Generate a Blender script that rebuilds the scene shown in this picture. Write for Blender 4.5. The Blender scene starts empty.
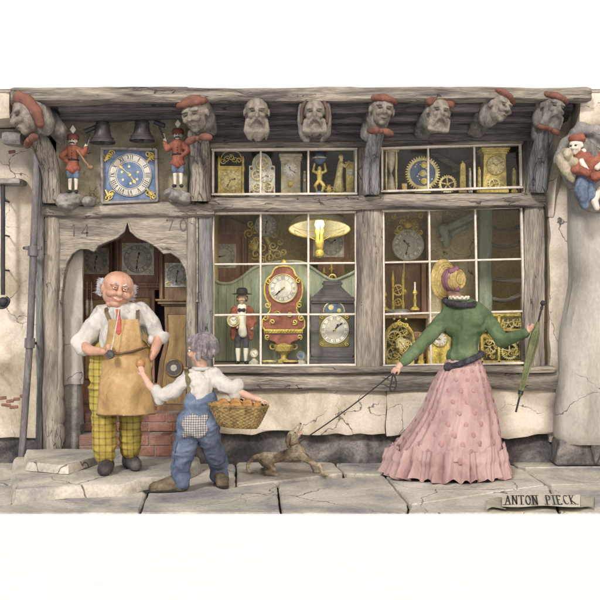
EXPO = 0.27
import bpy, bmesh, math, random
from mathutils import Vector, Matrix, noise
V = Vector
R = math.radians
rnd = random.Random(7)
scene = bpy.context.scene
COL = scene.collection
FOC, CAMD, CAMH = 960.0, 8.0, 1.35

# ---------------------------------------------------------------- placing
class Fr:
    """a vertical working plane standing at depth y; image-style units become metres at that depth"""
    def __init__(s, y):
        s.y = y; s.s = (CAMD + y) / FOC
    def p(s, u, v, dy=0.0):
        k = s.s
        return V(((u - 300) * k, s.y + dy, CAMH - (v - 300) * k))
def gp(u, v, z=0.0):
    d = FOC * (CAMH - z) / (v - 300)
    return V(((u - 300) / FOC * d, d - CAMD, z))
WPOS = {}
EACH = {'hood_column', 'corner_pillar', 'end_plate', 'frame_post', 'turned_column', 'outer_wall', 'soffit', 'exposed_brick', 'apron_strap', 'hanging_strap', 'moulded_ring', 'corner_scroll', 'pipe_collar', 'wall_bracket', 'bracket', 'shoe', 'corner_stud', 'moon', 'eye', 'pupil', 'handle_loop', 'bracket_arm', 'hall_wall', 'interior_wall', 'upper_shelf', 'eyebrow', 'small_dial', 'stall_riser', 'plinth', 'shade_trim', 'gilt_star', 'cross_arm', 'door_step', 'buttress_foot', 'case_foot'}
def wpos(o): return WPOS.get(o.name, V((0, 0, 0)))
def tag(o, label=None, cat=None, group=None, kind=None):
    if label: o['label'] = label
    if cat: o['category'] = cat
    if group: o['group'] = group
    if kind: o['kind'] = kind
    return o
def thing(name, loc, label, cat, group=None):
    o = bpy.data.objects.new(name, None); COL.objects.link(o)
    o.empty_display_size = .1
    o.location = loc; WPOS[o.name] = V(loc)
    return tag(o, label, cat, group)
def link_mesh(name, me, parent=None, mat=None):
    if mat is not None:
        me.materials.clear(); me.materials.append(mat)
    if parent is None:
        xs = [v.co for v in me.vertices]
        lo = V((min(c.x for c in xs), min(c.y for c in xs), min(c.z for c in xs)))
        hi = V((max(c.x for c in xs), max(c.y for c in xs), max(c.z for c in xs)))
        base = V(((lo.x + hi.x) / 2, (lo.y + hi.y) / 2, lo.z))
    else:
        base = wpos(parent)
    me.transform(Matrix.Translation(-base))
    o = bpy.data.objects.new(name, me); COL.objects.link(o)
    if parent is None:
        o.location = base
    else:
        o.parent = parent
    WPOS[o.name] = V(base)
    return o
def copy_tree(o, off, parent=None):
    c = o.copy(); COL.objects.link(c)
    if parent is None:
        c.location = V(o.location) + V(off); WPOS[c.name] = wpos(o) + V(off)
    else: c.parent = parent
    for ch in list(o.children): copy_tree(ch, off, c)
    return c

def frame_of(d, up=None):
    d = d.normalized()
    a = V((0, 0, 1)) if abs(d.z) < .9 else V((0, 1, 0))
    if up is not None: a = up
    x = d.cross(a)
    if x.length < 1e-6: x = d.cross(V((1, 0, 0)))
    x.normalize(); y = x.cross(d).normalized()
    return x, y, d
class MB:
    def __init__(s): s.v = []; s.f = []
    def add(s, vs, fs):
        n = len(s.v); s.v += [V(v) for v in vs]; s.f += [tuple(i + n for i in f) for f in fs]; return s
    def box(s, c, d, rot=None):
        c = V(c); vs = []
        for x in (-.5, .5):
            for y in (-.5, .5):
                for z in (-.5, .5):
                    q = V((x * d[0], y * d[1], z * d[2]))
                    if rot is not None: q = rot @ q
                    vs.append(c + q)
        return s.add(vs, [(0, 1, 3, 2), (4, 6, 7, 5), (0, 4, 5, 1), (2, 3, 7, 6), (0, 2, 6, 4), (1, 5, 7, 3)])
    def bx(s, x0, x1, y0, y1, z0, z1):
        return s.box(((x0 + x1) / 2, (y0 + y1) / 2, (z0 + z1) / 2), (abs(x1 - x0), abs(y1 - y0), abs(z1 - z0)))
    def seg(s, p0, p1, w, t, nrm=V((0, -1, 0))):
        p0, p1 = V(p0), V(p1); d = p1 - p0
        if d.length < 1e-7: return s
        x = d.normalized(); z = nrm.normalized(); y = z.cross(x).normalized()
        rot = Matrix((x, y, z)).transposed()
        return s.box((p0 + p1) / 2, (d.length, w, t), rot)
    def tube(s, pts, rs, n=10, cap=True, flat=1.0):
        pts = [V(p) for p in pts]
        if not hasattr(rs, '__len__'): rs = [rs] * len(pts)
        vs = []; up = None
        for i, p in enumerate(pts):
            d = pts[min(i + 1, len(pts) - 1)] - pts[max(i - 1, 0)]
            if d.length < 1e-9: d = V((0, 0, 1))
            x, y, _ = frame_of(d)
            if up is not None:
                x = up - d.normalized() * up.dot(d.normalized())
                if x.length < 1e-6: x = frame_of(d)[0]
                x.normalize(); y = x.cross(d.normalized()).normalized()
            up = x.copy()
            for k in range(n):
                a = 2 * math.pi * k / n
                vs.append(p + (x * math.cos(a) + y * math.sin(a) * flat) * rs[i])
        fs = []
        for i in range(len(pts) - 1):
            for k in range(n):
                fs.append((i * n + k, i * n + (k + 1) % n, (i + 1) * n + (k + 1) % n, (i + 1) * n + k))
        if cap:
            fs.append(tuple(range(n))[::-1]); fs.append(tuple((len(pts) - 1) * n + k for k in range(n)))
        return s.add(vs, fs)
    def cyl(s, p0, p1, r0, r1=None, n=16):
        return s.tube([p0, p1], [r0, r0 if r1 is None else r1], n)
    def caps(s, p0, p1, r0, r1, n=14):
        p0, p1 = V(p0), V(p1); d = p1 - p0; L = d.length
        if L < 1e-6: return s.ell(p0, (r0, r0, r0))
        u = d / L; pts = []; rs = []
        for k in range(5):
            a = math.pi / 2 * (1 - k / 4.0)
            pts.append(p0 - u * r0 * math.sin(a)); rs.append(max(r0 * math.cos(a), r0 * .04))
        for k in range(5):
            a = math.pi / 2 * (k / 4.0)
            pts.append(p1 + u * r1 * math.sin(a)); rs.append(max(r1 * math.cos(a), r1 * .04))
        x, y, _ = frame_of(u); vs = []; fs = []
        for p, r in zip(pts, rs):
            for k in range(n):
                a = 2 * math.pi * k / n; vs.append(p + (x * math.cos(a) + y * math.sin(a)) * r)
        m = len(pts)
        for i in range(m - 1):
            for k in range(n): fs.append((i * n + k, i * n + (k + 1) % n, (i + 1) * n + (k + 1) % n, (i + 1) * n + k))
        fs.append(tuple(range(n))[::-1]); fs.append(tuple((m - 1) * n + k for k in range(n)))
        return s.add(vs, fs)
    def chain(s, pts, rs, n=14):
        for i in range(len(pts) - 1): s.caps(pts[i], pts[i + 1], rs[i], rs[i + 1], n)
        return s
    def ell(s, c, r, rot=None, nu=16, nv=10):
        c = V(c)
        if not hasattr(r, '__len__'): r = (r, r, r)
        vs = []; fs = []
        def q(x, y, z):
            w = V((x * r[0], y * r[1], z * r[2]))
            return c + (rot @ w if rot is not None else w)
        vs.append(q(0, 0, 1))
        for i in range(1, nv):
            t = math.pi * i / nv
            for k in range(nu):
                a = 2 * math.pi * k / nu
                vs.append(q(math.sin(t) * math.cos(a), math.sin(t) * math.sin(a), math.cos(t)))
        vs.append(q(0, 0, -1))
        for k in range(nu): fs.append((0, 1 + k, 1 + (k + 1) % nu))
        for i in range(nv - 2):
            for k in range(nu):
                a = 1 + i * nu + k; b = 1 + i * nu + (k + 1) % nu
                fs.append((a, a + nu, b + nu, b))
        L = len(vs) - 1; o = 1 + (nv - 2) * nu
        for k in range(nu): fs.append((L, o + (k + 1) % nu, o + k))
        return s.add(vs, fs)
    def lathe(s, c, prof, n=24, axis='Z', cap=True):
        c = V(c); vs = []; fs = []
        for r, h in prof:
            r = max(r, 1e-4)
            for k in range(n):
                a = 2 * math.pi * k / n; x, y = r * math.cos(a), r * math.sin(a)
                vs.append(c + (V((x, y, h)) if axis == 'Z' else V((x, -h, y)) if axis == 'Y' else V((h, x, y))))
        m = len(prof)
        for i in range(m - 1):
            for k in range(n): fs.append((i * n + k, i * n + (k + 1) % n, (i + 1) * n + (k + 1) % n, (i + 1) * n + k))
        if cap:
            fs.append(tuple(range(n))[::-1]); fs.append(tuple((m - 1) * n + k for k in range(n)))
        return s.add(vs, fs)
    def prism(s, pts, y0, y1):
        """pts: world (x, z) outline; y0 front, y1 back"""
        n = len(pts)
        vs = [V((p[0], y0, p[1])) for p in pts] + [V((p[0], y1, p[1])) for p in pts]
        fs = [tuple(range(n)), tuple(range(2 * n - 1, n - 1, -1))]
        for i in range(n): fs.append((i, n + i, n + (i + 1) % n, (i + 1) % n))
        return s.add(vs, fs)
    def out(s, F, uv, d0, d1):
        return s.prism([(F.p(u, v).x, F.p(u, v).z) for u, v in uv], F.y + d0, F.y + d1)
    def torus(s, c, Rr, r, axis='Y', n=28, m=8, a0=0, a1=2 * math.pi):
        c = V(c); pts = []
        full = abs(a1 - a0 - 2 * math.pi) < 1e-6
        for k in range(n + 1):
            a = a0 + (a1 - a0) * k / n; x, y = Rr * math.cos(a), Rr * math.sin(a)
            pts.append(c + (V((x, 0, y)) if axis == 'Y' else V((x, y, 0)) if axis == 'Z' else V((0, x, y))))
        return s.tube(pts, r, m, cap=not full)
    def mesh(s, name='mesh'):
        me = bpy.data.meshes.new(name)
        me.from_pydata([tuple(v) for v in s.v], [], s.f); me.update()
        bm = bmesh.new(); bm.from_mesh(me)
        bmesh.ops.recalc_face_normals(bm, faces=bm.faces)
        bm.to_mesh(me); bm.free()
        return me
    def pieces(s):
        par = list(range(len(s.v)))
        def fd(a):
            while par[a] != a: par[a] = par[par[a]]; a = par[a]
            return a
        for f in s.f:
            r0 = fd(f[0])
            for i in f[1:]: par[fd(i)] = r0
        out = {}
        for f in s.f: out.setdefault(fd(f[0]), []).append(f)
        res = []
        for r_ in sorted(out):
            ids = sorted({i for f in out[r_] for i in f}); mp = {a: b for b, a in enumerate(ids)}; m = MB(); m.v = [s.v[i] for i in ids]; m.f = [tuple(mp[i] for i in f) for f in out[r_]]; res.append(m)
        return res
    def build(s, name, mat, parent=None, smooth=True, ang=38, bevel=0, label=None):
        if name in EACH and parent is not None:
            ps = s.pieces()
            if len(ps) > 1:
                ob = [p.build1(name, mat, parent, smooth, ang, bevel, label) for p in ps]; return ob[0]
        return s.build1(name, mat, parent, smooth, ang, bevel, label)
    def build1(s, name, mat, parent=None, smooth=True, ang=38, bevel=0, label=None):
        me = s.mesh(name)
        if smooth:
            me.polygons.foreach_set('use_smooth', [True] * len(me.polygons))
            me.set_sharp_from_angle(angle=R(ang))
        o = link_mesh(name, me, parent, mat)
        if bevel:
            b = o.modifiers.new('bevel', 'BEVEL'); b.width = bevel; b.segments = 2; b.limit_method = 'ANGLE'; b.angle_limit = R(40)
        if label: o['label'] = label
        return o
def smooth_path(pts, k=6):
    pts = [V(p) for p in pts]; out = []
    for i in range(len(pts) - 1):
        p0 = pts[max(i - 1, 0)]; p1 = pts[i]; p2 = pts[i + 1]; p3 = pts[min(i + 2, len(pts) - 1)]
        for j in range(k):
            t = j / k
            out.append(.5 * ((2 * p1) + (p2 - p0) * t + (2 * p0 - 5 * p1 + 4 * p2 - p3) * t * t + (3 * p1 - p0 - 3 * p2 + p3) * t ** 3))
    out.append(pts[-1]); return out
def lerp_list(vals, n):
    out = []
    for i in range(n):
        t = i / (n - 1) * (len(vals) - 1); a = min(int(t), len(vals) - 2); f = t - a
        out.append(vals[a] * (1 - f) + vals[a + 1] * f)
    return out
def blob(name, mb, mat, parent=None, vox=.008, smooth=4, folds=None, label=None, fine=0.0, seed=0):
    """closed overlapping shapes melted into one continuous skin"""
    me = mb.mesh(name)
    tmp = bpy.data.objects.new('tmp', me); COL.objects.link(tmp)
    m = tmp.modifiers.new('r', 'REMESH'); m.mode = 'VOXEL'; m.voxel_size = vox
    if smooth:
        k = tmp.modifiers.new('s', 'SMOOTH'); k.factor = .6; k.iterations = smooth
    dg = bpy.context.evaluated_depsgraph_get()
    ev = tmp.evaluated_get(dg)
    me2 = bpy.data.meshes.new_from_object(ev)
    bpy.data.objects.remove(tmp); bpy.data.meshes.remove(me)
    if folds:
        amp, fr, st = folds
        me2.update(); nn = [v.normal.copy() for v in me2.vertices]
        for v, n in zip(me2.vertices, nn):
            q = V((v.co.x * st[0], v.co.y * st[1], v.co.z * st[2])) * fr + V((seed * 3.1, seed, 0))
            q = q + noise.noise_vector(q * .5) * .8
            h = 1 - abs(noise.noise(q)) * 2.2
            h += .35 * noise.noise(q * 2.3)
            v.co += n * amp * h
    if fine:
        me2.update(); nn = [v.normal.copy() for v in me2.vertices]
        for v, n in zip(me2.vertices, nn): v.co += n * fine * noise.noise(v.co * 60)
    me2.polygons.foreach_set('use_smooth', [True] * len(me2.polygons))
    o = link_mesh(name, me2, parent, mat)
    if label: o['label'] = label
    return o

# ---------------------------------------------------------------- materials
MATS = {}
def mott(name, cols, scale=3.0, rough=.85, bump=.25, stretch=(1, 1, 1), metal=0.0, crack=0, crackcol=(.05, .045, .04), grain=60, bscale=None, fine=.25, pos=None, spec=.3, extra=None, bdist=.01, crackst=(1,1,1), crackw=.022):
    if name in MATS: return MATS[name]
    m = bpy.data.materials.new(name); m.use_nodes = True
    nt = m.node_tree; N = nt.nodes; L = nt.links; N.clear()
    o = N.new('ShaderNodeOutputMaterial'); b = N.new('ShaderNodeBsdfPrincipled'); L.new(b.outputs[0], o.inputs[0])
    tc = N.new('ShaderNodeTexCoord'); mp = N.new('ShaderNodeMapping'); mp.inputs['Scale'].default_value = stretch
    L.new(tc.outputs['Object'], mp.inputs[0])
    n1 = N.new('ShaderNodeTexNoise'); n1.inputs['Scale'].default_value = scale; n1.inputs['Detail'].default_value = 7; n1.inputs['Roughness'].default_value = .62; n1.inputs['Distortion'].default_value = .5
    L.new(mp.outputs[0], n1.inputs['Vector'])
    cr = N.new('ShaderNodeValToRGB'); els = cr.color_ramp.elements
    k = len(cols)
    if pos is None: pos = [.28 + .44 * i / max(k - 1, 1) for i in range(k)]
    els[0].position = pos[0]; els[0].color = (*cols[0], 1)
    els[1].position = pos[-1] if k > 1 else 1; els[1].color = (*cols[-1], 1)
    for i in range(1, k - 1):
        e = els.new(pos[i]); e.color = (*cols[i], 1)
    L.new(n1.outputs[0], cr.inputs[0])
    n2 = N.new('ShaderNodeTexNoise'); n2.inputs['Scale'].default_value = grain; n2.inputs['Detail'].default_value = 4
    L.new(mp.outputs[0], n2.inputs['Vector'])
    mr = N.new('ShaderNodeMapRange'); mr.inputs[1].default_value = .3; mr.inputs[2].default_value = .7; mr.inputs[3].default_value = 1 - fine; mr.inputs[4].default_value = 1 + fine * .6
    L.new(n2.outputs[0], mr.inputs[0])
    mx = N.new('ShaderNodeMix'); mx.data_type = 'RGBA'; mx.blend_type = 'MULTIPLY'; mx.inputs[0].default_value = 1
    L.new(cr.outputs[0], mx.inputs[6]); L.new(mr.outputs[0], mx.inputs[7])
    colout = mx.outputs[2]; crackmask = None
    if crack:
        nd = N.new('ShaderNodeTexNoise'); nd.inputs['Scale'].default_value = crack * 1.3; nd.inputs['Detail'].default_value = 5
        L.new(tc.outputs['Object'], nd.inputs['Vector'])
        va = N.new('ShaderNodeVectorMath'); va.operation = 'MULTIPLY_ADD'; va.inputs[1].default_value = (.45, .45, .45)
        ms = N.new('ShaderNodeMapping'); ms.inputs['Scale'].default_value = crackst; L.new(tc.outputs['Object'], ms.inputs[0])
        L.new(nd.outputs[1], va.inputs[0]); L.new(ms.outputs[0], va.inputs[2])
        vo = N.new('ShaderNodeTexVoronoi'); vo.feature = 'DISTANCE_TO_EDGE'; vo.inputs['Scale'].default_value = crack
        L.new(va.outputs[0], vo.inputs['Vector'])
        nm = N.new('ShaderNodeTexNoise'); nm.inputs['Scale'].default_value = crack * .8; L.new(tc.outputs['Object'], nm.inputs['Vector'])
        wr = N.new('ShaderNodeMapRange'); wr.inputs[1].default_value = .45; wr.inputs[2].default_value = .68; wr.inputs[3].default_value = 0.0004; wr.inputs[4].default_value = crackw
        L.new(nm.outputs[0], wr.inputs[0])
        lt = N.new('ShaderNodeMath'); lt.operation = 'DIVIDE'; L.new(vo.outputs['Distance'], lt.inputs[0]); L.new(wr.outputs[0], lt.inputs[1])
        inv = N.new('ShaderNodeMapRange'); inv.inputs[1].default_value = .3; inv.inputs[2].default_value = 1.2; inv.inputs[3].default_value = .85; inv.inputs[4].default_value = 0
        L.new(lt.outputs[0], inv.inputs[0]); crackmask = inv.outputs[0]
        mc = N.new('ShaderNodeMix'); mc.data_type = 'RGBA'; mc.inputs[7].default_value = (*crackcol, 1)
        L.new(crackmask, mc.inputs[0]); L.new(colout, mc.inputs[6]); colout = mc.outputs[2]
    if extra: colout = extra(nt, tc, colout)
    L.new(colout, b.inputs['Base Color'])
    b.inputs['Roughness'].default_value = rough; b.inputs['Metallic'].default_value = metal
    b.inputs['Specular IOR Level'].default_value = spec
    if bump:
        n3 = N.new('ShaderNodeTexNoise'); n3.inputs['Scale'].default_value = bscale or scale * 6; n3.inputs['Detail'].default_value = 6
        L.new(mp.outputs[0], n3.inputs['Vector'])
        h = n3.outputs[0]
        if crackmask:
            sb = N.new('ShaderNodeMath'); sb.operation = 'SUBTRACT'; L.new(h, sb.inputs[0]); L.new(crackmask, sb.inputs[1]); h = sb.outputs[0]
        bp = N.new('ShaderNodeBump'); bp.inputs['Strength'].default_value = bump; bp.inputs['Distance'].default_value = bdist
        L.new(h, bp.inputs['Height']); L.new(bp.outputs[0], b.inputs['Normal'])
    MATS[name] = m; return m
def sc(c, k): return tuple(min(1, x * k) for x in c)
def paint(name, c, rough=.6, metal=0, var=.3, scale=12, bump=.1, spec=.3):
    return mott(name, [sc(c, 1 - var), c, sc(c, 1 + var * .6)], scale=scale, rough=rough, metal=metal, bump=bump, fine=.12, spec=spec)

def plaid(ax, az, w, dark, k=1.0, az_only=False):
    def f(nt, tc, col):
        N = nt.nodes; L = nt.links
        sp = N.new('ShaderNodeSeparateXYZ'); L.new(tc.outputs['Object'], sp.inputs[0])
        outs = []
        for i, fr in ((0, ax), (2, az)):
            a = N.new('ShaderNodeMath'); a.operation = 'MULTIPLY'; a.inputs[1].default_value = fr; L.new(sp.outputs[i], a.inputs[0])
            b = N.new('ShaderNodeMath'); b.operation = 'FRACT'; L.new(a.outputs[0], b.inputs[0])
            c = N.new('ShaderNodeMath'); c.operation = 'LESS_THAN'; c.inputs[1].default_value = w; L.new(b.outputs[0], c.inputs[0])
            outs.append(c.outputs[0])
        s = N.new('ShaderNodeMath'); s.operation = 'ADD'; L.new(outs[0], s.inputs[0]); L.new(outs[1], s.inputs[1])
        t = N.new('ShaderNodeMath'); t.operation = 'MULTIPLY'; t.inputs[1].default_value = .5 * k; L.new(s.outputs[0], t.inputs[0])
        m = N.new('ShaderNodeMix'); m.data_type = 'RGBA'; m.inputs[7].default_value = (*dark, 1)
        L.new(t.outputs[0], m.inputs[0]); L.new(col, m.inputs[6]); return m.outputs[2]
    return f

M = {}
WD = [(.022, .018, .02), (.11, .095, .088), (.225, .20, .168), (.335, .30, .24), (.175, .158, .162)]
M['wood_x'] = mott('weathered_timber_lengthwise', WD, 2.4, .85, .6, (.55, 3, 5), grain=22, fine=.4, pos=[.2, .38, .5, .62, .8], bdist=.012, crack=3.2, crackst=(.35, 2, 8), crackw=.04, crackcol=(.03,.026,.026))
M['wood_z'] = mott('weathered_timber_upright', WD, 2.4, .85, .6, (5, 3, .55), grain=22, fine=.4, pos=[.2, .38, .5, .62, .8], bdist=.012, crack=3.2, crackst=(8, 2, .35), crackw=.04, crackcol=(.03,.026,.026))
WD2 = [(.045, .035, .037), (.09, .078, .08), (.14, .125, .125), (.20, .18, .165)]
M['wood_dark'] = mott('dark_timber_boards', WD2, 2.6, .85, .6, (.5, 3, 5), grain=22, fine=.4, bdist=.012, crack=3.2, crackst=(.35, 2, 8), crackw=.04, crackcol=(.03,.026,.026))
WP = [(.05, .042, .04), (.165, .145, .125), (.29, .262, .215), (.43, .395, .33)]
M['wood_pale'] = mott('pale_olive_timber', WP, 3.0, .85, .5, (.7, 3, 4), grain=26, fine=.3, pos=[.2, .4, .55, .75], crack=3.2, crackst=(.35, 2, 8), crackw=.04, crackcol=(.03,.026,.026))
M['wood_palez'] = mott('pale_olive_timber_upright', WP, 2.6, .85, .5, (4, 3, .6), grain=26, fine=.3, pos=[.2, .4, .55, .75], crack=3.2, crackst=(8, 2, .35), crackw=.04, crackcol=(.03,.026,.026))
M['wood_blue'] = mott('blue_grey_timber', [(.045, .04, .043), (.125, .12, .125), (.205, .20, .20), (.30, .288, .275)], 2.4, .85, .5, (5, 3, .5), grain=24, fine=.35, crack=3.2, crackst=(8, 2, .35), crackw=.04, crackcol=(.03,.026,.026))
M['plaster'] = mott('stained_plaster', [(.20, .17, .115), (.42, .37, .28), (.62, .555, .47), (.70, .62, .545)], 1.7, .92, .35, crack=2.1, crackw=.010, fine=.12, pos=[.28, .42, .55, .7], bscale=14)
M['plaster_o'] = mott('olive_stained_plaster', [(.16, .14, .09), (.32, .29, .19), (.48, .43, .33), (.64, .57, .49)], 3.4, .92, .35, crack=4, crackw=.014, fine=.14, bscale=16)
M['white_wall'] = mott('white_band_plaster', [(.86, .85, .835), (.90, .895, .885), (.915, .91, .905)], 1.2, .95, .15, fine=.02, bscale=10)  # added upper wall: plain white stands in for the blank band above
M['road'] = mott('white_band_road', [(.895, .89, .885), (.915, .912, .908), (.93, .928, .925)], 1.5, .95, .15, fine=.02, bscale=18)  # added road surface: plain white stands in for the blank band below
M['stone'] = mott('pavement_stone', [(.15, .14, .145), (.30, .285, .28), (.40, .38, .315), (.50, .47, .40), (.60, .56, .50)], 1.9, .9, .4, crack=1.5, crackw=.012, fine=.2, pos=[.28, .40, .48, .56, .7], grain=45)
M['stone_grey'] = mott('grey_stone', [(.08, .075, .075), (.20, .19, .18), (.32, .30, .27), (.43, .40, .36)], 3, .9, .4, crack=2.5, fine=.2)
M['buttress'] = mott('grey_render', [(.22, .205, .18), (.34, .32, .28), (.44, .415, .37), (.54, .50, .445)], 1.6, .93, .3, (1, 1, .5), crack=1.6, crackw=.006, fine=.12)
M['plinth'] = mott('recess_shadow_plinth', [(.03, .027, .028), (.11, .10, .098), (.24, .22, .21), (.40, .37, .34)], 3.2, .9, .4, fine=.3, pos=[.35, .5, .62, .75])  # dark tones put the shadow of the recessed base into the colour
M['soil'] = mott('dark_soil', [(.03, .027, .025), (.06, .052, .048)], 6, .95, .3)
M['brick'] = mott('red_brick', [(.10, .055, .045), (.21, .105, .08), (.30, .16, .125), (.24, .17, .15)], 5, .9, .4, fine=.25)
M['mortar'] = paint('mortar', (.28, .23, .2), .9)
M['cream'] = paint('cream_window_paint', (.66, .60, .52), .7, var=.22, scale=18)
M['carve'] = mott('carved_grey_wood', [(.04, .034, .032), (.11, .098, .09), (.20, .185, .165), (.31, .285, .25)], 9, .85, .4, (1, 1, .5), fine=.3, grain=70)
M['carve_face'] = mott('carved_pale_wood', [(.09, .075, .063), (.215, .19, .155), (.36, .325, .27)], 10, .8, .3, fine=.2, grain=70)
M['cap_red'] = paint('faded_red_paint', (.17, .078, .056), .85, var=.5)
M['iron'] = paint('dark_iron', (.05, .048, .055), .55, .4, var=.4)
M['pipe'] = mott('weathered_pipe', [(.06, .055, .06), (.15, .14, .145), (.27, .25, .245)], 5, .7, .3, (3, 3, .5), fine=.3)
M['bronze'] = paint('dark_bronze_bell', (.085, .075, .08), .45, .45, var=.5, scale=9)
M['gold'] = mott('gilded_brass', [(.22, .16, .035), (.58, .45, .11), (.80, .68, .24)], 16, .42, .3, fine=.3, metal=.12, grain=90, spec=.5)
M['gold_pale'] = mott('pale_gilt', [(.34, .28, .10), (.66, .57, .27), (.82, .74, .44)], 16, .5, .3, fine=.25, metal=.2, grain=90, spec=.5)
M['silver'] = mott('silvered_metal', [(.30, .30, .26), (.54, .53, .46), (.72, .70, .6)], 14, .45, .3, fine=.25, metal=.2, spec=.5)
M['enamel'] = paint('cream_enamel', (.72, .69, .61), .5, var=.12, bump=.03)
M['enamel_grey'] = mott('greyed_dial', [(.34, .33, .30), (.50, .48, .43), (.60, .57, .5)], 10, .6, .1, fine=.1)
M['ink'] = paint('black_ink', (.03, .028, .03), .6)
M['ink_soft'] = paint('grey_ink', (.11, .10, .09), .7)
M['walnut'] = mott('walnut_case', [(.08, .045, .025), (.19, .115, .06), (.30, .19, .10)], 5, .5, .2, (3, 3, .6), fine=.25, spec=.5)
M['walnut_red'] = mott('mahogany_case', [(.11, .052, .034), (.25, .135, .085), (.38, .22, .14)], 5, .5, .2, (3, 3, .6), fine=.25, spec=.5)
M['oak_gold'] = mott('honey_oak_door', [(.15, .09, .035), (.29, .19, .075), (.42, .29, .13)], 4, .5, .2, (3, 3, .6), fine=.25, spec=.5)
M['dark_case'] = mott('dark_ebonised_case', [(.04, .036, .04), (.09, .08, .085), (.16, .14, .14)], 5, .5, .2, (.6, 2, 3), fine=.2, spec=.5)
M['boulle'] = mott('red_tortoiseshell_case', [(.10, .03, .02), (.26, .085, .055), (.36, .14, .09)], 11, .4, .15, fine=.2, spec=.5)
M['blue'] = mott('blue_enamel', [(.05, .085, .16), (.11, .16, .27), (.20, .26, .37)], 9, .55, .1, fine=.15)
M['interior'] = mott('brown_interior_plaster', [(.38, .29, .14), (.64, .52, .29), (.78, .67, .43)], 3.2, .9, .3, fine=.25)
M['interior_grey'] = mott('grey_interior_boards', [(.17, .15, .13), (.31, .28, .24), (.43, .39, .33)], 3, .9, .3, (.6, 1, 3), fine=.25)
M['interior_violet'] = mott('violet_grey_plaster', [(.10, .09, .12), (.18, .165, .21), (.25, .23, .28)], 3, .9, .2, fine=.2)
M['green_panel'] = mott('sage_green_panelling', [(.16, .19, .13), (.30, .34, .25), (.42, .46, .35)], 4, .8, .2, (4, 2, .7), fine=.2)
M['green_wood'] = mott('grey_green_timber', [(.17, .20, .16), (.32, .36, .28), (.46, .49, .40)], 4, .85, .3, (3, 3, .7), fine=.25)
def glass_mat():
    m = bpy.data.materials.new('window_glass'); m.use_nodes = True; nt = m.node_tree; N = nt.nodes; N.clear(); L = nt.links
    o = N.new('ShaderNodeOutputMaterial'); t = N.new('ShaderNodeBsdfTransparent'); g = N.new('ShaderNodeBsdfGlossy'); x = N.new('ShaderNodeMixShader')
    t.inputs[0].default_value = (.97, .98, .95, 1); g.inputs['Roughness'].default_value = .08
    x.inputs[0].default_value = .02
    L.new(t.outputs[0], x.inputs[1]); L.new(g.outputs[0], x.inputs[2]); L.new(x.outputs[0], o.inputs[0]); return m
M['glass'] = glass_mat()

# ---------------------------------------------------------------- timber, stone and writing
def beam(mb, p0, p1, w, d, seed=0, wob=.006, fur=.005, step=.03, e=5.0, n=22):
    """rough hewn timber: w across in the facade plane, d front to back; pts may be a path"""
    pts = p0 if isinstance(p0, list) else [V(p0), V(p1)]
    pts = [V(p) for p in pts]
    if len(pts) > 2: pts = smooth_path(pts, 8)
    tot = sum((pts[i + 1] - pts[i]).length for i in range(len(pts) - 1)); m = max(4, int(tot / step))
    res = []; acc = 0; j = 0; segl = [(pts[i + 1] - pts[i]).length for i in range(len(pts) - 1)]
    for i in range(m + 1):
        t = tot * i / m
        while j < len(segl) - 1 and acc + segl[j] < t - 1e-9: acc += segl[j]; j += 1
        res.append(pts[j].lerp(pts[j + 1], min(1, max(0, (t - acc) / max(segl[j], 1e-9)))))
    ws = lerp_list(w, m + 1) if hasattr(w, '__len__') else [w] * (m + 1)
    ds = lerp_list(d, m + 1) if hasattr(d, '__len__') else [d] * (m + 1)
    vs = []; fs = []
    for i, p in enumerate(res):
        t = (res[min(i + 1, m)] - res[max(i - 1, 0)]).normalized()
        b = V((0, 1, 0)); b = (b - t * b.dot(t)).normalized(); a = t.cross(b)
        s = i * step; endt = 1 - .12 * (i in (0, m))
        wo = a * noise.noise(V((s * 1.6, seed, 1))) * wob * 2 + b * noise.noise(V((s * 1.6, seed, 9))) * wob
        for k in range(n):
            q = 2 * math.pi * (k + .5) / n; c, q2 = math.cos(q), math.sin(q)
            rr = (abs(c) ** e + abs(q2) ** e) ** (-1 / e)
            f = noise.noise(V((s * 1.3, k * .9, seed * 7.7))) * fur * 1.6 + noise.noise(V((s * 6, k * .7, seed))) * fur * .8
            wv = 1 + .10 * noise.noise(V((s * 2.2, seed * 3, 4)))
            vs.append(p + wo + (a * c * rr * (ws[i] / 2 * wv + f) + b * q2 * rr * (ds[i] / 2 + f)) * endt)
    for i in range(m):
        for k in range(n): fs.append((i * n + k, i * n + (k + 1) % n, (i + 1) * n + (k + 1) % n, (i + 1) * n + k))
    fs.append(tuple(range(n))[::-1]); fs.append(tuple(m * n + k for k in range(n)))
    mb.add(vs, fs)
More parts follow.
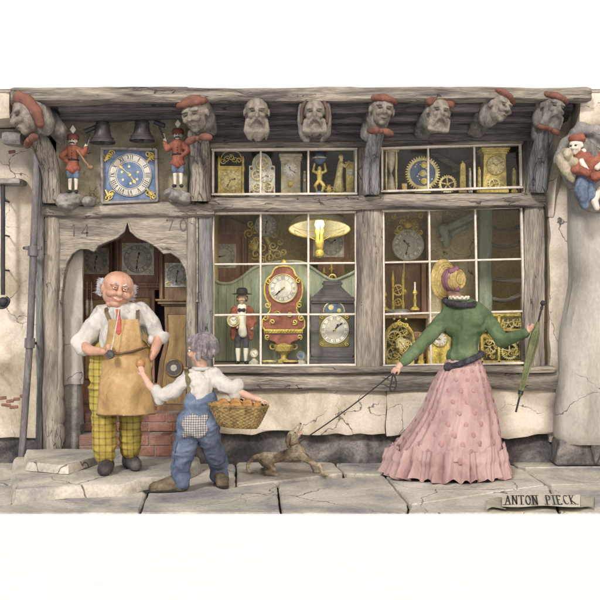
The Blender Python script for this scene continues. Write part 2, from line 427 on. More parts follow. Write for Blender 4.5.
def patch(mb, F, u0, v0, u1, v1, depth=.12, amp=.008, res=.035, seed=0, rag=.0):
    a = F.p(u0, v1); b = F.p(u1, v0); x0, x1, z0, z1 = a.x, b.x, a.z, b.z; y = F.y
    nx = max(2, int((x1 - x0) / res)); nz = max(2, int((z1 - z0) / res)); vs = []; fs = []
    for j in range(nz + 1):
        for i in range(nx + 1):
            x = x0 + (x1 - x0) * i / nx; z = z0 + (z1 - z0) * j / nz
            dy = noise.noise(V((x * 3, z * 3, seed))) * amp + noise.noise(V((x * 11, z * 11, seed))) * amp * .5
            edge = min(i, nx - i, j, nz - j)
            if edge == 0: dy += .012
            if rag:
                if j == 0: z += rag * (noise.noise(V((x * 2.6, seed, 0))) + .3 * noise.noise(V((x * 9, seed, 0))))
                if i == nx: x += rag * .4 * noise.noise(V((z * 5, seed, 5)))
                if i == 0: x += rag * .4 * noise.noise(V((z * 5, seed, 15)))
            vs.append(V((x, y + dy, z)))
    W = nx + 1
    for j in range(nz):
        for i in range(nx): fs.append((j * W + i, j * W + i + 1, (j + 1) * W + i + 1, (j + 1) * W + i))
    ring = [i for i in range(W)] + [j * W + nx for j in range(1, nz + 1)] + [nz * W + i for i in range(nx - 1, -1, -1)] + [j * W for j in range(nz - 1, 0, -1)]
    k0 = len(vs)
    for r in ring: vs.append(V((vs[r].x, y + depth, vs[r].z)))
    K = len(ring)
    for i in range(K): fs.append((ring[i], k0 + i, k0 + (i + 1) % K, ring[(i + 1) % K]))
    fs.append(tuple(k0 + i for i in range(K)))
    mb.add(vs, fs)
def arc(cx, cy, rx, ry, a0, a1, n=10):
    return [(cx + rx * math.cos(R(a0 + (a1 - a0) * i / n)), cy + ry * math.sin(R(a0 + (a1 - a0) * i / n))) for i in range(n + 1)]
GL = {'I': [[(.5, 0), (.5, 1)]], 'V': [[(.05, 1), (.5, 0), (.95, 1)]], 'X': [[(.05, 0), (.95, 1)], [(.05, 1), (.95, 0)]],
      'A': [[(.0, 0), (.45, 1), (.95, 0)], [(.2, .38), (.75, .38)]], 'N': [[(.1, 0), (.1, 1), (.9, 0), (.9, 1)]], 'T': [[(.5, 0), (.5, 1)], [(.0, .9), (.0, 1), (1, 1), (1, .9)]],
      'O': [arc(.5, .5, .45, .5, 0, 360, 18)], 'P': [[(.15, 0), (.15, 1)], [(.15, 1)] + arc(.5, .74, .4, .26, 90, -90, 8) + [(.15, .48)]],
      'E': [[(.85, .1), (.85, 0), (.15, 0), (.15, 1), (.85, 1), (.85, .88)], [(.15, .52), (.65, .52)]], 'C': [arc(.55, .5, .45, .5, 45, 315, 14)],
      'K': [[(.12, 0), (.12, 1)], [(.9, 1), (.15, .45), (.95, 0)]],
      '1': [[(.25, .8), (.55, 1), (.55, 0)]], '4': [[(.75, 0), (.75, 1), (.1, .3), (.95, .3)]], '7': [[(.1, .85), (.1, 1), (.9, 1), (.4, 0)]], '0': [arc(.5, .5, .38, .5, 0, 360, 18)]}
def glyphs(mb, text, org, u, v, h, th, nrm, dep=.002, aw=.62, gap=.22):
    x = 0
    for ch in text:
        w = .25 if ch == 'I' else aw
        if ch in GL:
            for pl in GL[ch]:
                for i in range(len(pl) - 1):
                    a, b = pl[i], pl[i + 1]
                    fx = (lambda q: (q - .5) * .62 + w / 2 if ch == 'I' else q * w)
                    p0 = org + u * (x + fx(a[0])) * h + v * a[1] * h; p1 = org + u * (x + fx(b[0])) * h + v * b[1] * h
                    k = .6 if abs(a[0] - b[0]) > .2 and (b[1] - a[1]) * (b[0] - a[0]) > 0 else 1
                    mb.seg(p0, p1, th * k, dep, nrm)
        x += w + gap
    return x * h
def text_width(text, h, aw=.62, gap=.22): return sum((.25 if c == 'I' else aw) + gap for c in text) * h - gap * h
ROM = ['XII', 'I', 'II', 'III', 'IIII', 'V', 'VI', 'VII', 'VIII', 'IX', 'X', 'XI']
def dial(parent, c, r, face='enamel', num='ink', hands='ink', t=(10, 9), ring=None, hub='gold', chap=.80, nh=.2, center=None, roman=True):
    """clock dial facing -Y; c is the centre of its front"""
    d = MB().lathe(c, [(r * .2, -.012), (r, -.012), (r, 0), (r * .985, .003), (0.001, .003)], 40, 'Y').build('dial', M[face], parent)
    k = c + V((0, -.003, 0)); n = MB()
    for i in range(12):
        a = math.pi / 2 - i * math.pi / 6; u0 = V((math.cos(a), 0, math.sin(a))); tg = V((math.sin(a), 0, -math.cos(a)))
        if roman:
            h = r * nh; w = text_width(ROM[i], h, .55, .14)
            glyphs(n, ROM[i], k + u0 * (r * chap - h / 2) - tg * w / 2, tg, u0, h, r * .03, V((0, -1, 0)), .003, .55, .14)
        else: n.ell(k + u0 * r * chap, (r * .045, .002, r * .045), nu=8, nv=6)
    for rr in (r * (chap + nh * .62), r * (chap - nh * .72)): n.torus(k, rr, r * .011, n=40, m=6)
    n.build('numerals', M[num], d, smooth=False)
    if center: MB().lathe(k, [(r * .62, 0), (r * .6, .003), (.001, .003)], 32, 'Y').build('dial_center', M[center], d)
    if ring: MB().lathe(c, [(r * .98, -.01), (r * 1.0, .006), (r * 1.05, .012), (r * 1.10, .004), (r * 1.10, -.014), (r * .98, -.014)], 40, 'Y', cap=False).build('bezel', M[ring], d)
    hh, mm = t; am = math.pi / 2 - mm / 60 * 2 * math.pi; ah = math.pi / 2 - ((hh % 12) + mm / 60) / 12 * 2 * math.pi
    for a, L, w in ((ah, .5, .07), (am, .78, .05)):
        u0 = V((math.cos(a), 0, math.sin(a))); tg = V((-u0.z, 0, u0.x)); h = MB(); kk = k + V((0, -.006, 0))
        pts = [(-.15, -.4), (-.15, .4), (L * .6, .35), (L * .68, 1.1), (L * .8, .9), (L, 0), (L * .8, -.9), (L * .68, -1.1), (L * .6, -.35)]
        h.prism([((kk + u0 * p * r + tg * q * w * r).x, (kk + u0 * p * r + tg * q * w * r).z) for p, q in pts], kk.y - .003, kk.y)
        h.build('clock_hand', M[hands], d, smooth=False)
    MB().lathe(k + V((0, -.006, 0)), [(r * .07, 0), (r * .07, .004), (r * .03, .008), (.001, .008)], 16, 'Y').build('hub', M[hub], d)
    return d
def gear(mb, c, r, teeth=18, th=.01, spokes=4, ringw=.22):
    c = V(c); n = teeth * 4; vs = []; fs = []
    for k in range(n):
        a = 2 * math.pi * k / n; ro = r if k % 4 in (1, 2) else r * .88; u = V((math.cos(a), 0, math.sin(a)))
        for rad, dy in ((ro, 0), (r * (1 - ringw) * .92, 0), (r * (1 - ringw) * .92, th), (ro, th)): vs.append(c + u * rad + V((0, dy, 0)))
    for k in range(n):
        a, b = k * 4, (k + 1) % n * 4
        for j in range(4): fs.append((a + j, a + (j + 1) % 4, b + (j + 1) % 4, b + j))
    mb.add(vs, fs)
    for s in range(spokes):
        a = math.pi * 2 * s / spokes + .4; mb.seg(c + V((0, th / 2, 0)), c + V((math.cos(a) * r * .8, th / 2, math.sin(a) * r * .8)), r * .12, th * .8)
    mb.lathe(c + V((0, th, 0)), [(r * .2, 0), (r * .2, th * 1.3), (r * .1, th * 1.8), (.001, th * 1.8)], 14, 'Y')
def scroll(mb, c, r, turns=1.3, a0=0, sgn=1, w=.004, dy=0):
    pts = []; n = 22
    for i in range(n):
        t = i / (n - 1); a = a0 + sgn * turns * 2 * math.pi * t; rr = r * (1 - .8 * t)
        pts.append(V(c) + V((math.cos(a) * rr, dy - .004 * math.sin(t * 3), math.sin(a) * rr)))
    mb.tube(pts, lerp_list([w * .6, w, w * .7, w * 1.3], n), 6)
def scrolls(mb, F, u0, v0, u1, v1, n, rp, seed, w=.004, dy=-.006):
    q = random.Random(seed)
    for i in range(n):
        u = q.uniform(u0, u1); v = q.uniform(v0, v1)
        scroll(mb, F.p(u, v, dy), rp * F.s * q.uniform(.7, 1.2), q.uniform(.8, 1.5), q.uniform(0, 6.3), q.choice((-1, 1)), w)
def mouldings(mb, F, cu, v, hw, steps, d0, d1):
    """stacked mouldings: steps of (height, overhang); v is the bottom"""
    for h, o in steps:
        a = F.p(cu - hw - o, v); b = F.p(cu + hw + o, v - h)
        mb.bx(a.x, b.x, F.y + d0 - o * F.s, F.y + d1, a.z, b.z); v -= h
    return v

M['case_cream'] = mott('cream_clock_case', [(.26, .22, .14), (.46, .41, .29), (.60, .54, .42)], 14, .55, .2, fine=.2)
M['case_dark'] = mott('grey_brown_case', [(.10, .09, .07), (.2, .18, .14), (.3, .27, .22)], 12, .6, .2)
M['sand'] = mott('sand_filled_glass', [(.28, .25, .19), (.46, .42, .33), (.6, .56, .47)], 9, .25, .05, spec=.6)
M['shade'] = paint('cream_lamp_shade', (.62, .59, .44), .6, var=.15)
M['doll_skin'] = paint('painted_wax_skin', (.50, .36, .26), .6, var=.15)
M['dark_cloth'] = mott('dark_breeches', [(.03, .028, .035), (.065, .06, .07), (.11, .10, .115)], 14, .9, .2)
M['olive_gilt'] = mott('olive_gilt_plate', [(.08, .065, .02), (.18, .15, .05), (.27, .23, .09)], 12, .5, .2, metal=.2)
M['interior_stone'] = mott('inner_stone', [(.42, .34, .18), (.64, .54, .34), (.76, .67, .48)], 4, .9, .4, crack=3)
def glow_mat():
    m = bpy.data.materials.new('lamp_flame_glow'); m.use_nodes = True; b = m.node_tree.nodes['Principled BSDF']
    b.inputs['Base Color'].default_value = (.5, .47, .38, 1); b.inputs['Emission Color'].default_value = (1, .85, .6, 1); b.inputs['Emission Strength'].default_value = .25; return m
M['lamp_glow'] = glow_mat()

M['strap'] = paint('olive_brown_webbing', (.15, .13, .07), .9, var=.3)
M['umb_green'] = mott('olive_green_silk', [(.06, .065, .03), (.13, .14, .065), (.21, .22, .12)], 8, .7, .2)
M['parch'] = mott('cream_parchment', [(.44, .40, .31), (.60, .56, .46), (.66, .62, .53)], 6, .9, .1, fine=.08)
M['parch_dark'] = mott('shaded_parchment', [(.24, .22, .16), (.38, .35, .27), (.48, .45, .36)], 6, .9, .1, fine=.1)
M['carve_olive'] = mott('yellowed_carving', [(.20, .17, .11), (.36, .32, .22), (.48, .43, .32)], 10, .85, .3, fine=.2)

M['denim_seam'] = paint('dark_denim_seam', (.05, .065, .11), .9)
# ================================================================ sky, light, camera
w = bpy.data.worlds.new('World'); scene.world = w; w.use_nodes = True
wn = w.node_tree.nodes; wl = w.node_tree.links
bg = wn['Background']; sky = wn.new('ShaderNodeTexSky'); sky.sky_type = 'NISHITA'; sky.sun_disc = False
SUN_EL, SUN_AZ = R(34), R(-26)
sky.sun_elevation = SUN_EL; sky.sun_rotation = R(180) + SUN_AZ; sky.dust_density = 4; sky.air_density = .6; sky.ozone_density = .5
wl.new(sky.outputs[0], bg.inputs[0]); bg.inputs[1].default_value = .11
sl = bpy.data.lights.new('sun', 'SUN'); sl.energy = 2.3; sl.angle = R(8); sl.color = (1, .955, .89)
so = bpy.data.objects.new('sun', sl); COL.objects.link(so)
sdir = V((math.sin(SUN_AZ) * math.cos(SUN_EL), -math.cos(SUN_AZ) * math.cos(SUN_EL), math.sin(SUN_EL)))
so.rotation_euler = sdir.to_track_quat('Z', 'Y').to_euler(); so.location = sdir * 20
cam = bpy.data.cameras.new('camera'); co = bpy.data.objects.new('camera', cam); COL.objects.link(co)
cam.lens = 57.6; cam.sensor_width = 36; cam.clip_end = 500; cam.clip_start = .05
co.location = (0, -CAMD, CAMH); co.rotation_euler = (R(90), 0, 0); scene.camera = co
scene.view_settings.view_transform = 'Standard'; scene.view_settings.look = 'None'; scene.view_settings.gamma = 1
scene.view_settings.use_curve_mapping = False; scene.view_settings.exposure = EXPO
scene.cycles.max_bounces = 8; scene.cycles.transparent_max_bounces = 12

# ================================================================ ground
g = MB(); g.bx(-40, 40, -45, 14, -.5, -.05); tag(g.build('ground', M['soil'], smooth=False), kind='structure')
g = MB(); g.bx(-30, 30, -34, -1.925, -.048, -.004); tag(g.build('road', M['road'], smooth=False), kind='structure')
slabs = [
 [(-60, 463), (120, 463), (110, 485), (-60, 485)], [(120, 463), (236, 463), (236, 487), (110, 485)],
 [(236, 463), (334, 463), (345, 474), (236, 487)], [(334, 463), (400, 463), (384, 475), (345, 474)],
 [(400, 463), (508, 463), (521, 468), (384, 475)], [(508, 463), (660, 463), (660, 467), (521, 468)],
 [(521, 468), (660, 467), (660, 482), (548, 485)], [(384, 475), (521, 468), (548, 485), (410, 505)],
 [(277, 482), (384, 475), (410, 505), (407, 513.2), (281, 513.2)], [(236, 487), (277, 482), (281, 513.2), (140, 513.2), (150, 486)],
 [(-60, 485), (150, 486), (140, 513.2), (-60, 513.2)], [(410, 505), (548, 485), (560, 513.2), (407, 513.2)], [(548, 485), (660, 482), (660, 513.2), (560, 513.2)],
 [(660, 463), (760, 463), (760, 484), (660, 484)], [(660, 484), (760, 484), (790, 513.2), (660, 513.2)], [(760, 463), (900, 463), (900, 513.2), (790, 513.2), (760, 484)],
 [(-160, 463), (-60, 463), (-60, 490), (-160, 490)], [(-160, 490), (-60, 490), (-60, 513.2), (-190, 513.2)], [(-300, 463), (-160, 463), (-160, 490), (-190, 513.2), (-300, 513.2)]]
pm = MB()
for si, poly in enumerate(slabs):
    pts = [gp(u, v) for u, v in poly]; c = sum(pts, V()) / len(pts); pl = []
    for i, p in enumerate(pts):
        q = pts[(i + 1) % len(pts)]; L = (q - p).length; k = max(2, int(L / .07))
        for j in range(k):
            a = p.lerp(q, j / k); ins = (c - a).normalized()
            fro = abs(a.y + 1.92) < .03
            ww = .009 + .012 * noise.noise(V((a.x * 7, a.y * 7, si))) + (.02 if j == 0 else 0)
            pl.append(a + ins * (max(ww, .004) * (.3 if fro else 1)))
    zt = .002 + .010 * noise.noise(V((si * 3.3, 1, 2))); n = len(pl)
    tiltx = .006 * noise.noise(V((si, 5, 5)))
    vs = [V((p.x, p.y, -.045)) for p in pl] + [V((p.x, p.y, zt - .010)) for p in pl] + [V((p.x + (c.x - p.x) / max((c - p).length, .01) * .012, p.y + (c.y - p.y) / max((c - p).length, .01) * .012, zt + tiltx * (p.x - c.x))) for p in pl]
    fs = [tuple(range(2 * n, 3 * n))]
    for L2 in (0, 1):
        for i in range(n): fs.append((L2 * n + i, L2 * n + (i + 1) % n, (L2 + 1) * n + (i + 1) % n, (L2 + 1) * n + i))
    pm.add(vs, fs)
tag(pm.build('pavement', M['stone'], smooth=False), kind='structure')

# ================================================================ the shop
F0 = Fr(0.0)
X0 = lambda u: F0.p(u, 0).x
Z0 = lambda v: F0.p(0, v).z
shop = thing('shop_building', (0, 0.3, 0), 'old timber framed clock shop with plaster walls and small paned display windows', 'building')
def part(mb, name, mat, label=None, **k): return mb.build(name, M[mat], shop, label=label, **k)
# upper storey and its soffit
FU = Fr(-.5)
m = MB(); patch(m, FU, -260, -110, 860, 88.5, .3, .004, .08, 3); part(m, 'upper_wall', 'white_wall', 'upper storey wall added in plain white to fill the blank top band')
m = MB(); m.bx(X0(-260), X0(40), -.47, .1, 2.985, 3.06); m.bx(X0(556), X0(860), -.47, .1, 2.985, 3.06); part(m, 'soffit', 'plaster', smooth=False)
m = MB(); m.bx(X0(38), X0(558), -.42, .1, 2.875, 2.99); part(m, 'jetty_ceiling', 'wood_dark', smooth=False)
# walls (front skins) : each stands where the photo shows bare plaster
m = MB()
patch(m, F0, -260, 90, 44, 438, .25, .016, .04, 1, .05)
patch(m, Fr(-.02), 550, 90, 860, 440, .27, .018, .04, 2, .05)
patch(m, Fr(-.46), 580, 88.7, 860, 128, .40, .012, .04, 21, .04); patch(m, Fr(-.46), -260, 88.7, 9, 118, .40, .012, .04, 22, .04)
part(m, 'outer_wall', 'plaster', 'stained cream plaster wall')
m = MB(); patch(m, Fr(.02), 56, 112, 194, 206, .2, .014, .03, 5); part(m, 'bell_bay_wall', 'plaster_o', 'cracked olive plaster behind the bells and clock')
m = MB(); patch(m, Fr(-.05), 197, 389, 386, 434, .16, .014, .03, 8, .05); patch(m, Fr(-.06), 387, 389, 561, 436, .17, .016, .03, 9, .05)
part(m, 'stall_riser', 'plaster', 'pale plaster below the window sill')
m = MB(); patch(m, Fr(.06), -260, 425, 82, 466, .2, .01, .04, 12); patch(m, Fr(.06), 188, 412, 860, 466, .2, .01, .04, 13); part(m, 'plinth', 'plinth', 'stone base coloured dark for the recess shadow')
# back masses so that nothing shows behind
m = MB(); m.bx(X0(-260), X0(36), .22, 1.6, -.04, 3.0); m.bx(X0(562), X0(860), .22, 1.6, -.04, 3.0); m.bx(X0(-260), X0(860), 1.6, 1.8, -.04, 4.6); m.bx(X0(-260), X0(860), -.2, 1.6, 3.06, 4.6)
part(m, 'rear_wall', 'plaster', smooth=False)
# rooms
m = MB()
m.bx(X0(30), X0(206), 1.35, 1.4, 0, 2.9); m.bx(X0(30), X0(34), .1, 1.35, 0, 2.9); m.bx(X0(203), X0(206), .16, 1.35, 0, 2.9); m.bx(X0(34), X0(203), .16, 1.35, 2.14, 2.2)
part(m, 'hall_wall', 'interior_violet', smooth=False)
m = MB(); m.bx(X0(34), X0(203), .30, 1.35, .30, .38); part(m, 'hall_floor', 'brick', smooth=False)
m = MB(); m.bx(X0(207), X0(555), 1.12, 1.16, .5, 2.2); m.bx(X0(207), X0(209), .12, 1.12, .5, 2.9); m.bx(X0(552), X0(555), .12, 1.12, .5, 2.9)
part(m, 'interior_wall', 'interior', 'brown stained inner wall of the shop', smooth=False)
m = MB(); m.bx(X0(209), X0(552), .62, .66, 2.23, 2.9); m.bx(X0(209), X0(552), .08, .62, 2.84, 2.868); part(m, 'shelf_back', 'interior_grey', smooth=False)
m = MB(); m.bx(X0(209), X0(370), .05, .62, 2.165, 2.22); m.bx(X0(371), X0(552), .05, .62, 2.19, 2.251); part(m, 'upper_shelf', 'wood_dark', smooth=False)
m = MB(); m.bx(X0(209), X0(552), .05, 1.12, .74, .80); part(m, 'display_floor', 'wood_pale', smooth=False)

def horiz(u0, v0, u1, v1, wpx, yf, d, mat, seed, name='beam', F=None, **k):
    f = Fr(yf); mb = MB(); beam(mb, f.p(u0, v0, d / 2), f.p(u1, v1, d / 2), wpx * f.s, d, seed, **k); return part(mb, name, mat)
# eaves
horiz(10, 95, 190, 94, 16, -.56, .14, 'wood_x', 1, 'fascia_beam', wob=.007, fur=.008); horiz(186, 94, 592, 93, 14, -.565, .14, 'wood_x', 2, 'fascia_beam', wob=.006, fur=.007)
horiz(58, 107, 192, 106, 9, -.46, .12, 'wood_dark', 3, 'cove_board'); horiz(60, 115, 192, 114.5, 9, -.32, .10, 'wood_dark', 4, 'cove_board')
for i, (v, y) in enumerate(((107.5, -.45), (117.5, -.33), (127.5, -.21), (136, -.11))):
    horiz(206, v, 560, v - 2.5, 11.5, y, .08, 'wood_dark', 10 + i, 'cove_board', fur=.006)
m = MB(); b0 = Fr(-.40).p(0, 104); b1 = Fr(.02).p(0, 142)
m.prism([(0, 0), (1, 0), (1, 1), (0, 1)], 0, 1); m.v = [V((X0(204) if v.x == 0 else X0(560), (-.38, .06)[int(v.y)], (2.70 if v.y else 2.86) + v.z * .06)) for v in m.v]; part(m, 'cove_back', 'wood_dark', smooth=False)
horiz(210, 143.5, 524, 138.5, 11, -.06, .16, 'wood_x', 20, 'window_head_beam')
# left cross timbers
horiz(-40, 118, 46, 122, 12, -.12, .14, 'wood_dark', 21, 'cross_beam'); horiz(-40, 131, 40, 133, 9, -.07, .1, 'wood_x', 22, 'cross_beam')
m = MB(); beam(m, Fr(-.26).p(5, 139), Fr(-.26).p(23, 140), .10, .2, 23); part(m, 'beam_end', 'stone_grey')
# the long middle rail
horiz(41, 210, 214, 209, 14.5, -.12, .22, 'wood_pale', 24, 'long_rail', wob=.008); horiz(208, 204.5, 546, 199.5, 15, -.115, .22, 'wood_x', 25, 'long_rail', wob=.006)
# posts
def vert(u0, v0, u1, v1, wpx, yf, d, mat, seed, name='post', **k):
    f = Fr(yf); mb = MB(); ws = [x * f.s for x in wpx] if hasattr(wpx, '__len__') else wpx * f.s
    beam(mb, f.p(u0, v0, d / 2), f.p(u1, v1, d / 2), ws, d, seed, **k); return part(mb, name, mat)
vert(51, 216, 51, 461, [15, 17, 19, 18], -.10, .2, 'wood_palez', 30); vert(39.5, 128, 39, 455, 8, -.05, .16, 'wood_blue', 31)
vert(192, 215, 191, 432, [11, 12, 13], -.09, .2, 'wood_palez', 32); vert(205, 211, 205, 400, [17, 16, 17], -.075, .2, 'wood_blue', 33)
vert(370, 208, 370, 371, [28, 27, 28], -.07, .16, 'wood_z', 34); vert(535, 206, 535, 371, [20, 21, 21], -.07, .16, 'wood_z', 35)
for u, w_, s_ in ((200, 27, 36), (369, 29, 37), (541, 40, 38)): vert(u, 132, u, 200, w_, -.01, .12, 'wood_z', s_)
# sill
horiz(186, 371, 556, 369.5, 7, -.17, .24, 'wood_x', 40, 'window_sill', fur=.003); horiz(188, 383, 563, 380, 19, -.12, .2, 'wood_pale', 41, 'sill_beam'); 
# lamp-side interior: white frames
def window(corners, nx, ny, us=None, label=None):
    f = Fr(-.012); c = [f.p(*q) for q in corners]          # tl tr br bl
    def at(s, t): return c[0].lerp(c[1], s).lerp(c[3].lerp(c[2], s), t)
    m = MB(); W = .021
    edges = [((0, 0), (1, 0)), ((1, 0), (1, 1)), ((1, 1), (0, 1)), ((0, 1), (0, 0))]
    for i, (a, b) in enumerate(edges):
        P, Q = at(*a), at(*b); d = (Q - P).normalized() * (.011 if i % 2 == 0 else -.0105)
        beam(m, P - d, Q + d, W, .05, i, wob=.001, fur=.0012, n=16, step=.06)
    fr = m.build('window', M['cream'], shop, label=label)
    for i in range(1, nx):
        mb = MB(); s = us[i - 1] if us else i / nx; beam(mb, at(s, 0), at(s, 1), .017, .03, i, wob=.0015, fur=.001, n=14, step=.06); mb.build('glazing_bar', M['cream'], fr)
    for j in range(1, ny):
        mb = MB(); beam(mb, at(0, j / ny) + V((0, .003, 0)), at(1, j / ny) + V((0, .003, 0)), .016, .026, j + 5, wob=.0015, fur=.001, n=14, step=.06); mb.build('glazing_bar', M['cream'], fr)
    o = V((0, .016, 0)); mb = MB(); mb.add([at(0, 0) + o, at(1, 0) + o, at(1, 1) + o, at(0, 1) + o], [(0, 1, 2, 3)]); mb.build('pane', M['glass'], fr, smooth=False)
window([(213, 150), (356, 149), (356, 194), (213, 194.5)], 3, 1, label='upper window above the left display window')
window([(382, 148.5), (520, 144), (521, 187.5), (382, 191.5)], 3, 1, label='upper window above the right display window')
window([(213, 213.5), (356, 212), (356, 365), (213, 366)], 3, 3, label='left display window')
window([(383, 211), (521, 207), (525, 363), (384, 366)], 3, 3, label='right display window')
# door surround
fd = Fr(-.075); og = [(191, 302), (189, 285), (186, 268), (180, 258), (171, 252), (164, 253), (158, 247), (148, 241), (138, 237), (131, 231), (127.5, 221), (124, 231), (117, 237), (107, 241), (98, 245), (94, 251), (88, 248), (80, 248), (72, 253), (66, 263), (63, 276), (61, 292), (60, 304)]
m = MB(); m.out(fd, [(57, 216), (198, 216), (198, 302)] + og + [(57, 304)], 0, .17)
pth = [fd.p(u, v, -.004) for u, v in og]; m.tube(pth, .012, 8)
ds = m.build('door_surround', M['wood_pale'], shop, label='pale carved ogee door head', bevel=.004)
m = MB(); glyphs(m, '14', fd.p(69.5, 236.5, -.001), V((1, 0, 0)), V((0, 0, 1)), .098, .011, V((0, -1, 0)), .004, .7, .25)
glyphs(m, '70', fd.p(166, 231, -.001), V((1, 0, 0)), V((0, 0, 1)), .092, .011, V((0, -1, 0)), .004, .7, .5); m.build('date_numerals', M['ink_soft'], ds, smooth=False)
vert(71, 262, 70, 462, [22, 19, 20, 25], .06, .14, 'stone_grey', 44, 'door_jamb')
m = MB(); patch(m, Fr(.045), 60, 250, 82, 385, .05, .02, .03, 4, .04); part(m, 'jamb_plaster', 'buttress', 'pale plaster on the left door jamb')
m = MB(); c = Fr(-.17).p(60.5, 0); fb = Fr(-.17)
prof = [(3.6, 462), (4.6, 458), (4.4, 452), (3, 449), (4.8, 444), (5.2, 436), (4.2, 428), (2.8, 424), (4.6, 419), (5, 410), (3.4, 402), (2.6, 398), (4.4, 393), (3, 388), (2.3, 380), (2.2, 330), (2, 300)]
m.lathe(V((c.x, c.y, 0)), [(r * fb.s, fb.p(0, v).z) for r, v in prof], 18); part(m, 'turned_colonnette', 'wood_palez', 'turned half column beside the door')
# brick door steps
def bricks(mb, mo, x0, x1, z0, z1, yf, yb, rows, seed):
    h = (z1 - z0) / rows; q = random.Random(seed)
    mo.bx(x0 + .004, x1 - .004, yf + .008, yb, z0, z1 - .004)
    for r in range(rows):
        x = x0 - q.uniform(0, .1)
        while x < x1:
            L = .2 + q.uniform(-.02, .03); a, b = max(x, x0), min(x + L - .008, x1)
            if b - a > .02: mb.box(((a + b) / 2, (yf + yb) / 2 + q.uniform(-.003, .003), z0 + h * (r + .5)), (b - a, yb - yf, h - .008), Matrix.Rotation(q.uniform(-.02, .02), 3, 'Y'))
            x += L
m = MB(); mo = MB(); bricks(m, mo, X0(80), X0(190), .05, .23, -.04, .18, 2, 1); bricks(m, mo, X0(80), X0(190), .23, .385, .17, .42, 2, 2)
part(m, 'door_step', 'brick', 'red brick door step', bevel=.006, smooth=False); part(mo, 'step_mortar', 'mortar', smooth=False)
m = MB(); q = random.Random(4)
for u, v in ((3, 398), (10, 401), (17, 399), (6, 405), (14, 407), (24, 396), (12, 152)): m.box(F0.p(u, v, .012), (.055 + q.uniform(0, .03), .04, .028), Matrix.Rotation(q.uniform(-.15, .15), 3, 'Y'))
part(m, 'exposed_brick', 'brick', 'bricks showing through the broken plaster', bevel=.008, smooth=False)
# buttress at the right
m = MB(); fbt = Fr(-.34); beam(m, [fbt.p(607, 150, .2), fbt.p(606, 260, .2), fbt.p(600, 360, .2), fbt.p(599, 446, .2)], None, [62 * fbt.s, 60 * fbt.s, 66 * fbt.s, 76 * fbt.s], .38, 60, wob=.012, fur=.006, step=.05, e=2.6, n=40)
part(m, 'buttress', 'buttress', 'grey rendered buttress')
m = MB(); beam(m, [Fr(-.2).p(567, 92, .1), Fr(-.2).p(566, 130, .1), Fr(-.1).p(555, 175, .1), Fr(-.04).p(553, 215, .1)], None, [.16, .2, .13, .06], .2, 61, wob=.01, fur=.012, e=3, n=28); part(m, 'wall_shoulder', 'plaster')
m = MB(); m.out(Fr(-.26), [(560, 440), (645, 440), (645, 466), (556, 466)], 0, .25); m.out(Fr(-.30), [(590, 400), (600, 396), (607, 440), (596, 466), (592, 450)], 0, .1); part(m, 'buttress_foot', 'plinth', bevel=.02)

# stone doorstep slabs
def slab_thing(name, poly, z, h, seed, label):
    pts = [gp(u, v, z) if v > 430 else None for u, v in poly]
    pl = []
    for i, p in enumerate(pts):
        q_ = pts[(i + 1) % len(pts)]; L = (q_ - p).length; k = max(1, int(L / .06))
        for j in range(k):
            a = p.lerp(q_, j / k); pl.append(a + V((noise.noise(V((a.x * 5, a.y * 5, seed))), noise.noise(V((a.x * 5, a.y * 5, seed + 9))), 0)) * .03)
    n = len(pl); c = sum(pl, V()) / n; mb = MB(); rings = [(1.015, -h), (1.0, -h * .3), (.992, -.012), (.97, 0)]; vs = []
    for k, dz in rings:
        for p in pl: vs.append(V((c.x + (p.x - c.x) * k, c.y + (p.y - c.y) * k, z + dz + (.012 * noise.noise(V((p.x * 4, p.y * 4, seed + k)))))))
    fs = [tuple(range(3 * n, 4 * n)), tuple(range(n))[::-1]]
    for r in range(3):
        for i in range(n): fs.append((r * n + i, r * n + (i + 1) % n, (r + 1) * n + (i + 1) % n, (r + 1) * n + i))
    mb.add(vs, fs); o = mb.build(name, M['stone'], None); tag(o, label, 'step'); return o
slab_thing('stone_step', [(12, 491), (60, 486), (120, 484), (172, 474), (200, 462), (200, 456), (14, 456)], .085, .085, 1, 'long low stone step on the pavement under the shopkeeper')
slab_thing('stone_step', [(25, 463), (70, 466), (96, 457), (135, 454), (135, 449), (26, 449)], .145, .06, 2, 'small upper stone step against the foot of the left door post')

# ================================================================ small fixed things at the left edge
dp = thing('drainpipe', Fr(-.2).p(19, 482), 'thin leaning grey drainpipe running down the wall left of the door', 'drainpipe')
fp = Fr(-.2); MB().tube([fp.p(37, 150), fp.p(36, 185), fp.p(33, 260), fp.p(30, 340), fp.p(20, 480)], 3.6 * fp.s, 14).build('pipe', M['pipe'], dp)
m = MB(); d_ = V((-.02, 0, -1)).normalized()
for u, v in ((33.4, 246), (30, 338)): m.cyl(fp.p(u, v), fp.p(u - .5, v + 10), 5.2 * fp.s, n=14)
m.seg(fp.p(25, 248), fp.p(42, 248), .03, .03); m.build('pipe_collar', M['pipe'], dp, bevel=.003)
m = MB(); m.cyl(fp.p(24, 248, 0), fp.p(24, 248, .2), .012); m.cyl(fp.p(30, 344, 0), fp.p(30, 344, .2), .012); m.build('wall_bracket', M['iron'], dp)
fi = Fr(-.16); ir = thing('shutter_stay', fi.p(3, 305), 'dark iron bar with curled foot at the far left edge of the wall', 'iron bar')
MB().tube([fi.p(3, 184), fi.p(3, 295)], 2.2 * fi.s, 10).build('bar', M['iron'], ir)
m = MB(); m.ell(fi.p(3, 302), 5 * fi.s); m.tube(smooth_path([fi.p(-6, 300), fi.p(-2, 307), fi.p(5, 307), fi.p(9, 301), fi.p(6, 297)]), .012, 8); m.build('curled_foot', M['iron'], ir)
m = MB()
for v in (200, 235, 270): m.cyl(fi.p(3, v), fi.p(3, v, .2), .008)
m.build('bracket', M['iron'], ir)
